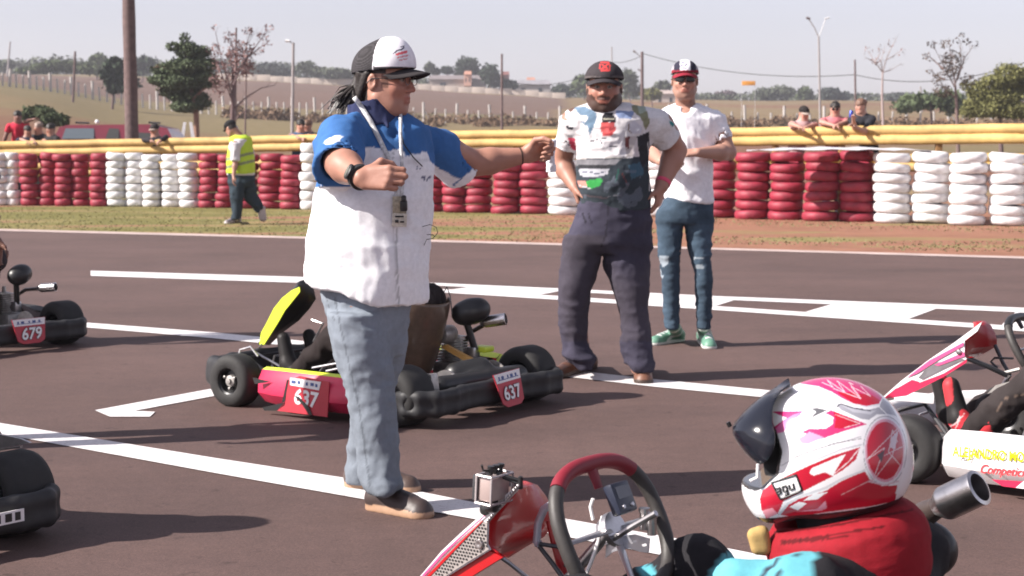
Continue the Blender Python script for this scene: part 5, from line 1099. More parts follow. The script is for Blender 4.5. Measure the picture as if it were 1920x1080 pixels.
# ================================================================== marshal in yellow vest walking on the verge
def marshal():
    Y0 = 26.8; SK = A(.36, .19, .14); b0 = G(455, 418); t = thing('person', (b0[0], b0[1], 0), 'man in yellow reflective vest walking along the grass verge with bowed head', 'person')
    f = unit(A(-.75, .45, -.55)); c = P(433, 241, Y0); sc = 1.0; S = Sdf(); H, ax = head_prims(S, c, f, sc=sc, lod=2)
    S.cap(H(-.03, 0, -.03), P(449, 256, Y0), .06, .07, k=.04)
    shR, elR, wrR = P(440, 270, Y0-.2), P(441, 305, Y0-.22), P(438, 330, Y0-.28); shL, elL, wrL = P(462, 268, Y0+.18), P(470, 300, Y0+.2), P(474, 320, Y0+.15)
    S.loft([R(255, 437, 465, Y0, .14), R(300, 430, 472, Y0, .14), R(330, 434, 472, Y0, .13)], k=.03); arm_prims(S, shR, elR, wrR); arm_prims(S, shL, elL, wrL)
    hand_prims(S, wrR, A(-.1, 0, -1), A(1, 0, 0), A(0, -1, 0), 1, curl=(.4, .5, .3)); hand_prims(S, wrL, A(.1, 0, -1), A(-1, 0, 0), A(0, 1, 0), 1, curl=(.4, .5, .3))
    L1 = (P(442, 335, Y0-.08), P(443, 372, Y0-.1), P(443, 408, Y0-.1)); L2 = (P(462, 335, Y0+.08), P(470, 368, Y0+.08), P(488, 392, Y0+.1))
    for h, k, a in (L1, L2): S.cap(h, k, .07, .05, k=.03); S.cap(k, a, .05, .036, k=.03)
    def pt(V, C): paint_head(V, C, H, ax, c, sc, SK, dict(hair=(.02, .015, .012), scalp=1, hairline=.02))
    finish(S, 'body', t, skin_mat(), SK, .014, paint=pt)
    cap(t, c, H, ax, sc, lambda V, C, x, y, z: C.__setitem__(slice(None), (.02, .02, .022)), h=.009, vis=(.02, .02, .02), zb=.03, vis_kw=dict(L=.06))
    mb = MB(); mb.lathe([(.02, 0), (.045, .01), (.045, .035), (.02, .045)], H(-.01, -.075, 0), axis=-ax[1], seg=14); mb.build('ear_muff', mat('muff_grey', (.5, .5, .5), .5), t, world=True)
    S = Sdf(); S.cone(P(441, 268, Y0-.2), P(441, 302, Y0-.23), .08, .07, k=.02); S.cone(P(462, 266, Y0+.18), P(470, 296, Y0+.2), .08, .07, k=.02); S.loft([R(256, 440, 462, Y0, .13), R(262, 432, 470, Y0, .19), R(300, 426, 475, Y0, .18), R(329, 425, 478, Y0, .17)], k=.02)
    finish(S, 'shirt', t, cloth(), (.6, .58, .6), .013, fold=dict(amp=.01, sc=(7, 7, 7), seed=3))
    S = Sdf(); S.loft([R(253, 440, 463, Y0+.02, .14), R(258, 431, 471, Y0+.02, .20), R(300, 425, 477, Y0, .20), R(325, 425, 478, Y0, .19)], k=.02)
    S.cap(P(437, 262, Y0-.26), P(437, 310, Y0-.28), .085, k=.02, op='s')
    def pv(V, C):
        z = V[:, 2]; a = P(450, 293, Y0)[2]; b = P(450, 308, Y0)[2]; s_ = (V[:, 0]-P(450, 293, Y0)[0])*.25
        C[(np.abs(z-a-s_) < .022) | (np.abs(z-b-s_) < .022)] = (.22, .25, .14)
    finish(S, 'vest', t, cloth('vest_cloth', .7), (.46, .62, .05), .012, fold=dict(amp=.012, sc=(6, 6, 6), seed=4), paint=pv)
    S = Sdf(); S.loft([R(322, 427, 477, Y0, .17), R(338, 427, 478, Y0, .17), R(350, 430, 478, Y0, .13)], k=.02)
    S.loft([R(338, 427, 460, Y0-.07, .12), R(370, 432, 456, Y0-.1, .10), R(400, 434, 453, Y0-.1, .09), R(411, 433, 452, Y0-.1, .09)], k=.02)
    S.cap(P(464, 342, Y0+.06), P(471, 370, Y0+.08), .125, .10, k=.03); S.cap(P(471, 370, Y0+.08), P(486, 390, Y0+.1), .10, .075, k=.03)
    finish(S, 'trousers', t, cloth('denim', .9), (.028, .042, .055), .014, fold=dict(amp=.02, sc=(5, 5, 8), seed=9))
    shoe('shoe', t, G(449, 416), G(424, 420), P(443, 408, Y0-.1), w_=.05, upper=(.25, .22, .23), sole=(.6, .55, .55), h=.012)
    S = Sdf(); S.cap(P(488, 392, Y0+.1), P(491, 410, Y0+.1), .05, .045, k=.02); S.cap(P(493, 390, Y0+.1), P(496, 411, Y0+.1), .04, .035, k=.02)
    finish(S, 'shoe', t, mat('shoe', rough=.5, attr=True), (.42, .36, .36), .012)
marshal()
# ================================================================== spectators leaning on the rail
def spectator(u, vh, dY, f, shirt, hair, label, arms, skin=(.38, .2, .145), capcol=None, sh_w=.19, sc=1.0, lean=.12, torso=None, glasses=False, sleeves=True):
    r = rail_at(u); Y0 = r[1]+.12+dY; SK = A(*skin); c = P(u, vh, Y0); f = unit(f); t = thing('person', (c[0], Y0+.25, 0), label, 'person')
    S = Sdf(); H, ax = head_prims(S, c, f, sc=sc, lod=2); ff = unit(A(f[0], f[1], 0)) if torso is None else unit(torso); rt = np.cross(ff, A(0, 0, 1))
    nk = c-ff*(lean*.3)+A(0, 0, -.17); hip = A(c[0]-ff[0]*lean*2.2, c[1]-ff[1]*lean*2.2+.05, max(.85, c[2]-.72)); S.cap(H(-.02, 0, -.04), nk, .055, .06, k=.03)
    sr = nk+rt*sh_w*.9+A(0, 0, -.04); sl_ = nk-rt*sh_w*.9+A(0, 0, -.04); S.cap(nk, hip, .11, .13, k=.04); S.cap(sr, sl_, .06, k=.04)
    hz_ = hip-A(0, 0, .1)
    for s in (-1, 1): S.cap(hz_+rt*s*.09, A(hz_[0]+rt[0]*s*.1, hz_[1]+.1, .45), .075, .05, k=.03); S.cap(A(hz_[0]+rt[0]*s*.1, hz_[1]+.1, .45), A(hz_[0]+rt[0]*s*.12, hz_[1]+.12, .05), .05, .04, k=.03)
    T = Sdf(); T.cap(nk-A(0, 0, .05), hip, .135, .155, k=.04); T.cap(sr, sl_, .075, k=.05)
    for s0, (e, w_) in zip((sr, sl_), arms):
        e = P(*e[:2], Y0+e[2]); w_ = P(*w_[:2], Y0+w_[2]); arm_prims(S, s0, e, w_, (.048, .042, .04, .027)); d = unit(w_-e); n_ = unit(np.cross(d, A(.3, 0, 1)))
        hand_prims(S, w_, d, A(0, -.2, -1) if abs(d[2]) < .7 else n_, A(0, -1, .2), .95, curl=(.5, .7, .4), lod=1)
        if sleeves: T.cone(s0, s0+(e-s0)*.72, .065, .064, k=.02)
        else: T.cone(s0, e, .06, .055, k=.02); T.cap(e, e+(w_-e)*.85, .055, .042, k=.02)
    def pt(V, C): paint_head(V, C, H, ax, c, sc, SK, dict(hair=hair, scalp=1, hairline=.05))
    finish(S, 'body', t, skin_mat(), SK, .014, paint=pt); finish(T, 'shirt', t, cloth(), shirt, .014, fold=dict(amp=.012, sc=(7, 7, 7), seed=int(u)))
    Q = Sdf(); hz = hip-A(0, 0, .12); Q.cap(hip, hz, .15, .14, k=.03)
    for s in (-1, 1): Q.cap(hz+rt*s*.09, A(hz[0]+rt[0]*s*.1, hz[1]+.1, .45), .095, .075, k=.03); Q.cap(A(hz[0]+rt[0]*s*.1, hz[1]+.1, .45), A(hz[0]+rt[0]*s*.12, hz[1]+.12, .05), .075, .065, k=.03)
    finish(Q, 'trousers', t, cloth('denim', .9), (.04, .05, .08), .02)
    if capcol is not None: cap(t, c, H, ax, sc, lambda V, C, x, y, z: C.__setitem__(slice(None), capcol), h=.010, vis=(.35, .28, .24), zb=.035, vis_kw=dict(L=.07))
    else:
        K = Sdf(); K.ell(H(-.015, 0, .045), A(.108, .086, .092)*sc, ax); K.half(lambda x, y, z: sc*.03-((z-c[2])-.35*((x-c[0])*-f[0]+(y-c[1])*-f[1])))
        finish(K, 'hair', t, mat('hair', rough=.55, attr=True), hair, .010, fold=dict(amp=.012, sc=(25, 25, 25), seed=3))
    if glasses:
        mb = MB()
        for s in (-1, 1): mb.lathe([(.003, 0), (.024, 0), (.024, .006), (.003, .006)], H(.105, s*.033, .01), axis=f, seg=12)
        mb.tube([H(.09, -.06, .014), H(.108, 0, .014), H(.09, .06, .014)], .004, seg=5); mb.build('sunglasses', mat('sunglass_black', (.008, .008, .01), .12), t, world=True)
    return t, H, Y0
DK = (.02, .016, .014)
spectator(33, 219, .35, A(.2, -1, 0), (.50, .03, .06), DK, 'dark haired man in bright red shirt at the far left behind the rail', (((12, 252, 0), (4, 275, 0)), ((48, 228, 0), (62, 224, 0))), skin=(.2, .1, .08))
spectator(52, 246, .1, A(.5, -.8, -.1), (.03, .035, .06), DK, 'crouched spectator in dark navy beside the red shirted man', (((40, 262, -.1), (52, 266, -.25)), ((60, 262, -.1), (66, 266, -.3))), skin=(.3, .16, .12), sc=.9)
spectator(72, 240, .3, A(-.3, -.9, 0), (.025, .025, .028), (.3, .22, .18), 'spectator in black with pale hair, third from the left behind the rail', (((60, 262, 0), (68, 268, -.2)), ((84, 262, 0), (78, 268, -.2))))
spectator(95, 243, .2, A(-.6, -.8, -.1), (.03, .028, .03), DK, 'spectator in black nearest to the front of the red pickup', (((82, 264, 0), (90, 268, -.2)), ((106, 262, 0), (100, 268, -.2))))
spectator(290, 244, -.12, A(-.5, -.9, -.25), (.03, .026, .03), DK, 'spectator in black hunched over the rail right of the thick wooden pole', (((270, 262, -.1), (284, 264, -.3)), ((312, 258, -.1), (300, 264, -.3))), capcol=(.04, .035, .035), sleeves=False)
spectator(564, 236, .0, A(.3, -1, -.1), (.05, .09, .17), DK, 'dark haired boy in blue leaning on the rail beside the white shirted man', (((545, 254, 0), (560, 258, -.2)), ((580, 254, 0), (572, 258, -.2))))
spectator(577, 237, .3, A(-.4, -.9, 0), (.035, .04, .06), (.16, .09, .06), 'brown haired spectator half hidden behind the boy in blue', (((566, 256, 0), (575, 260, -.1)), ((590, 254, 0), (584, 260, -.1))))
spectator(1507, 213, -.05, A(.35, -.9, -.35), (.46, .30, .30), DK, 'boy with dark cap and pale band resting both arms over the rail', (((1484, 233, -.15), (1500, 238, -.35)), ((1530, 234, -.1), (1512, 238, -.35))), capcol=(.03, .026, .026), skin=(.42, .22, .17))
spectator(1566, 205, .05, A(-.2, -1, -.1), (.50, .16, .18), DK, 'youth in pink shirt and sunglasses with arms folded on the rail', (((1540, 229, -.1), (1565, 236, -.3)), ((1592, 227, -.1), (1570, 234, -.3))), glasses=True, skin=(.42, .22, .17))
spectator(1614, 200, .0, A(-.85, -.45, -.1), (.028, .028, .034), (.17, .09, .06), 'brown haired youth in black T-shirt leaning over the rail holding a blue can', (((1602, 240, -.15), (1600, 222, -.35)), ((1622, 248, -.25), (1600, 236, -.45))), torso=A(-.5, -.8, 0), lean=.22, skin=(.44, .25, .19))
def can():
    r = rail_at(1595); c = P(1596, 214, r[1]-.25); t = thing('drink_can', c, 'blue drink can raised in the hand of the youth in black', 'can'); mb = MB()
    mb.lathe([(.02, -.06), (.033, -.052), (.033, .05), (.026, .06), (.02, .058)], c, axis=(.1, 0, 1), seg=16); mb.build('can', mat('can_blue', (.04, .06, .3), .3, metal=.6), t, world=True)
can()
# ================================================================== karts
KRZ = math.atan2(.6, -.8)
M_RUB = mat('tyre_rubber', (.018, .017, .017), .75, noise=(20, .35), bump=(60, .3, .003)); M_BLK = mat('black_plastic', (.015, .015, .016), .4)
M_PLS = mat('bumper_plastic', (.017, .017, .019), .6, noise=(14, .3), bump=(50, .15, .003)); M_STL = mat('brushed_steel', (.46, .45, .46), .32, metal=.9, noise=(30, .2)); M_CHR = mat('chrome', (.52, .50, .50), .30, metal=1.0, noise=(25, .3), bump=(60, .1, .002))
M_ALU = mat('cast_alloy', (.42, .40, .38), .45, metal=.6, noise=(40, .3)); M_TUB = mat('frame_tube', (.05, .05, .055), .35, metal=.3); M_RIM = mat('wheel_rim', (.02, .02, .022), .35, metal=.5); M_REDP = mat('fairing_red', (.42, .004, .008), .38, coat=.2, noise=(5, .12))
M_WHP = mat('fairing_white', (.74, .72, .73), .35, noise=(10, .08)); M_YEL = mat('fairing_yellow', (.62, .74, .04), .4, noise=(8, .1)); M_PNK = mat('pod_crimson', (.56, .02, .075), .38, noise=(9, .15)); M_BLU = mat('plate_blue', (.05, .09, .25), .5); M_GRY = mat('fairing_grey', (.16, .15, .16), .4, noise=(20, .3))
M_PLR = mat('plate_red', (.46, .03, .05), .5, noise=(14, .12)); M_PNK2 = mat('stripe_pink', (.62, .08, .22), .4); M_LET = mat('letter_white', (.78, .76, .76), .5); M_ORA = mat('chain_guard_tan', (.50, .27, .07), .5, noise=(16, .3)); M_SEAT = mat('seat_resin', (.10, .065, .045), .35, noise=(30, .3), coat=.3)
class Kart:
    def __init__(k, c, label, group='race karts'):
        k.c = A(c[0], c[1], 0); k.t = thing('race_kart', k.c, label, 'kart', group, rz=KRZ); k.f = A(-.8, .6, 0); k.l = A(-.6, -.8, 0)
    def W(k, p): p = np.asarray(p, float); return k.c+k.f*p[0]+k.l*p[1]+A(0, 0, 1)*p[2]
    def L(k, w_): d = np.asarray(w_, float)-k.c; return A(d@k.f, d@k.l, d[2])
    def px(k, u, v, yl):      # point of the kart's plane y = yl seen at a photo pixel, in kart coordinates
        d = ray(u, v); t = (yl-(_O-k.c)@k.l)/(d@k.l); return k.L(_O+d*t)
    def b(k, mb, name, m, parent=None, **kw): return mb.build(name, m, parent or k.t, **kw)
def wheel(k, x, y, r, w_, yaw=0):
    ax = A(-math.sin(yaw), math.cos(yaw), 0); c = A(x, y, r); o = 1 if y > 0 else -1
    mb = MB(); pr = [(r*.50, -w_*.46), (r*.56, -w_*.50), (r*.80, -w_*.50), (r*.95, -w_*.42), (r, -w_*.30), (r, w_*.30), (r*.95, w_*.42), (r*.80, w_*.50), (r*.56, w_*.50), (r*.50, w_*.46)]
    mb.lathe(pr, c, axis=ax, seg=36, capped=False); wl = k.b(mb, 'wheel', M_RUB, sharp=50)
    mb = MB(); mb.lathe([(r*.52, -w_*.46), (r*.54, -w_*.40), (r*.42, -w_*.34), (r*.42, w_*.2), (r*.30, w_*.22*o), (.001, w_*.22*o)] if o > 0 else [(.001, -w_*.22), (r*.30, -w_*.22), (r*.42, -w_*.2), (r*.42, w_*.34), (r*.54, w_*.40), (r*.52, w_*.46)], c, axis=ax, seg=28, capped=False)
    mb.lathe([(r*.42, w_*.2*o), (r*.45, w_*.38*o), (r*.54, w_*.44*o), (r*.52, w_*.46*o)], c, axis=ax, seg=28, capped=False); rm = k.b(mb, 'rim', M_RIM, wl)
    mb = MB(); mb.lathe([(.03, w_*.22*o), (.028, w_*.34*o), (.014, w_*.36*o), (.012, w_*.44*o), (.002, w_*.45*o)], c, axis=ax, seg=16, capped=False)
    for a in range(3):
        q = a*2.094+.5; x_, y_, z_ = basis(ax); p = c+ax*w_*.23*o+r*.28*(math.cos(q)*x_+math.sin(q)*y_); mb.lathe([(.007, 0), (.007, .02*o), (.002, .022*o)], p, axis=ax, seg=8, capped=False)
    k.b(mb, 'hub', M_ALU, wl)
def pod(k, s, m_face, m_top, x0=-.34, x1=.40, h=.225, texts=None):
    st = [(x0, .72, .06), (x0+.03, .95, .02), (x0+.2, 1, 0), (x1-.2, 1, 0), (x1-.06, .94, .03), (x1, .70, .07)]
    cs = [(.36, .07), (.58, .045), (.635, .10), (.63, h-.06), (.60, h-.01), (.57, h), (.50, h-.02)]
    mb = MB(); g = []
    for x, sc, iy in st:
        g.append([(x, s*(.36+(y-.36)*(sc if y > .5 else 1)-(iy if y > .5 else 0)), .06+(z-.06)*sc) for y, z in cs])
    n = len(cs); V = [p for r_ in g for p in r_]; F = []; Mi = []
    for i in range(len(st)-1):
        for j in range(n-1): F.append((i*n+j, i*n+j+1, (i+1)*n+j+1, (i+1)*n+j)); Mi.append(1 if j in (4, 5) else 0)
    F += [list(range(n)), [(len(st)-1)*n+j for j in range(n)][::-1]]; Mi += [0, 0]
    mb.v = [A(*V).reshape(-1, 3) if False else np.array(V)]; mb.f = F; mb.m = Mi; mb.n = len(V)
    o = mb.build('side_pod', [m_face, m_top], k.t, sharp=50); bv = o.modifiers.new('b', 'BEVEL'); bv.width = .008; bv.segments = 2; bv.limit_method = 'ANGLE'; bv.angle_limit = .5
    return o
def rear_bumper(k, zc=.118, h=.060, x=-.715, holes=True):
    P2 = [(-.54, .53), (-.60, .55), (-.66, .53), (x, .47), (x, .35), (x+.03, .25), (x+.04, 0)]; P2 = P2+[(a, -b) for a, b in P2[-2::-1]]
    S = Sdf()
    for (a, b), (c, d) in zip(P2, P2[1:]):
        for dz in (-h*.55, h*.55): S.cap((a, b, zc+dz), (c, d, zc+dz), .027, k=.02)
        S.cap((a, b, zc), (c, d, zc), .020, k=.02)
    for s in (-1, 1): S.cap((-.63, s*.78, zc), (-.63, s*.5, zc), .020, k=.01, op='s')
    V, F = S.mesh(.011); V = relax(V, F, 1); return tomesh('rear_bumper', V, F, M_PLS, k.t)
def number_plate(k, txt, x, y0, w_, h, z, tilt=.18, m_bg=None, head=True, size=.085, rot=0., shear=0, outline=True, yc=None, par=None):
    # plate on the rear bumper, facing backwards
    yd = unit(A(tilt, 0, 1)); xd = A(0, -1, 0); nn = A(-1, 0, tilt); nn = unit(nn); c = A(x, y0, z)
    cr, sr = math.cos(rot), math.sin(rot); xd, yd = xd*cr+yd*sr, yd*cr-xd*sr
    mb = MB(); lp = [(-w_/2, h/2), (-w_*.40, -h*.38), (-w_*.25, -h/2), (w_*.25, -h/2), (w_*.40, -h*.38), (w_/2, h/2)]
    mb.plate([c+xd*a+yd*b for a, b in lp], .004); o = k.b(mb, 'number_plate', m_bg or M_PLR, par, smooth=False)
    if head:
        mb = MB(); mb.add([c+nn*.0035+xd*a+yd*b for a, b in ((-w_*.49, h*.49), (-w_*.45, h*.22), (w_*.45, h*.22), (w_*.49, h*.49))], [(0, 1, 2, 3)]); k.b(mb, 'plate_header', M_LET, o, smooth=False)
        mb = MB(); 
        for q, ww in ((-.33, .05), (-.2, .09), (.0, .04), (.14, .1), (.3, .06)): mb.box(c+nn*.0045+xd*q*w_+yd*h*.36, (ww*w_, h*.09, .001), ax=(xd, yd, nn))
        mb.box(c+nn*.0042+yd*h*.30, (w_*.78, h*.02, .001), ax=(xd, yd, nn)); k.b(mb, 'header_print', M_BLU, o, smooth=False)
    for q, mm, bo in (((.0055, M_BLK, .055), (.0075, M_LET, .022)) if outline else ((.0065, M_LET, .03),)):
        mb = MB(); add_text(mb, txt, c+nn*q-yd*h*.13, xd, yd, size, bold=bo, shear=shear); k.b(mb, 'number', mm, o, smooth=False)
    return o
def steering(k, c, up=None, R_=(.165, .135), m_top=None, name='steering_wheel', tube=.016, red=True):
    up = unit(up if up is not None else A(.5, 0, .86)); la = A(0, 1, 0); n = np.cross(la, up); pts = []
    for a in np.linspace(0, 2*math.pi, 48, endpoint=False):
        x = math.cos(a); y = math.sin(a); x2 = math.copysign(abs(x)**.72, x); y2 = math.copysign(abs(y)**.80, y); pts.append(c+la*x2*R_[0]+up*y2*R_[1])
    pts = np.array(pts); i0 = [i for i in range(48) if 6 <= i <= 18]; i1 = [i % 48 for i in range(18, 48+7)]
    mb = MB(); mb.tube(pts[i1], tube, seg=12); w_ = k.b(mb, name, mat('wheel_grip', (.04, .036, .034), .55, noise=(60, .2), bump=(200, .3, .001)))
    mb = MB(); mb.tube(pts[i0], tube*1.06, seg=12); mb.tube([c+up*(R_[1]*.98), c+up*(R_[1]*.62)+n*.0], [tube*1.1, tube*.8], seg=8, sq=.5); k.b(mb, 'grip_top', mat('grip_red', (.20, .010, .022), .55) if red else M_BLK, w_)
    mb = MB(); 
    for a in (0, math.pi, -math.pi/2): mb.tube([c+la*math.cos(a)*.02+up*math.sin(a)*.02, c+la*math.cos(a)*R_[0]*.97+up*math.sin(a)*R_[1]*.97], [.014, .009], seg=6, sq=.35)
    mb.lathe([(.002, .0), (.034, .0), (.034, .012), (.002, .014)], c-n*.006, axis=n, seg=20); k.b(mb, 'spoke', M_STL, w_)
    return w_, la, up, n
def seat(k, xo=.10):
    g = []; prof = [(.06, .15), (.0, .07), (-.12, .045), (-.24, .06), (-.33, .14), (-.39, .28), (-.43, .42), (-.455, .52)]
    for i, (x, z) in enumerate(prof):
        row = []
        for j in range(13):
            s = -1+j/6; wd = .19 if i < 5 else .20-.012*(i-4); lift = .20*abs(s)**3.2*(1.0 if i < 4 else .15); fw = .16*abs(s)**3*(0 if i < 3 else 1)*(1 if i < 6 else .6)
            row.append((x+xo+fw, wd*s, z+lift))
        g.append(row)
    mb = MB(); mb.grid(g); o = k.b(mb, 'seat', M_SEAT); q = o.modifiers.new('t', 'SOLIDIFY'); q.thickness = .006; q2 = o.modifiers.new('s', 'SUBSURF'); q2.levels = 1; q2.render_levels = 1; return o
def chassis(k, front=True):
    mb = MB(); r = .015
    for s in (-1, 1):
        mb.tube([(-.66, s*.30, .075), (-.3, s*.31, .06), (.1, s*.24, .055), (.45, s*.16, .055), (.66, s*.14, .06)], r, seg=8)
        mb.tube([(-.28, s*.31, .07), (-.28, s*.55, .10), (.28, s*.55, .10), (.28, s*.2, .07)], .010, seg=7)
    for x, a in ((-.62, .30), (-.1, .28), (.2, .21), (.6, .15)): mb.tube([(x, -a, .06), (x, a, .06)], r, seg=8)
    mb.tube([(.50, -.42, .10), (.50, -.16, .07), (.50, .16, .07), (.50, .42, .10)], r, seg=8)
    for z, x in ((.10, .80), (.19, .76)): mb.tube([(.62, -.13, .07), (x, -.2, z), (x+.02, 0, z), (x, .2, z), (.62, .13, .07)], .010, seg=7)
    k.b(mb, 'frame', M_TUB)
    mb = MB(); mb.box((.38, 0, .045), (.62, .30, .003)); k.b(mb, 'floor_tray', M_STL)
    mb = MB(); mb.tube([(-.52, -.47, .14), (-.52, .47, .14)], .020, seg=14); k.b(mb, 'axle', M_STL)
    mb = MB(); mb.lathe([(.02, -.003), (.095, -.003), (.095, .003), (.02, .003)], (-.52, -.2, .14), axis=(0, 1, 0), seg=30); k.b(mb, 'sprocket', M_ALU)
    mb = MB(); mb.lathe([(.02, -.005), (.085, -.005), (.085, .005), (.02, .005)], (-.52, .16, .14), axis=(0, 1, 0), seg=30); k.b(mb, 'brake_disc', M_STL)
    for y, yw in ((.52, .06), (-.52, .06)): wheel(k, .52, y, .130, .13, yw)
    for y in (.48, -.48): wheel(k, -.52, y, .140, .180)
    for s in (-1, 1):
        mb = MB(); mb.tube([(.44, s*.04, .10), (.47, s*.42, .12)], .006, seg=6); k.b(mb, 'tie_rod', M_STL)
        mb = MB(); mb.tube([(.60, s*.13, .06), (.66, s*.13, .15), (.64, s*.13, .20), (.64, s*.06, .20)], .006, seg=6); k.b(mb, 'pedal', M_STL)
def engine(k, ex=True, sil=None, air=None, pipe_pts=None):
    mb = MB(); mb.box((-.22, -.29, .14), (.20, .15, .12), bev=.02); mb.lathe([(.03, 0), (.055, .0), (.055, .05), (.03, .052)], (-.22, -.37, .14), axis=(0, -1, 0), seg=20); en = k.b(mb, 'engine', M_ALU)
    mb = MB()
    for i in range(9): mb.box((-.20, -.28, .21+i*.014), (.13-.004*abs(i-4), .12, .005), bev=.001)
    mb.lathe([(.04, 0), (.04, .13), (.015, .135), (.012, .17)], (-.20, -.28, .20), seg=14); k.b(mb, 'cylinder_fins', M_ALU, en)
    mb = MB(); mb.tube([(-.30, -.27, .24), (-.37, -.25, .27)], .022, seg=12); mb.box((-.36, -.25, .25), (.05, .05, .07), bev=.01); k.b(mb, 'carburettor', M_STL, en)
    if air is not None:
        S = Sdf(); a, b, r = air; S.cap(a, b, r, k=.02); S.ell((A(*a)+A(*b))/2, A(.07, .05, .06), k=.03); V, F = S.mesh(.009); tomesh('airbox', V, F, M_BLK, k.t)
        mb = MB(); mb.tube([(-.37, -.25, .27), (A(-.37, -.25, .27)+A(*a))/2+A(0, 0, .01), a], .018, seg=10); k.b(mb, 'intake_tube', M_BLK)
    if pipe_pts is not None:
        mb = MB(); mb.tube(pipe_pts[0], pipe_pts[1], seg=12); ep = k.b(mb, 'exhaust_pipe', mat('exhaust_steel', (.13, .10, .09), .4, metal=.7, noise=(20, .3)))
        if sil is not None:
            a, b, r = sil; a = A(*a); b = A(*b); d = unit(b-a); L = np.linalg.norm(b-a)
            mb = MB(); mb.lathe([(r*.45, -.02), (r*.9, .0), (r, .008), (r, L-.008), (r*1.03, L-.004), (r*1.03, L), (r*.82, L+.002), (r*.78, L-.010), (r*.76, L-.05)], a, axis=d, seg=28, capped=False); k.b(mb, 'silencer', M_CHR, ep, sharp=35)
            mb = MB(); mb.lathe([(.0, L-.03), (r*.76, L-.03)], a, axis=d, seg=24, capped=False); k.b(mb, 'silencer_bore', M_BLK, ep)
def nose(k, m):
    S = Sdf(); pts = [(.62, .52, .16), (.78, .42, .15), (.86, .22, .14), (.88, 0, .14), (.86, -.22, .14), (.78, -.42, .15), (.62, -.52, .16)]
    for a, b in zip(pts, pts[1:]):
        for dz, r in ((-.04, .035), (.0, .032), (.04, .028)): S.cap(A(*a)+A(0, 0, dz), A(*b)+A(0, 0, dz), r, k=.03)
    V, F = S.mesh(.012); tomesh('nose_fairing', relax(V, F, 1), F, m, k.t)
# ---------------------------------------------------------------- drivers
def driver(k, label, suit, paint=None, knee=((.22, .18, .36), (.22, -.18, .36)), foot=((.52, .10, .12), (.52, -.10, .12)), head=(-.17, 0, .77), hands=((.12, .15, .50), (.12, -.15, .50)), elb=((-.02, .29, .40), (-.02, -.29, .40)), helmet=True, hip=(-.12, 0, .14), hcol=(.05, .05, .055), boots=(.02, .018, .018), bootp=None, h=.013, shs=.19, gl=(.02, .02, .022), fh=None, bulk=1.0):
    W = k.W; hd = W(head); b = W((hip[0], 0, 0)); t = thing('person', (b[0], b[1], .1), label, 'person'); SK = A(.36, .19, .14)
    nk = W((head[0]-.03, 0, head[2]-.17)); ch = W((head[0]-.06, 0, head[2]-.30)); hp = W(hip); f = unit(k.f+A(0, 0, -.05)) if fh is None else unit(fh)
    def grow(S, g, hands_=True, legs=True):
        S.cap(nk, ch, .06+g, .12*bulk+g, k=.04); S.cap(ch, hp, .135*bulk+g, .14*bulk+g, k=.05); shl = []
        for s, kn, ft, ha, el in zip((1, -1), knee, foot, hands, elb):
            sh = W((head[0]-.05, s*shs, head[2]-.22)); S.cap(ch+A(0, 0, .06), sh, .08+g, .07+g, k=.04); shl.append(sh)
            S.cap(sh, W(el), .058+g, .046+g, k=.03); S.cap(W(el), W(ha), .046+g, .030+g*.8, k=.02)
            S.cap(W((hip[0], s*.10, hip[2])), W(kn), .085+g, .062+g, k=.04); S.cap(W(kn), W(ft), .060+g, .042+g, k=.02)
        return shl
    S = Sdf(); H, ax = head_prims(S, hd, f, sc=.98, lod=2); grow(S, -.012)
    for s, ha, el in zip((1, -1), hands, elb):
        d = unit(W(ha)-W(el)); hand_prims(S, W(ha), unit(d+A(0, 0, .2)), k.f*.5+A(0, 0, -.8), -k.l*s, 1.0, curl=(1.1, 1.2, .7), lod=1)
    finish(S, 'body', t, skin_mat(), SK, .016, [(W(ha)-A(.1, .1, .1), W(ha)+A(.1, .1, .1), .009) for ha in hands])
    S = Sdf(); grow(S, .008)
    for s, ha, el in zip((1, -1), hands, elb): d = unit(W(ha)-W(el)); S.cap(W(ha)+d*.05, W(ha)+d*.06, .05, k=.005, op='s')
    finish(S, 'suit', t, cloth(), suit, h, fold=[dict(amp=.014, sc=(7, 7, 7), seed=8), dict(amp=.005, sc=(20, 20, 20), seed=9)], paint=paint)
    for s, ha, el in zip((1, -1), hands, elb):
        S = Sdf(); d = unit(W(ha)-W(el)); hand_prims(S, W(ha), unit(d+A(0, 0, .2)), k.f*.5+A(0, 0, -.8), -k.l*s, 1.1, curl=(1.1, 1.2, .7), k=.008); S.cap(W(ha)-d*.05, W(ha)+d*.02, .038, .032, k=.02); finish(S, 'glove', t, cloth(), gl, .007)
    for s, kn, ft in zip((1, -1), knee, foot):
        S = Sdf(); a = W(A(*ft)+A(-.03, 0, -.03)); tp = W(A(*ft)+A(.09, -s*.005, .17)); m_ = W(A(*ft)+A(.05, 0, .04)); S.cap(W(A(*ft)+A(-.12, s*.01, .08)), a, .052, .050, k=.02); S.cap(a, m_, .045, .045, k=.03); S.cap(m_, tp, .043, .034, k=.02)
        finish(S, 'boot', t, cloth('boot_leather', .5), boots, .007, paint=bootp)
    if helmet:
        S = Sdf(); S.ell(H(-.005, 0, .02), A(.138, .120, .130), ax); S.ell(H(.05, 0, -.07), A(.10, .085, .065), ax, k=.04); S.cap(H(.12, -.09, .015), H(.12, .09, .015), .035, k=.01, op='s'); z0 = hd[2]-.125; S.half(lambda x, y, z: z0-z)
        finish(S, 'helmet', t, mat('helmet_paint', rough=.2, attr=True, coat=.5), hcol, .009)
        S = Sdf(); S.ell(H(0, 0, .02), A(.132, .113, .11), ax); finish(S, 'visor', t, mat('visor_dark', (.01, .01, .012), .08, coat=1), (.01, .01, .01), .012)
    return t, H, ax
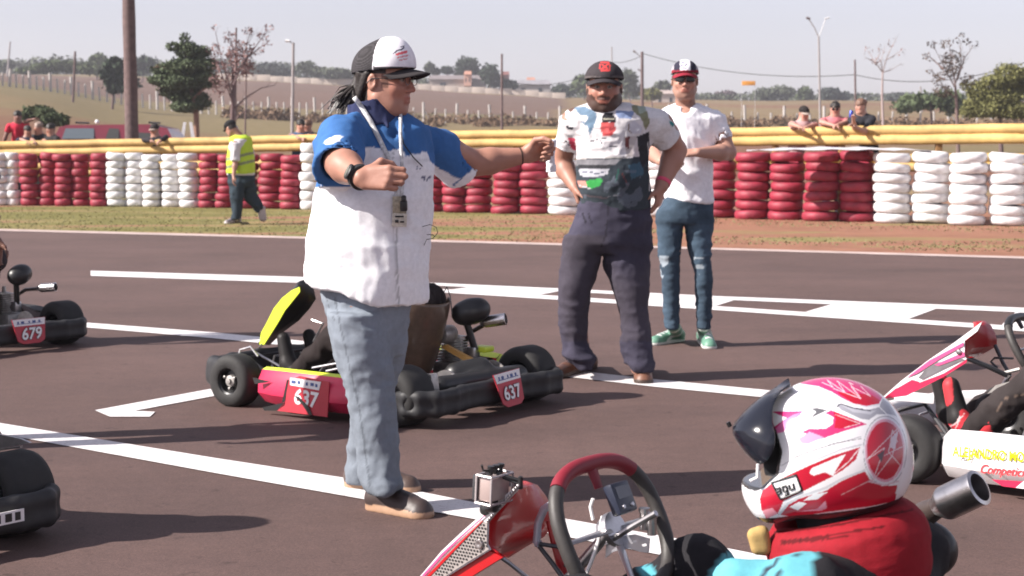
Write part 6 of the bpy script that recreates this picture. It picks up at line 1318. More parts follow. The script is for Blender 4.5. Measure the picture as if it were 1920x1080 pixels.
# ---------------------------------------------------------------- kart 637 in the middle
def kart_mid():
    k = Kart((-.63, 8.43), 'yellow and crimson race kart number 637 stopped behind the white shirted man'); chassis(k); seat(k); nose(k, M_PLS)
    p = k.px; r = .036
    air = (p(868, 588, -.20), p(898, 580, -.26), .058); s0, s1 = p(908, 604, -.30), p(948, 598, -.34)
    engine(k, air=air, sil=(s0, s1, .030), pipe_pts=([(-.14, -.30, .24), (-.05, -.36, .2), (-.12, -.42, .16), (-.34, -.42, .18), p(872, 668, -.40), p(872, 640, -.34), p(884, 622, -.32), p(906, 610, -.30)], [.018, .02, .026, .036, .022, .013, .012, .012]))
    # near side pod, crimson with yellow top
    po = pod(k, 1, M_PNK, M_YEL, x0=-.42, x1=.36); pod(k, -1, M_PNK, M_YEL)
    yd, xd = A(0, 0, 1), A(-1, 0, 0)
    mb = MB(); mb.plate([p(a, b, .636) for a, b in ((540, 715), (562, 705), (618, 716), (614, 782), (520, 770), (536, 752))], .004); sp = k.b(mb, 'number_panel', M_PLR, po, smooth=False)
    mb = MB(); mb.plate([p(a, b, .640) for a, b in ((544, 708), (602, 716), (598, 732), (544, 722))], .002); k.b(mb, 'plate_header', M_LET, po, smooth=False)
    mb = MB()
    for a, b, w_ in ((550, 716, .025), (560, 717, .015), (575, 720, .012), (585, 721, .02), (593, 723, .012)): mb.box(p(a, b, .643), (w_, .001, .014), ax=(xd, A(0, 1, 0), yd))
    k.b(mb, 'header_print', M_BLU, po, smooth=False)
    mb = MB(); add_text(mb, '637', p(572, 748, .6405), unit(A(-1, 0, -.06)), yd, .10, bold=.03, shear=.15); k.b(mb, 'number', M_LET, po, smooth=False)
    mb = MB(); mb.plate([p(a, b, .6425) for a, b in ((552, 742), (560, 744), (580, 764), (586, 780), (578, 776), (566, 758))], .001); mb.plate([p(a, b, .636) for a, b in ((474, 708), (508, 716), (478, 720))], .002); mb.plate([p(a, b, .637) for a, b in ((492, 764), (536, 754), (534, 760), (520, 770), (496, 770))], .002); mb.plate([p(a, b, .637) for a, b in ((538, 712), (542, 712), (534, 754), (529, 754))], .002); k.b(mb, 'black_stripe', M_BLK, po, smooth=False)
    rear_bumper(k); number_plate(k, '637', -.732, -.06, .21, .165, .130, tilt=.28, size=.088, rot=.06)
    # steering, fairing
    w_, la, up, n = steering(k, A(.12, 0, .50), red=False); mb = MB(); mb.tube([(.10, 0, .48), (.44, 0, .12)], .010, seg=8); k.b(mb, 'steering_column', M_STL)
    mb = MB(); mb.tube([p(588, 640, .1), p(606, 606, .1), p(585, 600, .1)], .006, seg=6); k.b(mb, 'fairing_strut', M_STL)
    rows = [((562, 538), (580, 522)), ((548, 545), (586, 535)), ((528, 562), (592, 560)), ((517, 580), (580, 578)), ((505, 608), (560, 600)), ((494, 632), (530, 622)), ((488, 646), (505, 646))]
    g = [[p(a[0], a[1], .13)*(1-q)+p(b[0], b[1], -.13)*q+A(.05*math.sin(math.pi*q), 0, 0) for q in np.linspace(0, 1, 7)] for a, b in rows]; mb = MB(); mb.grid(g); o = k.b(mb, 'front_fairing', M_BLK); q = o.modifiers.new('t', 'SOLIDIFY'); q.thickness = .004
    mb = MB(); mb.plate([p(a, b, .132) for a, b in ((562, 538), (563, 547), (548, 566), (535, 582), (520, 608), (496, 646), (487, 646), (490, 624), (500, 606), (514, 578), (530, 558), (548, 544))], .006); k.b(mb, 'yellow_edge', M_YEL, o, smooth=False)
    mb = MB(); mb.tube([(.50, .10, .10), p(478, 660, .16), p(492, 645, .13)], .007, seg=6); mb.tube([p(446, 672, .25), p(450, 656, .22), p(470, 650, .2), p(484, 668, .2)], .006, seg=6); k.b(mb, 'front_bracket', M_STL)
    # alloy block, chain guard, hose, tank
    c = p(792, 722, .36); mb = MB(); mb.box(c, (.16, .05, .10), bev=.006, ax=(unit(A(1, 0, -.15)), A(0, 1, 0), unit(A(.15, 0, 1)))); eb = k.b(mb, 'alloy_block', M_ALU)
    mb = MB(); [mb.box(c+A(-.05+.05*i, .026, -.022+.044*j), (.028, .004, .026)) for i in range(3) for j in range(2)]; k.b(mb, 'block_recess', M_BLK, eb, smooth=False)
    mb = MB(); mb.plate([p(a, b, -.10) for a, b in ((828, 650), (838, 646), (926, 694), (922, 704), (912, 700))], .02); k.b(mb, 'chain_guard', M_ORA)
    mb = MB(); mb.tube([p(824, 590, -.1), p(828, 555, -.1), p(838, 538, -.1), p(844, 555, -.1), p(848, 590, -.1)], .003, seg=6); k.b(mb, 'breather_hose', M_BLK)
    mb = MB(); mb.lathe([(.02, -.05), (.042, -.045), (.045, .0), (.042, .045), (.02, .05)], p(836, 626, -.16), axis=(0, 1, 0), seg=18); k.b(mb, 'clutch_cover', M_ALU)
    mb = MB(); mb.box(p(905, 654, -.3), (.09, .08, .03), bev=.01); k.b(mb, 'yellow_cover', M_YEL)
    S = Sdf(); S.cap((-.45, .0, .18), (-.52, -.1, .2), .06, k=.02); S.cap((-.56, .25, .16), (-.6, -.3, .16), .05, k=.04); V, F = S.mesh(.012); tomesh('chain_cover', V, F, M_BLK, k.t)
    mb = MB(); [mb.tube([p(a, b, yy) for a, b in pts], .006, seg=6) for pts, yy in ((((586, 690), (640, 680)), .3), (((612, 696), (650, 688)), .3))]; k.b(mb, 'nerf_bar', M_STL)
    def ps(V, C): C *= (1+.25*vnoise(V*12, 4))[:, None]
    driver(k, 'driver in dark suit seated in kart 637 behind the white shirted man', (.022, .016, .016), paint=ps, knee=((.16, .17, .34), (.16, -.15, .34)), hcol=(.04, .04, .045), head=(-.10, 0, .74), hip=(-.10, 0, .13), bulk=.78, shs=.175)
kart_mid()
# ---------------------------------------------------------------- karts at the left edge
def kart_left():
    k = Kart((-3.60, 10.85), 'black race kart number 679 half out of frame at the left'); chassis(k); seat(k); nose(k, M_PLS); pod(k, 1, M_PLS, M_PLS); pod(k, -1, M_PLS, M_PLS); p = k.px
    s0, s1 = p(76, 540, -.30), p(104, 538, -.34)
    engine(k, air=(p(30, 518, -.2), p(44, 512, -.26), .055), sil=(s0, s1, .028), pipe_pts=([(-.14, -.30, .24), (-.12, -.42, .16), (-.34, -.42, .18), p(28, 570, -.38), p(34, 552, -.34), p(48, 543, -.32), p(74, 541, -.30)], [.018, .026, .034, .022, .012, .012, .012]))
    rear_bumper(k); mb = MB(); steering(k, A(.12, 0, .50), red=False); number_plate(k, '679', -.732, -.07, .25, .155, .135, tilt=.2, size=.10, shear=.2)
    driver(k, 'driver seated in kart 679, mostly outside the left edge', (.04, .03, .035), h=.016)
    k = Kart((-2.36, 5.50), 'dark race kart in the lower left corner, only its rear wheel and bumper in view'); chassis(k); seat(k); nose(k, M_PLS); pod(k, 1, M_PLS, M_PLS); pod(k, -1, M_PLS, M_PLS); p = k.px
    engine(k, air=((-.50, -.2, .40), (-.54, -.28, .42), .05), sil=None, pipe_pts=([(-.14, -.30, .24), (-.05, -.36, .2), (-.12, -.42, .16), (-.40, -.42, .20)], [.018, .02, .026, .034]))
    rb = rear_bumper(k); c = k.px(14, 946, -.44); c = A(-.842, c[1], .19)
    mb = MB(); mb.box(A(-.747, -.27, .120), (.004, .17, .040)); q = k.b(mb, 'bumper_sticker', M_LET, rb, smooth=False)
    mb = MB(); [mb.box(A(-.750, y+.13, .120), (.002, w_, .026)) for y, w_ in ((-.345, .02), (-.38, .03), (-.425, .024), (-.46, .02))]; k.b(mb, 'sticker_print', M_BLK, q, smooth=False)
    mb = MB(); mb.plate([p(a, b, -.5) for a, b in ((-10, 812), (40, 822), (58, 830), (-10, 842))], .01); mb.plate([p(a, b, -.52) for a, b in ((-10, 842), (40, 836), (40, 839), (-10, 847))], .01); k.b(mb, 'seat_stay', M_STL)
    driver(k, 'driver of the lower left kart, seated outside the frame and casting a shadow', (.04, .03, .035), h=.016, head=(-.17, 0, .87), shs=.22)
kart_left()
# ---------------------------------------------------------------- kart at the right edge
def kart_right():
    k = Kart((2.24, 6.55), 'white and red race kart cut off by the right edge, yellow lettering on side'); chassis(k); seat(k); nose(k, M_WHP); p = k.px
    po = pod(k, 1, M_WHP, M_WHP, x0=-.34, x1=.405, h=.235); pod(k, -1, M_WHP, M_WHP)
    a, b = p(1772, 866, .64), p(1916, 886, .64); xd = unit(A(-1, 0, .03)); yd = A(0, 0, 1)
    mb = MB(); add_text(mb, 'ALEJANDRO MOTOS', A(a[0]-.028, .6375, .160), xd, yd, .052, bold=.03, align='LEFT', sx=.70); k.b(mb, 'pod_lettering', mat('letter_yellow', (.68, .58, .0), .5), po, smooth=False)
    mb = MB(); add_text(mb, 'Competici\u00f3n', A(a[0]-.13, .6375, .108), xd, yd, .046, bold=.02, shear=.35, align='LEFT', sx=.85); k.b(mb, 'pod_lettering', mat('letter_red', (.62, .05, .06), .5), po, smooth=False)
    mb = MB(); mb.plate([A(x, .6375, z) for x, z in ((.14, .075), (-.30, .10), (-.30, .055), (.10, .055))], .003); k.b(mb, 'red_panel', M_PNK, po, smooth=False)
    for x in (.02, -.12): mb = MB(); mb.plate([A(x, .6405, .085), A(x-.04, .6405, .088), A(x-.01, .6405, .056), A(x+.03, .6405, .056)], .002); k.b(mb, 'white_slash', M_LET, po, smooth=False)
    w_, la, up, n = steering(k, p(1935, 650, 0), R_=(.165, .13), red=False)
    # front fairing
    out = [(1652, 748), (1690, 714), (1740, 676), (1790, 642), (1822, 618), (1842, 603), (1833, 621), (1809, 639), (1809, 667), (1813, 673), (1770, 700), (1700, 736)]
    mb = MB(); mb.plate([p(a, b, .13) for a, b in out], .006); fo = k.b(mb, 'front_fairing', M_WHP, smooth=False)
    for nm, m, pl, off in (('grey_flash', M_GRY, [(1722, 708), (1745, 682), (1800, 672), (1808, 674), (1770, 692), (1730, 712)], .135), ('pink_flash', M_PNK2, [(1700, 708), (1742, 676), (1806, 642), (1807, 648), (1760, 674), (1752, 680), (1720, 700)], .137), ('pink_flash', M_PNK2, [(1752, 684), (1808, 660), (1809, 668), (1760, 686)], .137), ('crimson_edge', M_PNK, [(1655, 748), (1680, 728), (1712, 722), (1770, 700), (1813, 674), (1812, 680), (1770, 706), (1700, 742)], .139), ('crimson_flash', M_PNK, [(1682, 728), (1710, 712), (1724, 716), (1700, 732)], .138)):
        mb = MB(); mb.plate([p(a, b, off) for a, b in pl], .002); k.b(mb, nm, m, fo, smooth=False)
    mb = MB(); mb.lathe([(.002, 0), (.012, .0), (.010, .006), (.002, .008)], p(1798, 660, .138), axis=(0, 1, 0), seg=14); k.b(mb, 'bolt', M_CHR, fo)
    rows = [((1838, 606), (1846, 603)), ((1833, 620), (1857, 611)), ((1820, 632), (1864, 624)), ((1809, 640), (1868, 636)), ((1809, 660), (1868, 648)), ((1812, 671), (1850, 658)), ((1826, 671), (1832, 668))]
    g = [[p(a[0], a[1], .125)*(1-q)+p(b[0], b[1], -.125)*q+A(.04*math.sin(math.pi*q), 0, 0) for q in np.linspace(0, 1, 7)] for a, b in rows]; mb = MB(); mb.grid(g); o = k.b(mb, 'fairing_shell', M_REDP, fo); q = o.modifiers.new('t', 'SOLIDIFY'); q.thickness = .004
    mb = MB(); mb.tube([p(1814, 672, .12), p(1850, 686, .08), p(1888, 704, .03)], .010, seg=8); mb.tube([p(1866, 648, -.1), p(1880, 680, -.05), p(1893, 702, 0)], .008, seg=8); mb.tube([p(1900, 672, 0), p(1865, 671, 0), p(1858, 678, 0), p(1870, 690, 0)], .005, seg=6); k.b(mb, 'fairing_strut', M_TUB)
    mb = MB(); mb.tube([p(1893, 702, 0), (.46, 0, .12)], .010, seg=8); k.b(mb, 'steering_column', M_STL)
    mb = MB(); mb.plate([p(a, b, .04) for a, b in ((1852, 738), (1868, 722), (1890, 716), (1905, 712), (1918, 720), (1915, 732), (1895, 730), (1872, 732))], .01); mb.tube([p(1880, 700, .02), p(1912, 692, .0)], .008, seg=6); k.b(mb, 'steering_plate', M_ALU)
    RB = (.50, .04, .05)
    def bp(V, C):
        u, v = proj(V); n_ = vnoise(V*16, 3)
        C[n_ > .25] = RB; C[(v > 795) & (u > 1755) & (u < 1815)] = (.60, .04, .06)
        C[instroke(u, v, [(1768, 812), (1782, 800), (1795, 792), (1800, 780)], 3) | instroke(u, v, [(1772, 818), (1790, 808), (1797, 790), (1808, 776)], 2)] = (.7, .5, .5)
    def ps(V, C):
        u, v = proj(V); C *= (1+.35*vnoise(V*7, 4))[:, None]; C[instroke(u, v, [(1888, 790), (1870, 770), (1880, 748), (1930, 738)], 1.8)] = (.14, .10, .08)
    driver(k, 'driver in black suit and red black boots seated in the kart at the right edge', (.035, .028, .028), paint=ps, bootp=bp, knee=((.16, .18, .38), (.14, -.16, .42)), foot=((.42, .14, .16), (.55, -.06, .15)), hcol=(.3, .02, .03), h=.011)
    mb = MB(); mb.box(p(1716, 745, -.1), (.18, .03, .04), bev=.008); k.b(mb, 'front_bar', M_WHP)
kart_right()
# ---------------------------------------------------------------- foreground kart and its driver
def kart_front():
    k = Kart((.24, 3.23), 'red and silver race kart in the foreground, steering wheel and fairing in view'); chassis(k); seat(k); nose(k, M_REDP); pod(k, 1, M_REDP, M_WHP, h=.24); pod(k, -1, M_REDP, M_WHP, h=.24); p = k.px; rear_bumper(k)
    # fairing: perforated flank, red inside
    fl = [(770, 1100), (791, 1078), (830, 1032), (865, 999), (908, 961), (940, 935), (970, 911), (973, 917), (945, 947), (916, 978), (914, 1020), (920, 1031), (880, 1056), (838, 1082), (800, 1105)]
    mb = MB(); mb.plate([p(a, b, .13) for a, b in fl], .005); fo = k.b(mb, 'front_fairing', M_WHP, smooth=False)
    pf = [(790, 1105), (812, 1068), (848, 1030), (878, 1000), (902, 976), (914, 980), (913, 1020), (917, 1030), (880, 1052), (836, 1080)]
    mb = MB(); mb.plate([p(a, b, .1345) for a, b in pf], .002); k.b(mb, 'perforated_panel', mat('mesh_silver', (.48, .44, .42), .35, metal=.5), fo, smooth=False)
    mb = MB(); a0 = p(860, 1040, .1365); n = 0; px_ = np.array(pf, float)
    for i in range(-30, 30):
        for j in range(-26, 26):
            q = a0+A((i+.5*(j % 2))*.0078, 0, j*.0068); u, v = proj(k.W(q)[None])
            if inpoly(u, v, px_)[0] and inpoly(u+3, v+3, px_)[0] and inpoly(u-3, v-3, px_)[0] and v[0] < 1095:
                mb.add([q+A(.0025*math.cos(t), 0, .0025*math.sin(t)) for t in np.arange(8)*math.pi/4], [list(range(8))])
    k.b(mb, 'perforations', M_BLK, fo, smooth=False)
    for m, pl, nm in ((M_PNK2, [(786, 1085), (828, 1038), (864, 1005), (912, 963), (912, 965), (866, 1007), (831, 1041), (790, 1087)], 'pink_stripe'), (M_REDP, [(794, 1087), (834, 1045), (868, 1011), (905, 976), (905, 978), (870, 1014), (838, 1048), (798, 1090)], 'red_stripe')):
        mb = MB(); mb.plate([p(a, b, .136) for a, b in pl], .002); k.b(mb, nm, m, fo, smooth=False)
    mb = MB(); mb.lathe([(.002, 0), (.0105, 0), (.009, .004), (.006, .0045), (.002, .003)], p(899, 1020, .137), axis=(0, 1, 0), seg=18); k.b(mb, 'bolt', M_CHR, fo)
    rows = [((972, 910), (985, 905)), ((965, 922), (1006, 912)), ((946, 945), (1020, 930)), ((930, 962), (1030, 948)), ((917, 978), (1037, 968)), ((914, 1004), (1036, 982)), ((917, 1024), (1018, 1004)), ((922, 1031), (985, 1022)), ((940, 1042), (952, 1043))]
    g = [[p(a[0], a[1], .126)*(1-q)+p(b[0], b[1], -.11)*q+A(.012*math.sin(math.pi*q), 0, 0) for q in np.linspace(0, 1, 9)] for a, b in rows]; mb = MB(); mb.grid(g); o = k.b(mb, 'fairing_shell', M_REDP, fo); q = o.modifiers.new('t', 'SOLIDIFY'); q.thickness = .004
    mb = MB(); mb.plate([p(a, b, .120) for a, b in ((914, 1024), (920, 1031), (946, 1044), (900, 1072), (860, 1098), (800, 1120), (838, 1080))], .012); k.b(mb, 'fairing_flange', M_REDP, fo, smooth=False)
    mb = MB(); i = 0
    for q in np.linspace(0, 1, 16): c_ = p(916+(972-916)*q, 976+(911-976)*q, .134); mb.lathe([(.001, 0), (.004, 0), (.003, .004), (.001, .005)], c_, axis=(0, 1, 0), seg=8)
    k.b(mb, 'edge_trim', M_CHR, fo)
    mb = MB(); mb.tube([p(922, 1033, .1), p(955, 1056, .07), p(1000, 1092, .03)], .009, seg=8, sq=.5); k.b(mb, 'fairing_strut', M_STL)
    mb = MB(); mb.tube([p(1034, 946, -.02), p(1020, 955, -.02), p(1009, 980, -.02), p(1006, 1018, -.02)], .0085, seg=10); mb.tube([p(1006, 1018, -.02), p(1012, 1020, -.02)], .0085, seg=10); k.b(mb, 'fairing_bracket', mat('bracket_silver', (.62, .64, .72), .3, metal=.4))
    for pp, rr in (([p(1008, 1020, -.02), p(1035, 1055, -.02), p(1062, 1092, -.02)], .005), ([p(1030, 944, -.03), p(1052, 962, -.04)], .007), ([p(1013, 1020, -.02), p(1045, 1025, -.03), p(1068, 1040, -.04), p(1060, 1062, -.04)], .0045)):
        mb = MB(); mb.tube(pp, rr, seg=8); k.b(mb, 'fairing_strut', M_TUB)
    mb = MB(); mb.tube([p(1032, 975, -.05), p(1042, 1020, -.05), p(1062, 1095, -.05)], .010, seg=8); k.b(mb, 'red_tube', M_REDP)
    # steering wheel with display
    c = p(1151, 992, 0); w_, la, up, n = steering(k, c, up=A(.42, 0, .90), R_=(.165, .135), tube=.0148); ns = -n if (-n)@A(-1, 0, 0) > 0 else n
    mb = MB(); dc = p(1141, 943, .0)+ns*.03; mb.box(dc, (.062, .062, .022), ax=(la, up, ns), bev=.006); ds = k.b(mb, 'lap_display', mat('display_case', (.02, .025, .045), .35), w_)
    mb = MB(); mb.box(dc+ns*.0115+up*.010, (.042, .024, .001), ax=(la, up, ns)); k.b(mb, 'display_screen', mat('screen_grey', (.10, .105, .12), .2), ds, smooth=False)
    mb = MB(); [mb.lathe([(.001, 0), (.005, 0), (.004, .003), (.001, .003)], dc+ns*.011-up*.018+la*s*.015, axis=ns, seg=10) for s in (-1, 1)]; k.b(mb, 'display_button', M_STL, ds)
    mb = MB(); mb.plate([p(a, b, -.01) for a, b in ((1138, 1012), (1175, 1004), (1190, 1002), (1218, 1010), (1216, 1036), (1200, 1034), (1180, 1028), (1150, 1034), (1136, 1046))], .004); mb.plate([p(a, b, .0) for a, b in ((1118, 985), (1128, 970), (1150, 985), (1160, 1000), (1140, 1020), (1120, 1024))], .006); k.b(mb, 'hub_plate', mat('plate_silver', (.52, .53, .58), .3, metal=.7), w_, smooth=False)
    mb = MB(); [mb.box(p(a, b, .006), (.011, .002, .004), ax=(unit(A(-1, 0, .3)), A(0, 1, 0), unit(A(.3, 0, 1)))) for a, b in ((1190, 1015), (1208, 1022))]; k.b(mb, 'plate_slot', M_LET, w_)
    mb = MB(); mb.tube([p(1140, 1016, .02), p(1190, 985, .02), p(1230, 962, .02)], .006, seg=8); k.b(mb, 'paddle_rod', M_STL, w_)
    for a, b in ((1208, 975), (1222, 985)): mb = MB(); mb.tube([p(a, b+18, -.02), p(a, b-14, -.02)], .009, seg=12); mb.lathe([(.001, 0), (.011, 0), (.011, .008), (.001, .008)], p(a, b-15, -.02), seg=14); k.b(mb, 'adjuster_post', M_CHR, w_)
    mb = MB(); mb.tube([p(1130, 968, .01), p(1126, 990, .01), p(1122, 1015, .01), p(1112, 1045, .01), p(1100, 1075, .01)], .004, seg=8); mb.tube([p(1112, 935, .01), p(1107, 950, .01), p(1112, 975, .01)], .0035, seg=8); k.b(mb, 'display_cable', M_LET, w_)
    mb = MB(); mb.tube([c-ns*.01, A(.44, 0, .12)], .011, seg=10); k.b(mb, 'steering_column', M_STL)
    # exhaust and airbox behind the driver
    a, b = k.L(P(1768, 946, 3.32)), k.L(P(1836, 914, 3.27))
    engine(k, sil=(a, b, .035), air=(k.L(P(1728, 1012, 3.4)), k.L(P(1738, 1046, 3.4)), .022), pipe_pts=([(-.14, -.30, .24), (-.05, -.36, .2), k.L(P(1640, 1050, 3.6)), k.L(P(1700, 990, 3.45)), k.L(P(1735, 963, 3.38)), k.L(P(1768, 946, 3.32))], [.018, .02, .028, .030, .026, .019]))
    mb = MB(); mb.tube([k.L(P(1700, 1030, 3.3)), k.L(P(1728, 1090, 3.3))], .004, seg=6); k.b(mb, 'seat_stay', M_STL)
    return k
KF = kart_front()
def action_camera():
    k = KF; p = k.px; c = p(926, 914, .15); w = k.W(c); t = thing('action_camera', w, 'small silver action camera in clear case clamped on the red foreground fairing', 'camera')
    fx = unit(k.f*.92+A(0, 0, .05)); sx_ = unit(np.cross(A(0, 0, 1), fx)); uz = np.cross(fx, sx_); ax = (fx, sx_, uz)
    W = lambda a, b, cc: w+fx*a+sx_*b+uz*cc
    mb = MB(); mb.box(W(0, 0, 0), (.030, .060, .046), ax=ax, bev=.004); mb.build('camera_body', mat('camera_silver', (.42, .33, .31), .35, metal=.3), t, world=True)
    mb = MB(); 
    for a in (-.019, .017):
        lp = [W(a, s1*.034, s2*.027) for s1, s2 in ((-1, -1), (1, -1), (1, 1), (-1, 1))]; mb.tube(lp+[lp[0], lp[1]], .0028, seg=6)
    for s1, s2 in ((-1, -1), (1, -1), (1, 1), (-1, 1)): mb.tube([W(-.019, s1*.034, s2*.027), W(.017, s1*.034, s2*.027)], .0026, seg=6)
    hs_ = mb.build('housing', mat('housing_clear', (.34, .30, .30), .15), t, world=True)
    mb = MB(); mb.lathe([(.020, 0), (.021, .018), (.017, .022), (.012, .02)], W(.015, -.008, .004), axis=fx, seg=18); mb.box(W(.026, .0, .0), (.010, .058, .05), ax=ax, bev=.003); mb.build('lens', mat('lens_dark', (.05, .05, .055), .15), t, world=True)
    mb = MB(); 
    for s in (-1, 0, 1): mb.tube([W(.0, s*.016-.004, .026), W(0, s*.016-.004, .040)], .004, seg=8); mb.lathe([(.002, 0), (.007, 0), (.007, .006), (.002, .006)], W(0, s*.016-.004, .038), axis=uz, seg=10)
    mb.tube([W(-.005, -.02, .03), W(.012, .02, .034), W(.01, .028, .046)], .0025, seg=6); mb.build('thumb_screw', M_BLK, t, world=True)
    e = k.W(p(976, 906, .13)); mb = MB(); mb.tube([W(-.006, 0, .028), e+A(0, 0, .005)], .0035, seg=8); mb.tube([W(-.006, -.006, .022), e-A(0, 0, .002)], .0025, seg=8); mb.lathe([(.002, -.012), (.005, -.010), (.005, .012), (.002, .014)], e, seg=10); mb.build('mount_arm', M_BLK, t, world=True)
    e2 = k.W(p(912, 955, .13)); mb = MB(); mb.tube([W(0, 0, -.026), W(-.004, 0, -.04), e2], [.010, .009, .007], seg=8); mb.lathe([(.002, -.01), (.011, -.008), (.011, .008), (.002, .01)], e2, axis=sx_, seg=14); mb.build('clamp', M_BLK, t, world=True)
action_camera()
def front_driver():
    k = KF; c = P(1560, 838, 2.98); hl = k.L(c); hx, hy, hz = hl
    z27 = lambda pts: [(1340+a/2.7, 680+b/2.7) for a, b in pts]
    TE = (.11, .36, .42)
    def ps(V, C):
        u, v = proj(V); m = inpoly(u, v, [(1310, 1110), (1350, 1040), (1440, 1015), (1533, 1028), (1528, 1060), (1530, 1110)]); C[m] = TE
        for pl, w_ in (([(1425, 1082), (1450, 1058), (1462, 1040)], 6), ([(1452, 1085), (1475, 1060), (1492, 1040)], 6)): C[m & instroke(u, v, pl, w_)] = (.03, .04, .06)
        C[inpoly(u, v, [(1195, 1062), (1215, 1055), (1245, 1100), (1215, 1100)])] = (.08, .30, .36)
    W = k.W
    t, H, ax = driver(k, 'driver in red and white full face helmet seated in the foreground kart', (.018, .017, .020), paint=ps, helmet=False, head=(hx, hy, hz-.01), fh=A(-.985, .17, 0), knee=((.0, .20, .43), (-.02, -.20, .435)), foot=((.48, .12, .14), (.45, -.12, .14)), hip=(hx+.16, 0, .13), hands=((-.02, .12, .33), (-.02, -.10, .33)), elb=(tuple(k.L(P(1398, 1112, 2.82))), (-.22, -.30, .28)), shs=.20, gl=(.03, .03, .03))
    # helmet
    f = unit(A(-.992, .12, 0)); u_ = A(0, 0, 1); l = np.cross(u_, f); axh = (f, l, u_); Hh = lambda x, y, z: c+f*x+l*y+u_*z; px = 1/1073.
    S = Sdf(); S.ell(Hh(.002, 0, -.004), A(.137, .121, .127), axh, k=.01); S.ell(Hh(-.035, 0, -.035), A(.100, .110, .090), axh, k=.03); S.ell(Hh(.045, 0, -.070), A(.110, .092, .062), axh, k=.04); S.cap(Hh(.105, -.045, -.088), Hh(.105, .045, -.088), .040, k=.03)
    S.ell(Hh(.0, 0, -.01), A(.118, .102, .108), axh, k=0, op='s')
    ez = [-.075, -.060, -.035, .007, .04, .065, .085]; ex = [.150, .124, .100, .094, .104, .118, .15]
    def port(x, y, z):
        xf = (x-c[0])*f[0]+(y-c[1])*f[1]; zz = z-c[2]; yy = (x-c[0])*l[0]+(y-c[1])*l[1]; e = np.interp(zz, ez, ex)+np.abs(yy)*.0
        return np.maximum(np.maximum(e-xf, -.062-zz), zz-.072)
    S._a('s', port, c-.2, c+.2, .004)
    S.half(lambda x, y, z: (c[2]-.126+.18*((c[0]+.11-x)*-1+.0)*-.0+.16*(x-(c[0]-.11)))-z)
    S.ell(Hh(.01, 0, -.14), A(.10, .085, .07), axh, k=.004, op='s')
    RD = (.43, .008, .028); PK = (.52, .03, .14); WH = (.74, .73, .75); GR = (.30, .30, .34); BK = (.02, .02, .02)
    def ph(V, C):
        q = V-c; yl = q@l; Vm = V.copy(); neg = yl < 0; Vm[neg] = V[neg]-2*np.outer(yl[neg], l); u, v = proj(Vm); C[:] = WH
        inner = np.linalg.norm(q/A(1, 1, 1), axis=1) < 0
        def po(pts, col): C[inpoly(u, v, z27(pts))] = col
        def st(pts, w_, col): C[instroke(u, v, z27(pts), w_/2.7)] = col
        po([(430, 105), (500, 60), (600, 40), (720, 70), (800, 120), (850, 175), (832, 208), (770, 220), (700, 207), (640, 178), (590, 150), (520, 122)], PK); po([(620, 150), (700, 150), (800, 165), (835, 190), (830, 206), (770, 218), (700, 205)], RD)
        st([(545, 100), (600, 125), (570, 88), (660, 150), (620, 92), (740, 180), (680, 100), (700, 110)], 4, (.75, .45, .52)); st([(600, 130), (740, 182), (690, 120), (790, 170), (740, 120)], 4, (.75, .45, .52))
        st([(430, 108), (520, 122), (590, 150), (640, 180), (700, 210), (770, 223), (835, 210)], 7, (.6, .6, .64))
        po([(615, 212), (640, 205), (700, 225), (780, 238), (835, 225), (850, 180), (885, 205), (925, 275), (880, 262), (820, 262), (780, 290), (740, 285), (690, 262), (640, 240)], GR); po([(640, 215), (700, 232), (780, 248), (820, 240), (790, 262), (700, 250)], (.42, .42, .47)); st([(615, 225), (640, 208), (700, 230), (790, 245)], 5, (.05, .05, .06)); st([(835, 225), (870, 260), (915, 270)], 4, (.7, .7, .72))
        po([(285, 247), (450, 245), (420, 275), (370, 300), (335, 345), (300, 345), (300, 325), (365, 280)], PK); po([(300, 345), (340, 300), (400, 262), (440, 250), (350, 350), (310, 360)], (.66, .15, .35))
        po([(590, 240), (770, 312), (660, 345), (545, 385), (440, 352), (475, 335), (560, 335), (600, 310), (600, 275), (560, 255)], PK); po([(600, 245), (740, 305), (640, 335), (605, 330), (612, 290)], RD); po([(425, 385), (480, 350), (556, 378), (470, 412), (440, 410)], (.70, .28, .45)); st([(590, 238), (775, 312), (545, 390)], 4, (.72, .7, .72)); st([(610, 262), (735, 308), (655, 330)], 3, (.7, .55, .58))
        po([(450, 215), (572, 240), (485, 282), (515, 248)], (.10, .10, .11)); po([(450, 215), (530, 228), (470, 240)], (.4, .4, .42))
        st([(340, 520), (450, 460), (560, 425), (740, 375)], 6, (.42, .42, .45)); st([(400, 480), (600, 410), (740, 385)], 3, (.1, .1, .1)); st([(300, 150), (420, 148), (500, 165)], 4, (.55, .55, .58)); st([(310, 175), (420, 180)], 3, (.5, .5, .53)); st([(390, 170), (520, 195), (600, 210)], 3, (.5, .5, .53))
        st([(180, 640), (215, 615), (330, 560), (480, 505), (640, 440), (745, 415)], 9, (.5, .5, .53))
        po([(228, 690), (240, 650), (290, 610), (400, 556), (500, 512), (600, 470), (735, 428), (715, 490), (650, 545), (600, 572), (628, 520), (665, 462), (560, 505), (490, 535), (480, 560), (500, 572), (560, 555), (600, 575), (520, 615), (440, 655), (350, 700), (320, 765), (262, 790), (235, 740)], RD)
        po([(500, 545), (560, 510), (650, 480), (620, 530), (560, 545), (510, 565)], WH); st([(728, 440), (680, 500), (610, 560)], 5, (.75, .6, .62))
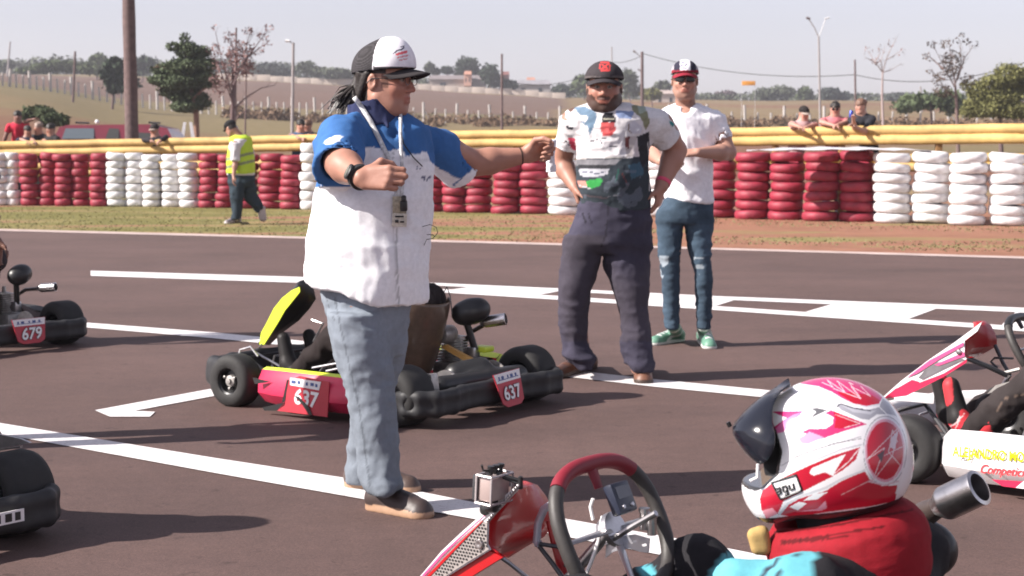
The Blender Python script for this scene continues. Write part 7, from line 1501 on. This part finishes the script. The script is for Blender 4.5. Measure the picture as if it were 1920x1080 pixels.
        po([(320, 770), (350, 735), (420, 690), (560, 650), (640, 600), (760, 548), (785, 590), (850, 625), (925, 620), (915, 700), (800, 725), (600, 752), (400, 780)], RD); st([(330, 765), (370, 715), (440, 675), (560, 635), (640, 590), (760, 545)], 12, (.55, .55, .58)); po([(380, 730), (425, 705), (470, 712), (420, 748)], WH); po([(445, 700), (500, 665), (572, 655), (520, 692)], WH); po([(410, 755), (520, 740), (560, 700), (570, 735), (540, 750)], (.66, .3, .38)); st([(640, 670), (780, 600), (900, 560)], 3, (.6, .4, .42)); po([(240, 750), (290, 735), (320, 765), (265, 790)], (.66, .25, .3))
        e = ((u-(1340+862/2.7))/(108/2.7))**2+((v-(680+445/2.7))/(172/2.7))**2; C[e < 1.0] = (.66, .64, .68); C[e < .86] = (.60, .30, .38); C[e < .72] = RD; C[(e < 1.05) & (e > 1.0)] = (.25, .25, .27)
        for pl in ([(770, 492), (860, 430), (800, 600)], [(770, 492), (840, 420), (930, 330)], [(800, 600), (900, 470), (930, 340)], [(900, 380), (880, 450), (940, 520), (900, 600)], [(860, 470), (960, 420)], [(900, 340), (885, 430), (925, 400), (900, 340)]): st(pl, 4, (.66, .50, .52))
        po([(822, 468), (862, 440), (845, 505)], (.06, .02, .03)); po([(895, 380), (925, 345), (915, 440), (890, 430)], (.6, .5, .55)); st([(780, 600), (860, 620), (930, 600)], 8, (.6, .45, .5)); st([(935, 300), (965, 420), (950, 560), (918, 660)], 6, (.72, .68, .7))
        # maker's plate
        pl = [(288, 608), (412, 568), (442, 648), (332, 692)]; po(pl, (.72, .71, .72)); st(pl+pl[:1], 8, BK)
        z = q@u_; xf = q@f; b_ = -.126+.16*(.11-xf)*1.0; rim = z < (c[2]-.126+.16*(V[:, 0]-(c[0]-.11)))-c[2]+.014; C[rim] = (.025, .02, .022)
        e2 = np.interp(z, ez, ex); C[(xf > e2-.004) & (z > -.068) & (z < .078) & (xf > .08)] = (.03, .03, .03)
        ins = (np.linalg.norm((q@np.stack(axh, 1)+A(0, 0, .01))/A(.122, .106, .112), axis=1) < 1.0); C[ins] = (.02, .02, .022)
    finish(S, 'helmet', t, mat('helmet_paint', rough=.2, attr=True, coat=.6), WH, .00155, paint=ph, rel=1)
    hh_ = Hit(['helmet']); o_ = A(312, 655); ex_ = A(.955, -.30); ey_ = A(.25, .97); hm = [q for q in t.children if q.name.startswith('helmet')][0]; plc = [(288, 608), (412, 568), (442, 648), (332, 692), (288, 608)]
    ribbon('plate_border', hh_, z27(plc), .0026, M_BLK, hm, off=.0012, n=30, th=.0006)
    for gl in ([(2, -14), (22, -14), (22, 14), (2, 14), (2, 0), (22, 0)], [(56, -14), (36, -14), (36, 12), (56, 12), (56, -14), (56, 30), (38, 30)], [(70, -14), (70, 12), (92, 12), (92, -14)]): ribbon('plate_letter', hh_, z27([tuple(o_+ex_*a+ey_*(b-2)) for a, b in gl]), .0030, M_BLK, hm, off=.0012, n=40, th=.0006)
    # raised visor
    g = []
    edge = [(1484, 724), (1462, 730), (1434, 743), (1409, 764), (1386, 786), (1371, 803), (1380, 822), (1397, 845), (1420, 864)]; inn = [(1500, 730), (1486, 742), (1474, 756), (1466, 772), (1464, 788), (1466, 804), (1470, 820), (1468, 840), (1456, 864)]
    for (a, b), (a2, b2) in zip(edge, inn):
        row = []; e0 = P(a, b, c[1]); i0 = P(a2, b2, c[1]-.105)
        for s in np.linspace(-1, 1, 15):
            w_ = 1-math.cos(s*math.pi/2); pt_ = e0*(1-w_)+A(i0[0], c[1], i0[2])*w_; yy = (.008+.121*math.sqrt(max(.06, 1-((i0-c)@f/.139)**2-((i0[2]-c[2])/.127)**2)))*math.sin(s*math.pi/2); row.append(pt_+l*yy*1.0)
        g.append(row)
    mb = MB(); mb.grid(g); o = mb.build('visor', mat('visor_smoke', (.012, .014, .022), .16, alpha=.82), t, world=True); q = o.modifiers.new('t', 'SOLIDIFY'); q.thickness = .003; s_ = o.modifiers.new('s', 'SUBSURF'); s_.levels = 1; s_.render_levels = 1
    mb = MB(); a = P(1369, 800, c[1]-.0); mb.tube([a, a+A(-.004, 0, .008)], .004, seg=8); mb.build('visor_tab', M_BLK, t, world=True)
    mb = MB(); mb.tube([P(1421, 870, c[1]-.07), P(1420, 895, c[1]-.07), P(1406, 902, c[1]-.07)], .003, seg=6); mb.build('port_trim', M_LET, t, world=True)
    S = Sdf(); S.ell(Hh(.0, 0, -.02), A(.105, .092, .10), axh); S.ell(Hh(.045, 0, -.03), A(.075, .070, .075), axh, k=.02); S.cap(Hh(.0, 0, -.05), W((hx-.03, 0, hz-.2)), .075, k=.03); finish(S, 'balaclava', t, cloth(), (.012, .012, .014), .008)
    # red neck brace
    S = Sdf(); n = 28
    for i in range(n):
        a = 2*math.pi*i/n; b = 2*math.pi*(i+1)/n
        def pt_(a): 
            back = .5-.5*math.cos(a); r = .024+.030*back; return Hh(.098*math.cos(a)-.014, .088*math.sin(a), -.172+.020*back), r
        (p0, r0), (p1, r1) = pt_(a), pt_(b)
        if i in (0, n-1): continue
        S.cap(p0, p1, r0, r1, k=.02); S.cap(p0-A(0, 0, .030+.01*(1-math.cos(a))), p1-A(0, 0, .030+.01*(1-math.cos(a))), r0*.95, r1*.95, k=.03)
    def pb(V, C):
        u, v = proj(V); C *= (1+.12*vnoise(V*20, 3))[:, None]
        for pl in ([(340, 905), (520, 885), (720, 850), (860, 830)], [(340, 915), (520, 897), (680, 875)], [(300, 860), (600, 825), (1000, 745)]): C[instroke(u, v, z27(pl), 4.2) & ((V-c)@l > 0)] *= .35
    def seams(V):
        return V
    finish(S, 'neck_brace', t, cloth('brace_cloth', .8), (.26, .010, .018), .0045, fold=dict(amp=.0025, sc=(10, 10, 40), seed=5), paint=pb)
    S = Sdf(); S.cap(P(1414, 1003, c[1]-.03), P(1420, 1028, c[1]-.03), .012, k=.005); S.cap(P(1428, 999, c[1]-.03), P(1434, 1028, c[1]-.03), .013, k=.006); S.cap(P(1414, 1003, c[1]-.03), P(1428, 999, c[1]-.03), .012, k=.004); finish(S, 'brace_pad', t, cloth('foam', .9), (.42, .28, .11), .004)
front_driver()
# ---------------------------------------------------------------- two bystanders just outside the left edge; their shadows and an arm reach into view
def bystander(u, v, label, shirt, arm=None):
    g = G(u, v); Y0 = g[1]; X0 = g[0]; t = thing('person', (X0, Y0, 0), label, 'person'); SK = A(.2, .1, .075); q = lambda x, y, z: A(X0+x, Y0+y, z); S = Sdf(); c = q(0, 0, 1.62); H, ax = head_prims(S, c, (.9, .3, -.1), lod=2)
    S.cap(q(0, 0, 1.55), q(0, 0, 1.42), .055, .07, k=.03); S.cap(q(0, 0, 1.38), q(0, 0, 1.0), .12, .13, k=.04); T = Sdf(); T.cap(q(0, 0, 1.36), q(0, 0, .95), .15, .15, k=.04); Q = Sdf(); Q.cap(q(0, 0, .98), q(0, 0, .88), .15, .15, k=.03)
    for s in (-1, 1):
        sh = q(.06*s, .17*s, 1.42); el = q(.10+.02*s, .24*s, 1.12); wr = q(.14, .25*s, .88); T.cap(q(0, 0, 1.38), sh, .08, .07, k=.04); T.cone(sh, el, .065, .07, k=.03)
        arm_prims(S, sh, el, wr); hand_prims(S, wr, unit(wr-el), A(0, -s, 0), A(1, 0, .2), 1, curl=(.5, .6, .4), lod=1)
        S.cap(q(0, .1*s, .92), q(.02, .11*s, .5), .07, .05, k=.03); S.cap(q(.02, .11*s, .5), q(0, .11*s, .1), .05, .04, k=.03); Q.cap(q(0, .09*s, .9), q(.02, .11*s, .5), .10, .075, k=.03); Q.cap(q(.02, .11*s, .5), q(0, .11*s, .1), .075, .065, k=.03)
    finish(S, 'body', t, skin_mat(), SK, .014); K = Sdf(); K.ell(H(-.015, 0, .045), A(.108, .086, .092), ax); K.half(lambda x, y, z: c[2]+.035-z); finish(K, 'hair', t, mat('hair', rough=.55, attr=True), DK, .010, fold=dict(amp=.01, sc=(25, 25, 25), seed=3)); finish(T, 'shirt', t, cloth(), shirt, .014, fold=dict(amp=.01, sc=(7, 7, 7))); finish(Q, 'trousers', t, cloth('denim', .9), (.05, .06, .09), .016, fold=dict(amp=.01, sc=(7, 7, 7)))
    for s in (-1, 1): shoe('shoe', t, q(-.06, .11*s, 0), q(.2, .11*s, 0), q(0, .11*s, .1), h=.01)
bystander(-98, 836, 'bystander in grey shirt standing just outside the left edge, casting a long shadow', (.3, .3, .3))
bystander(-76, 648, 'bystander beside kart 679 whose bare arm hangs at the left edge', (.3, .05, .05))

# ------------------------------------------------------------------ haze
def haze():
    mb = MB(); mb.box((0, 410, 12), (1260, 990, 44)); m = bpy.data.materials.new('haze'); m.use_nodes = True; n = m.node_tree.nodes; n.clear()
    out = n.new('ShaderNodeOutputMaterial'); pv = n.new('ShaderNodeVolumePrincipled'); pv.inputs['Color'].default_value = (.93, .93, 1.0, 1); pv.inputs['Density'].default_value = HAZE; pv.inputs['Anisotropy'].default_value = .3
    m.node_tree.links.new(pv.outputs[0], out.inputs['Volume']); o = mb.build('haze', m, smooth=False); tag(o, 'thin pale haze over the whole track and the far fields', 'haze', kind='stuff')
HAZE = .0005
haze()
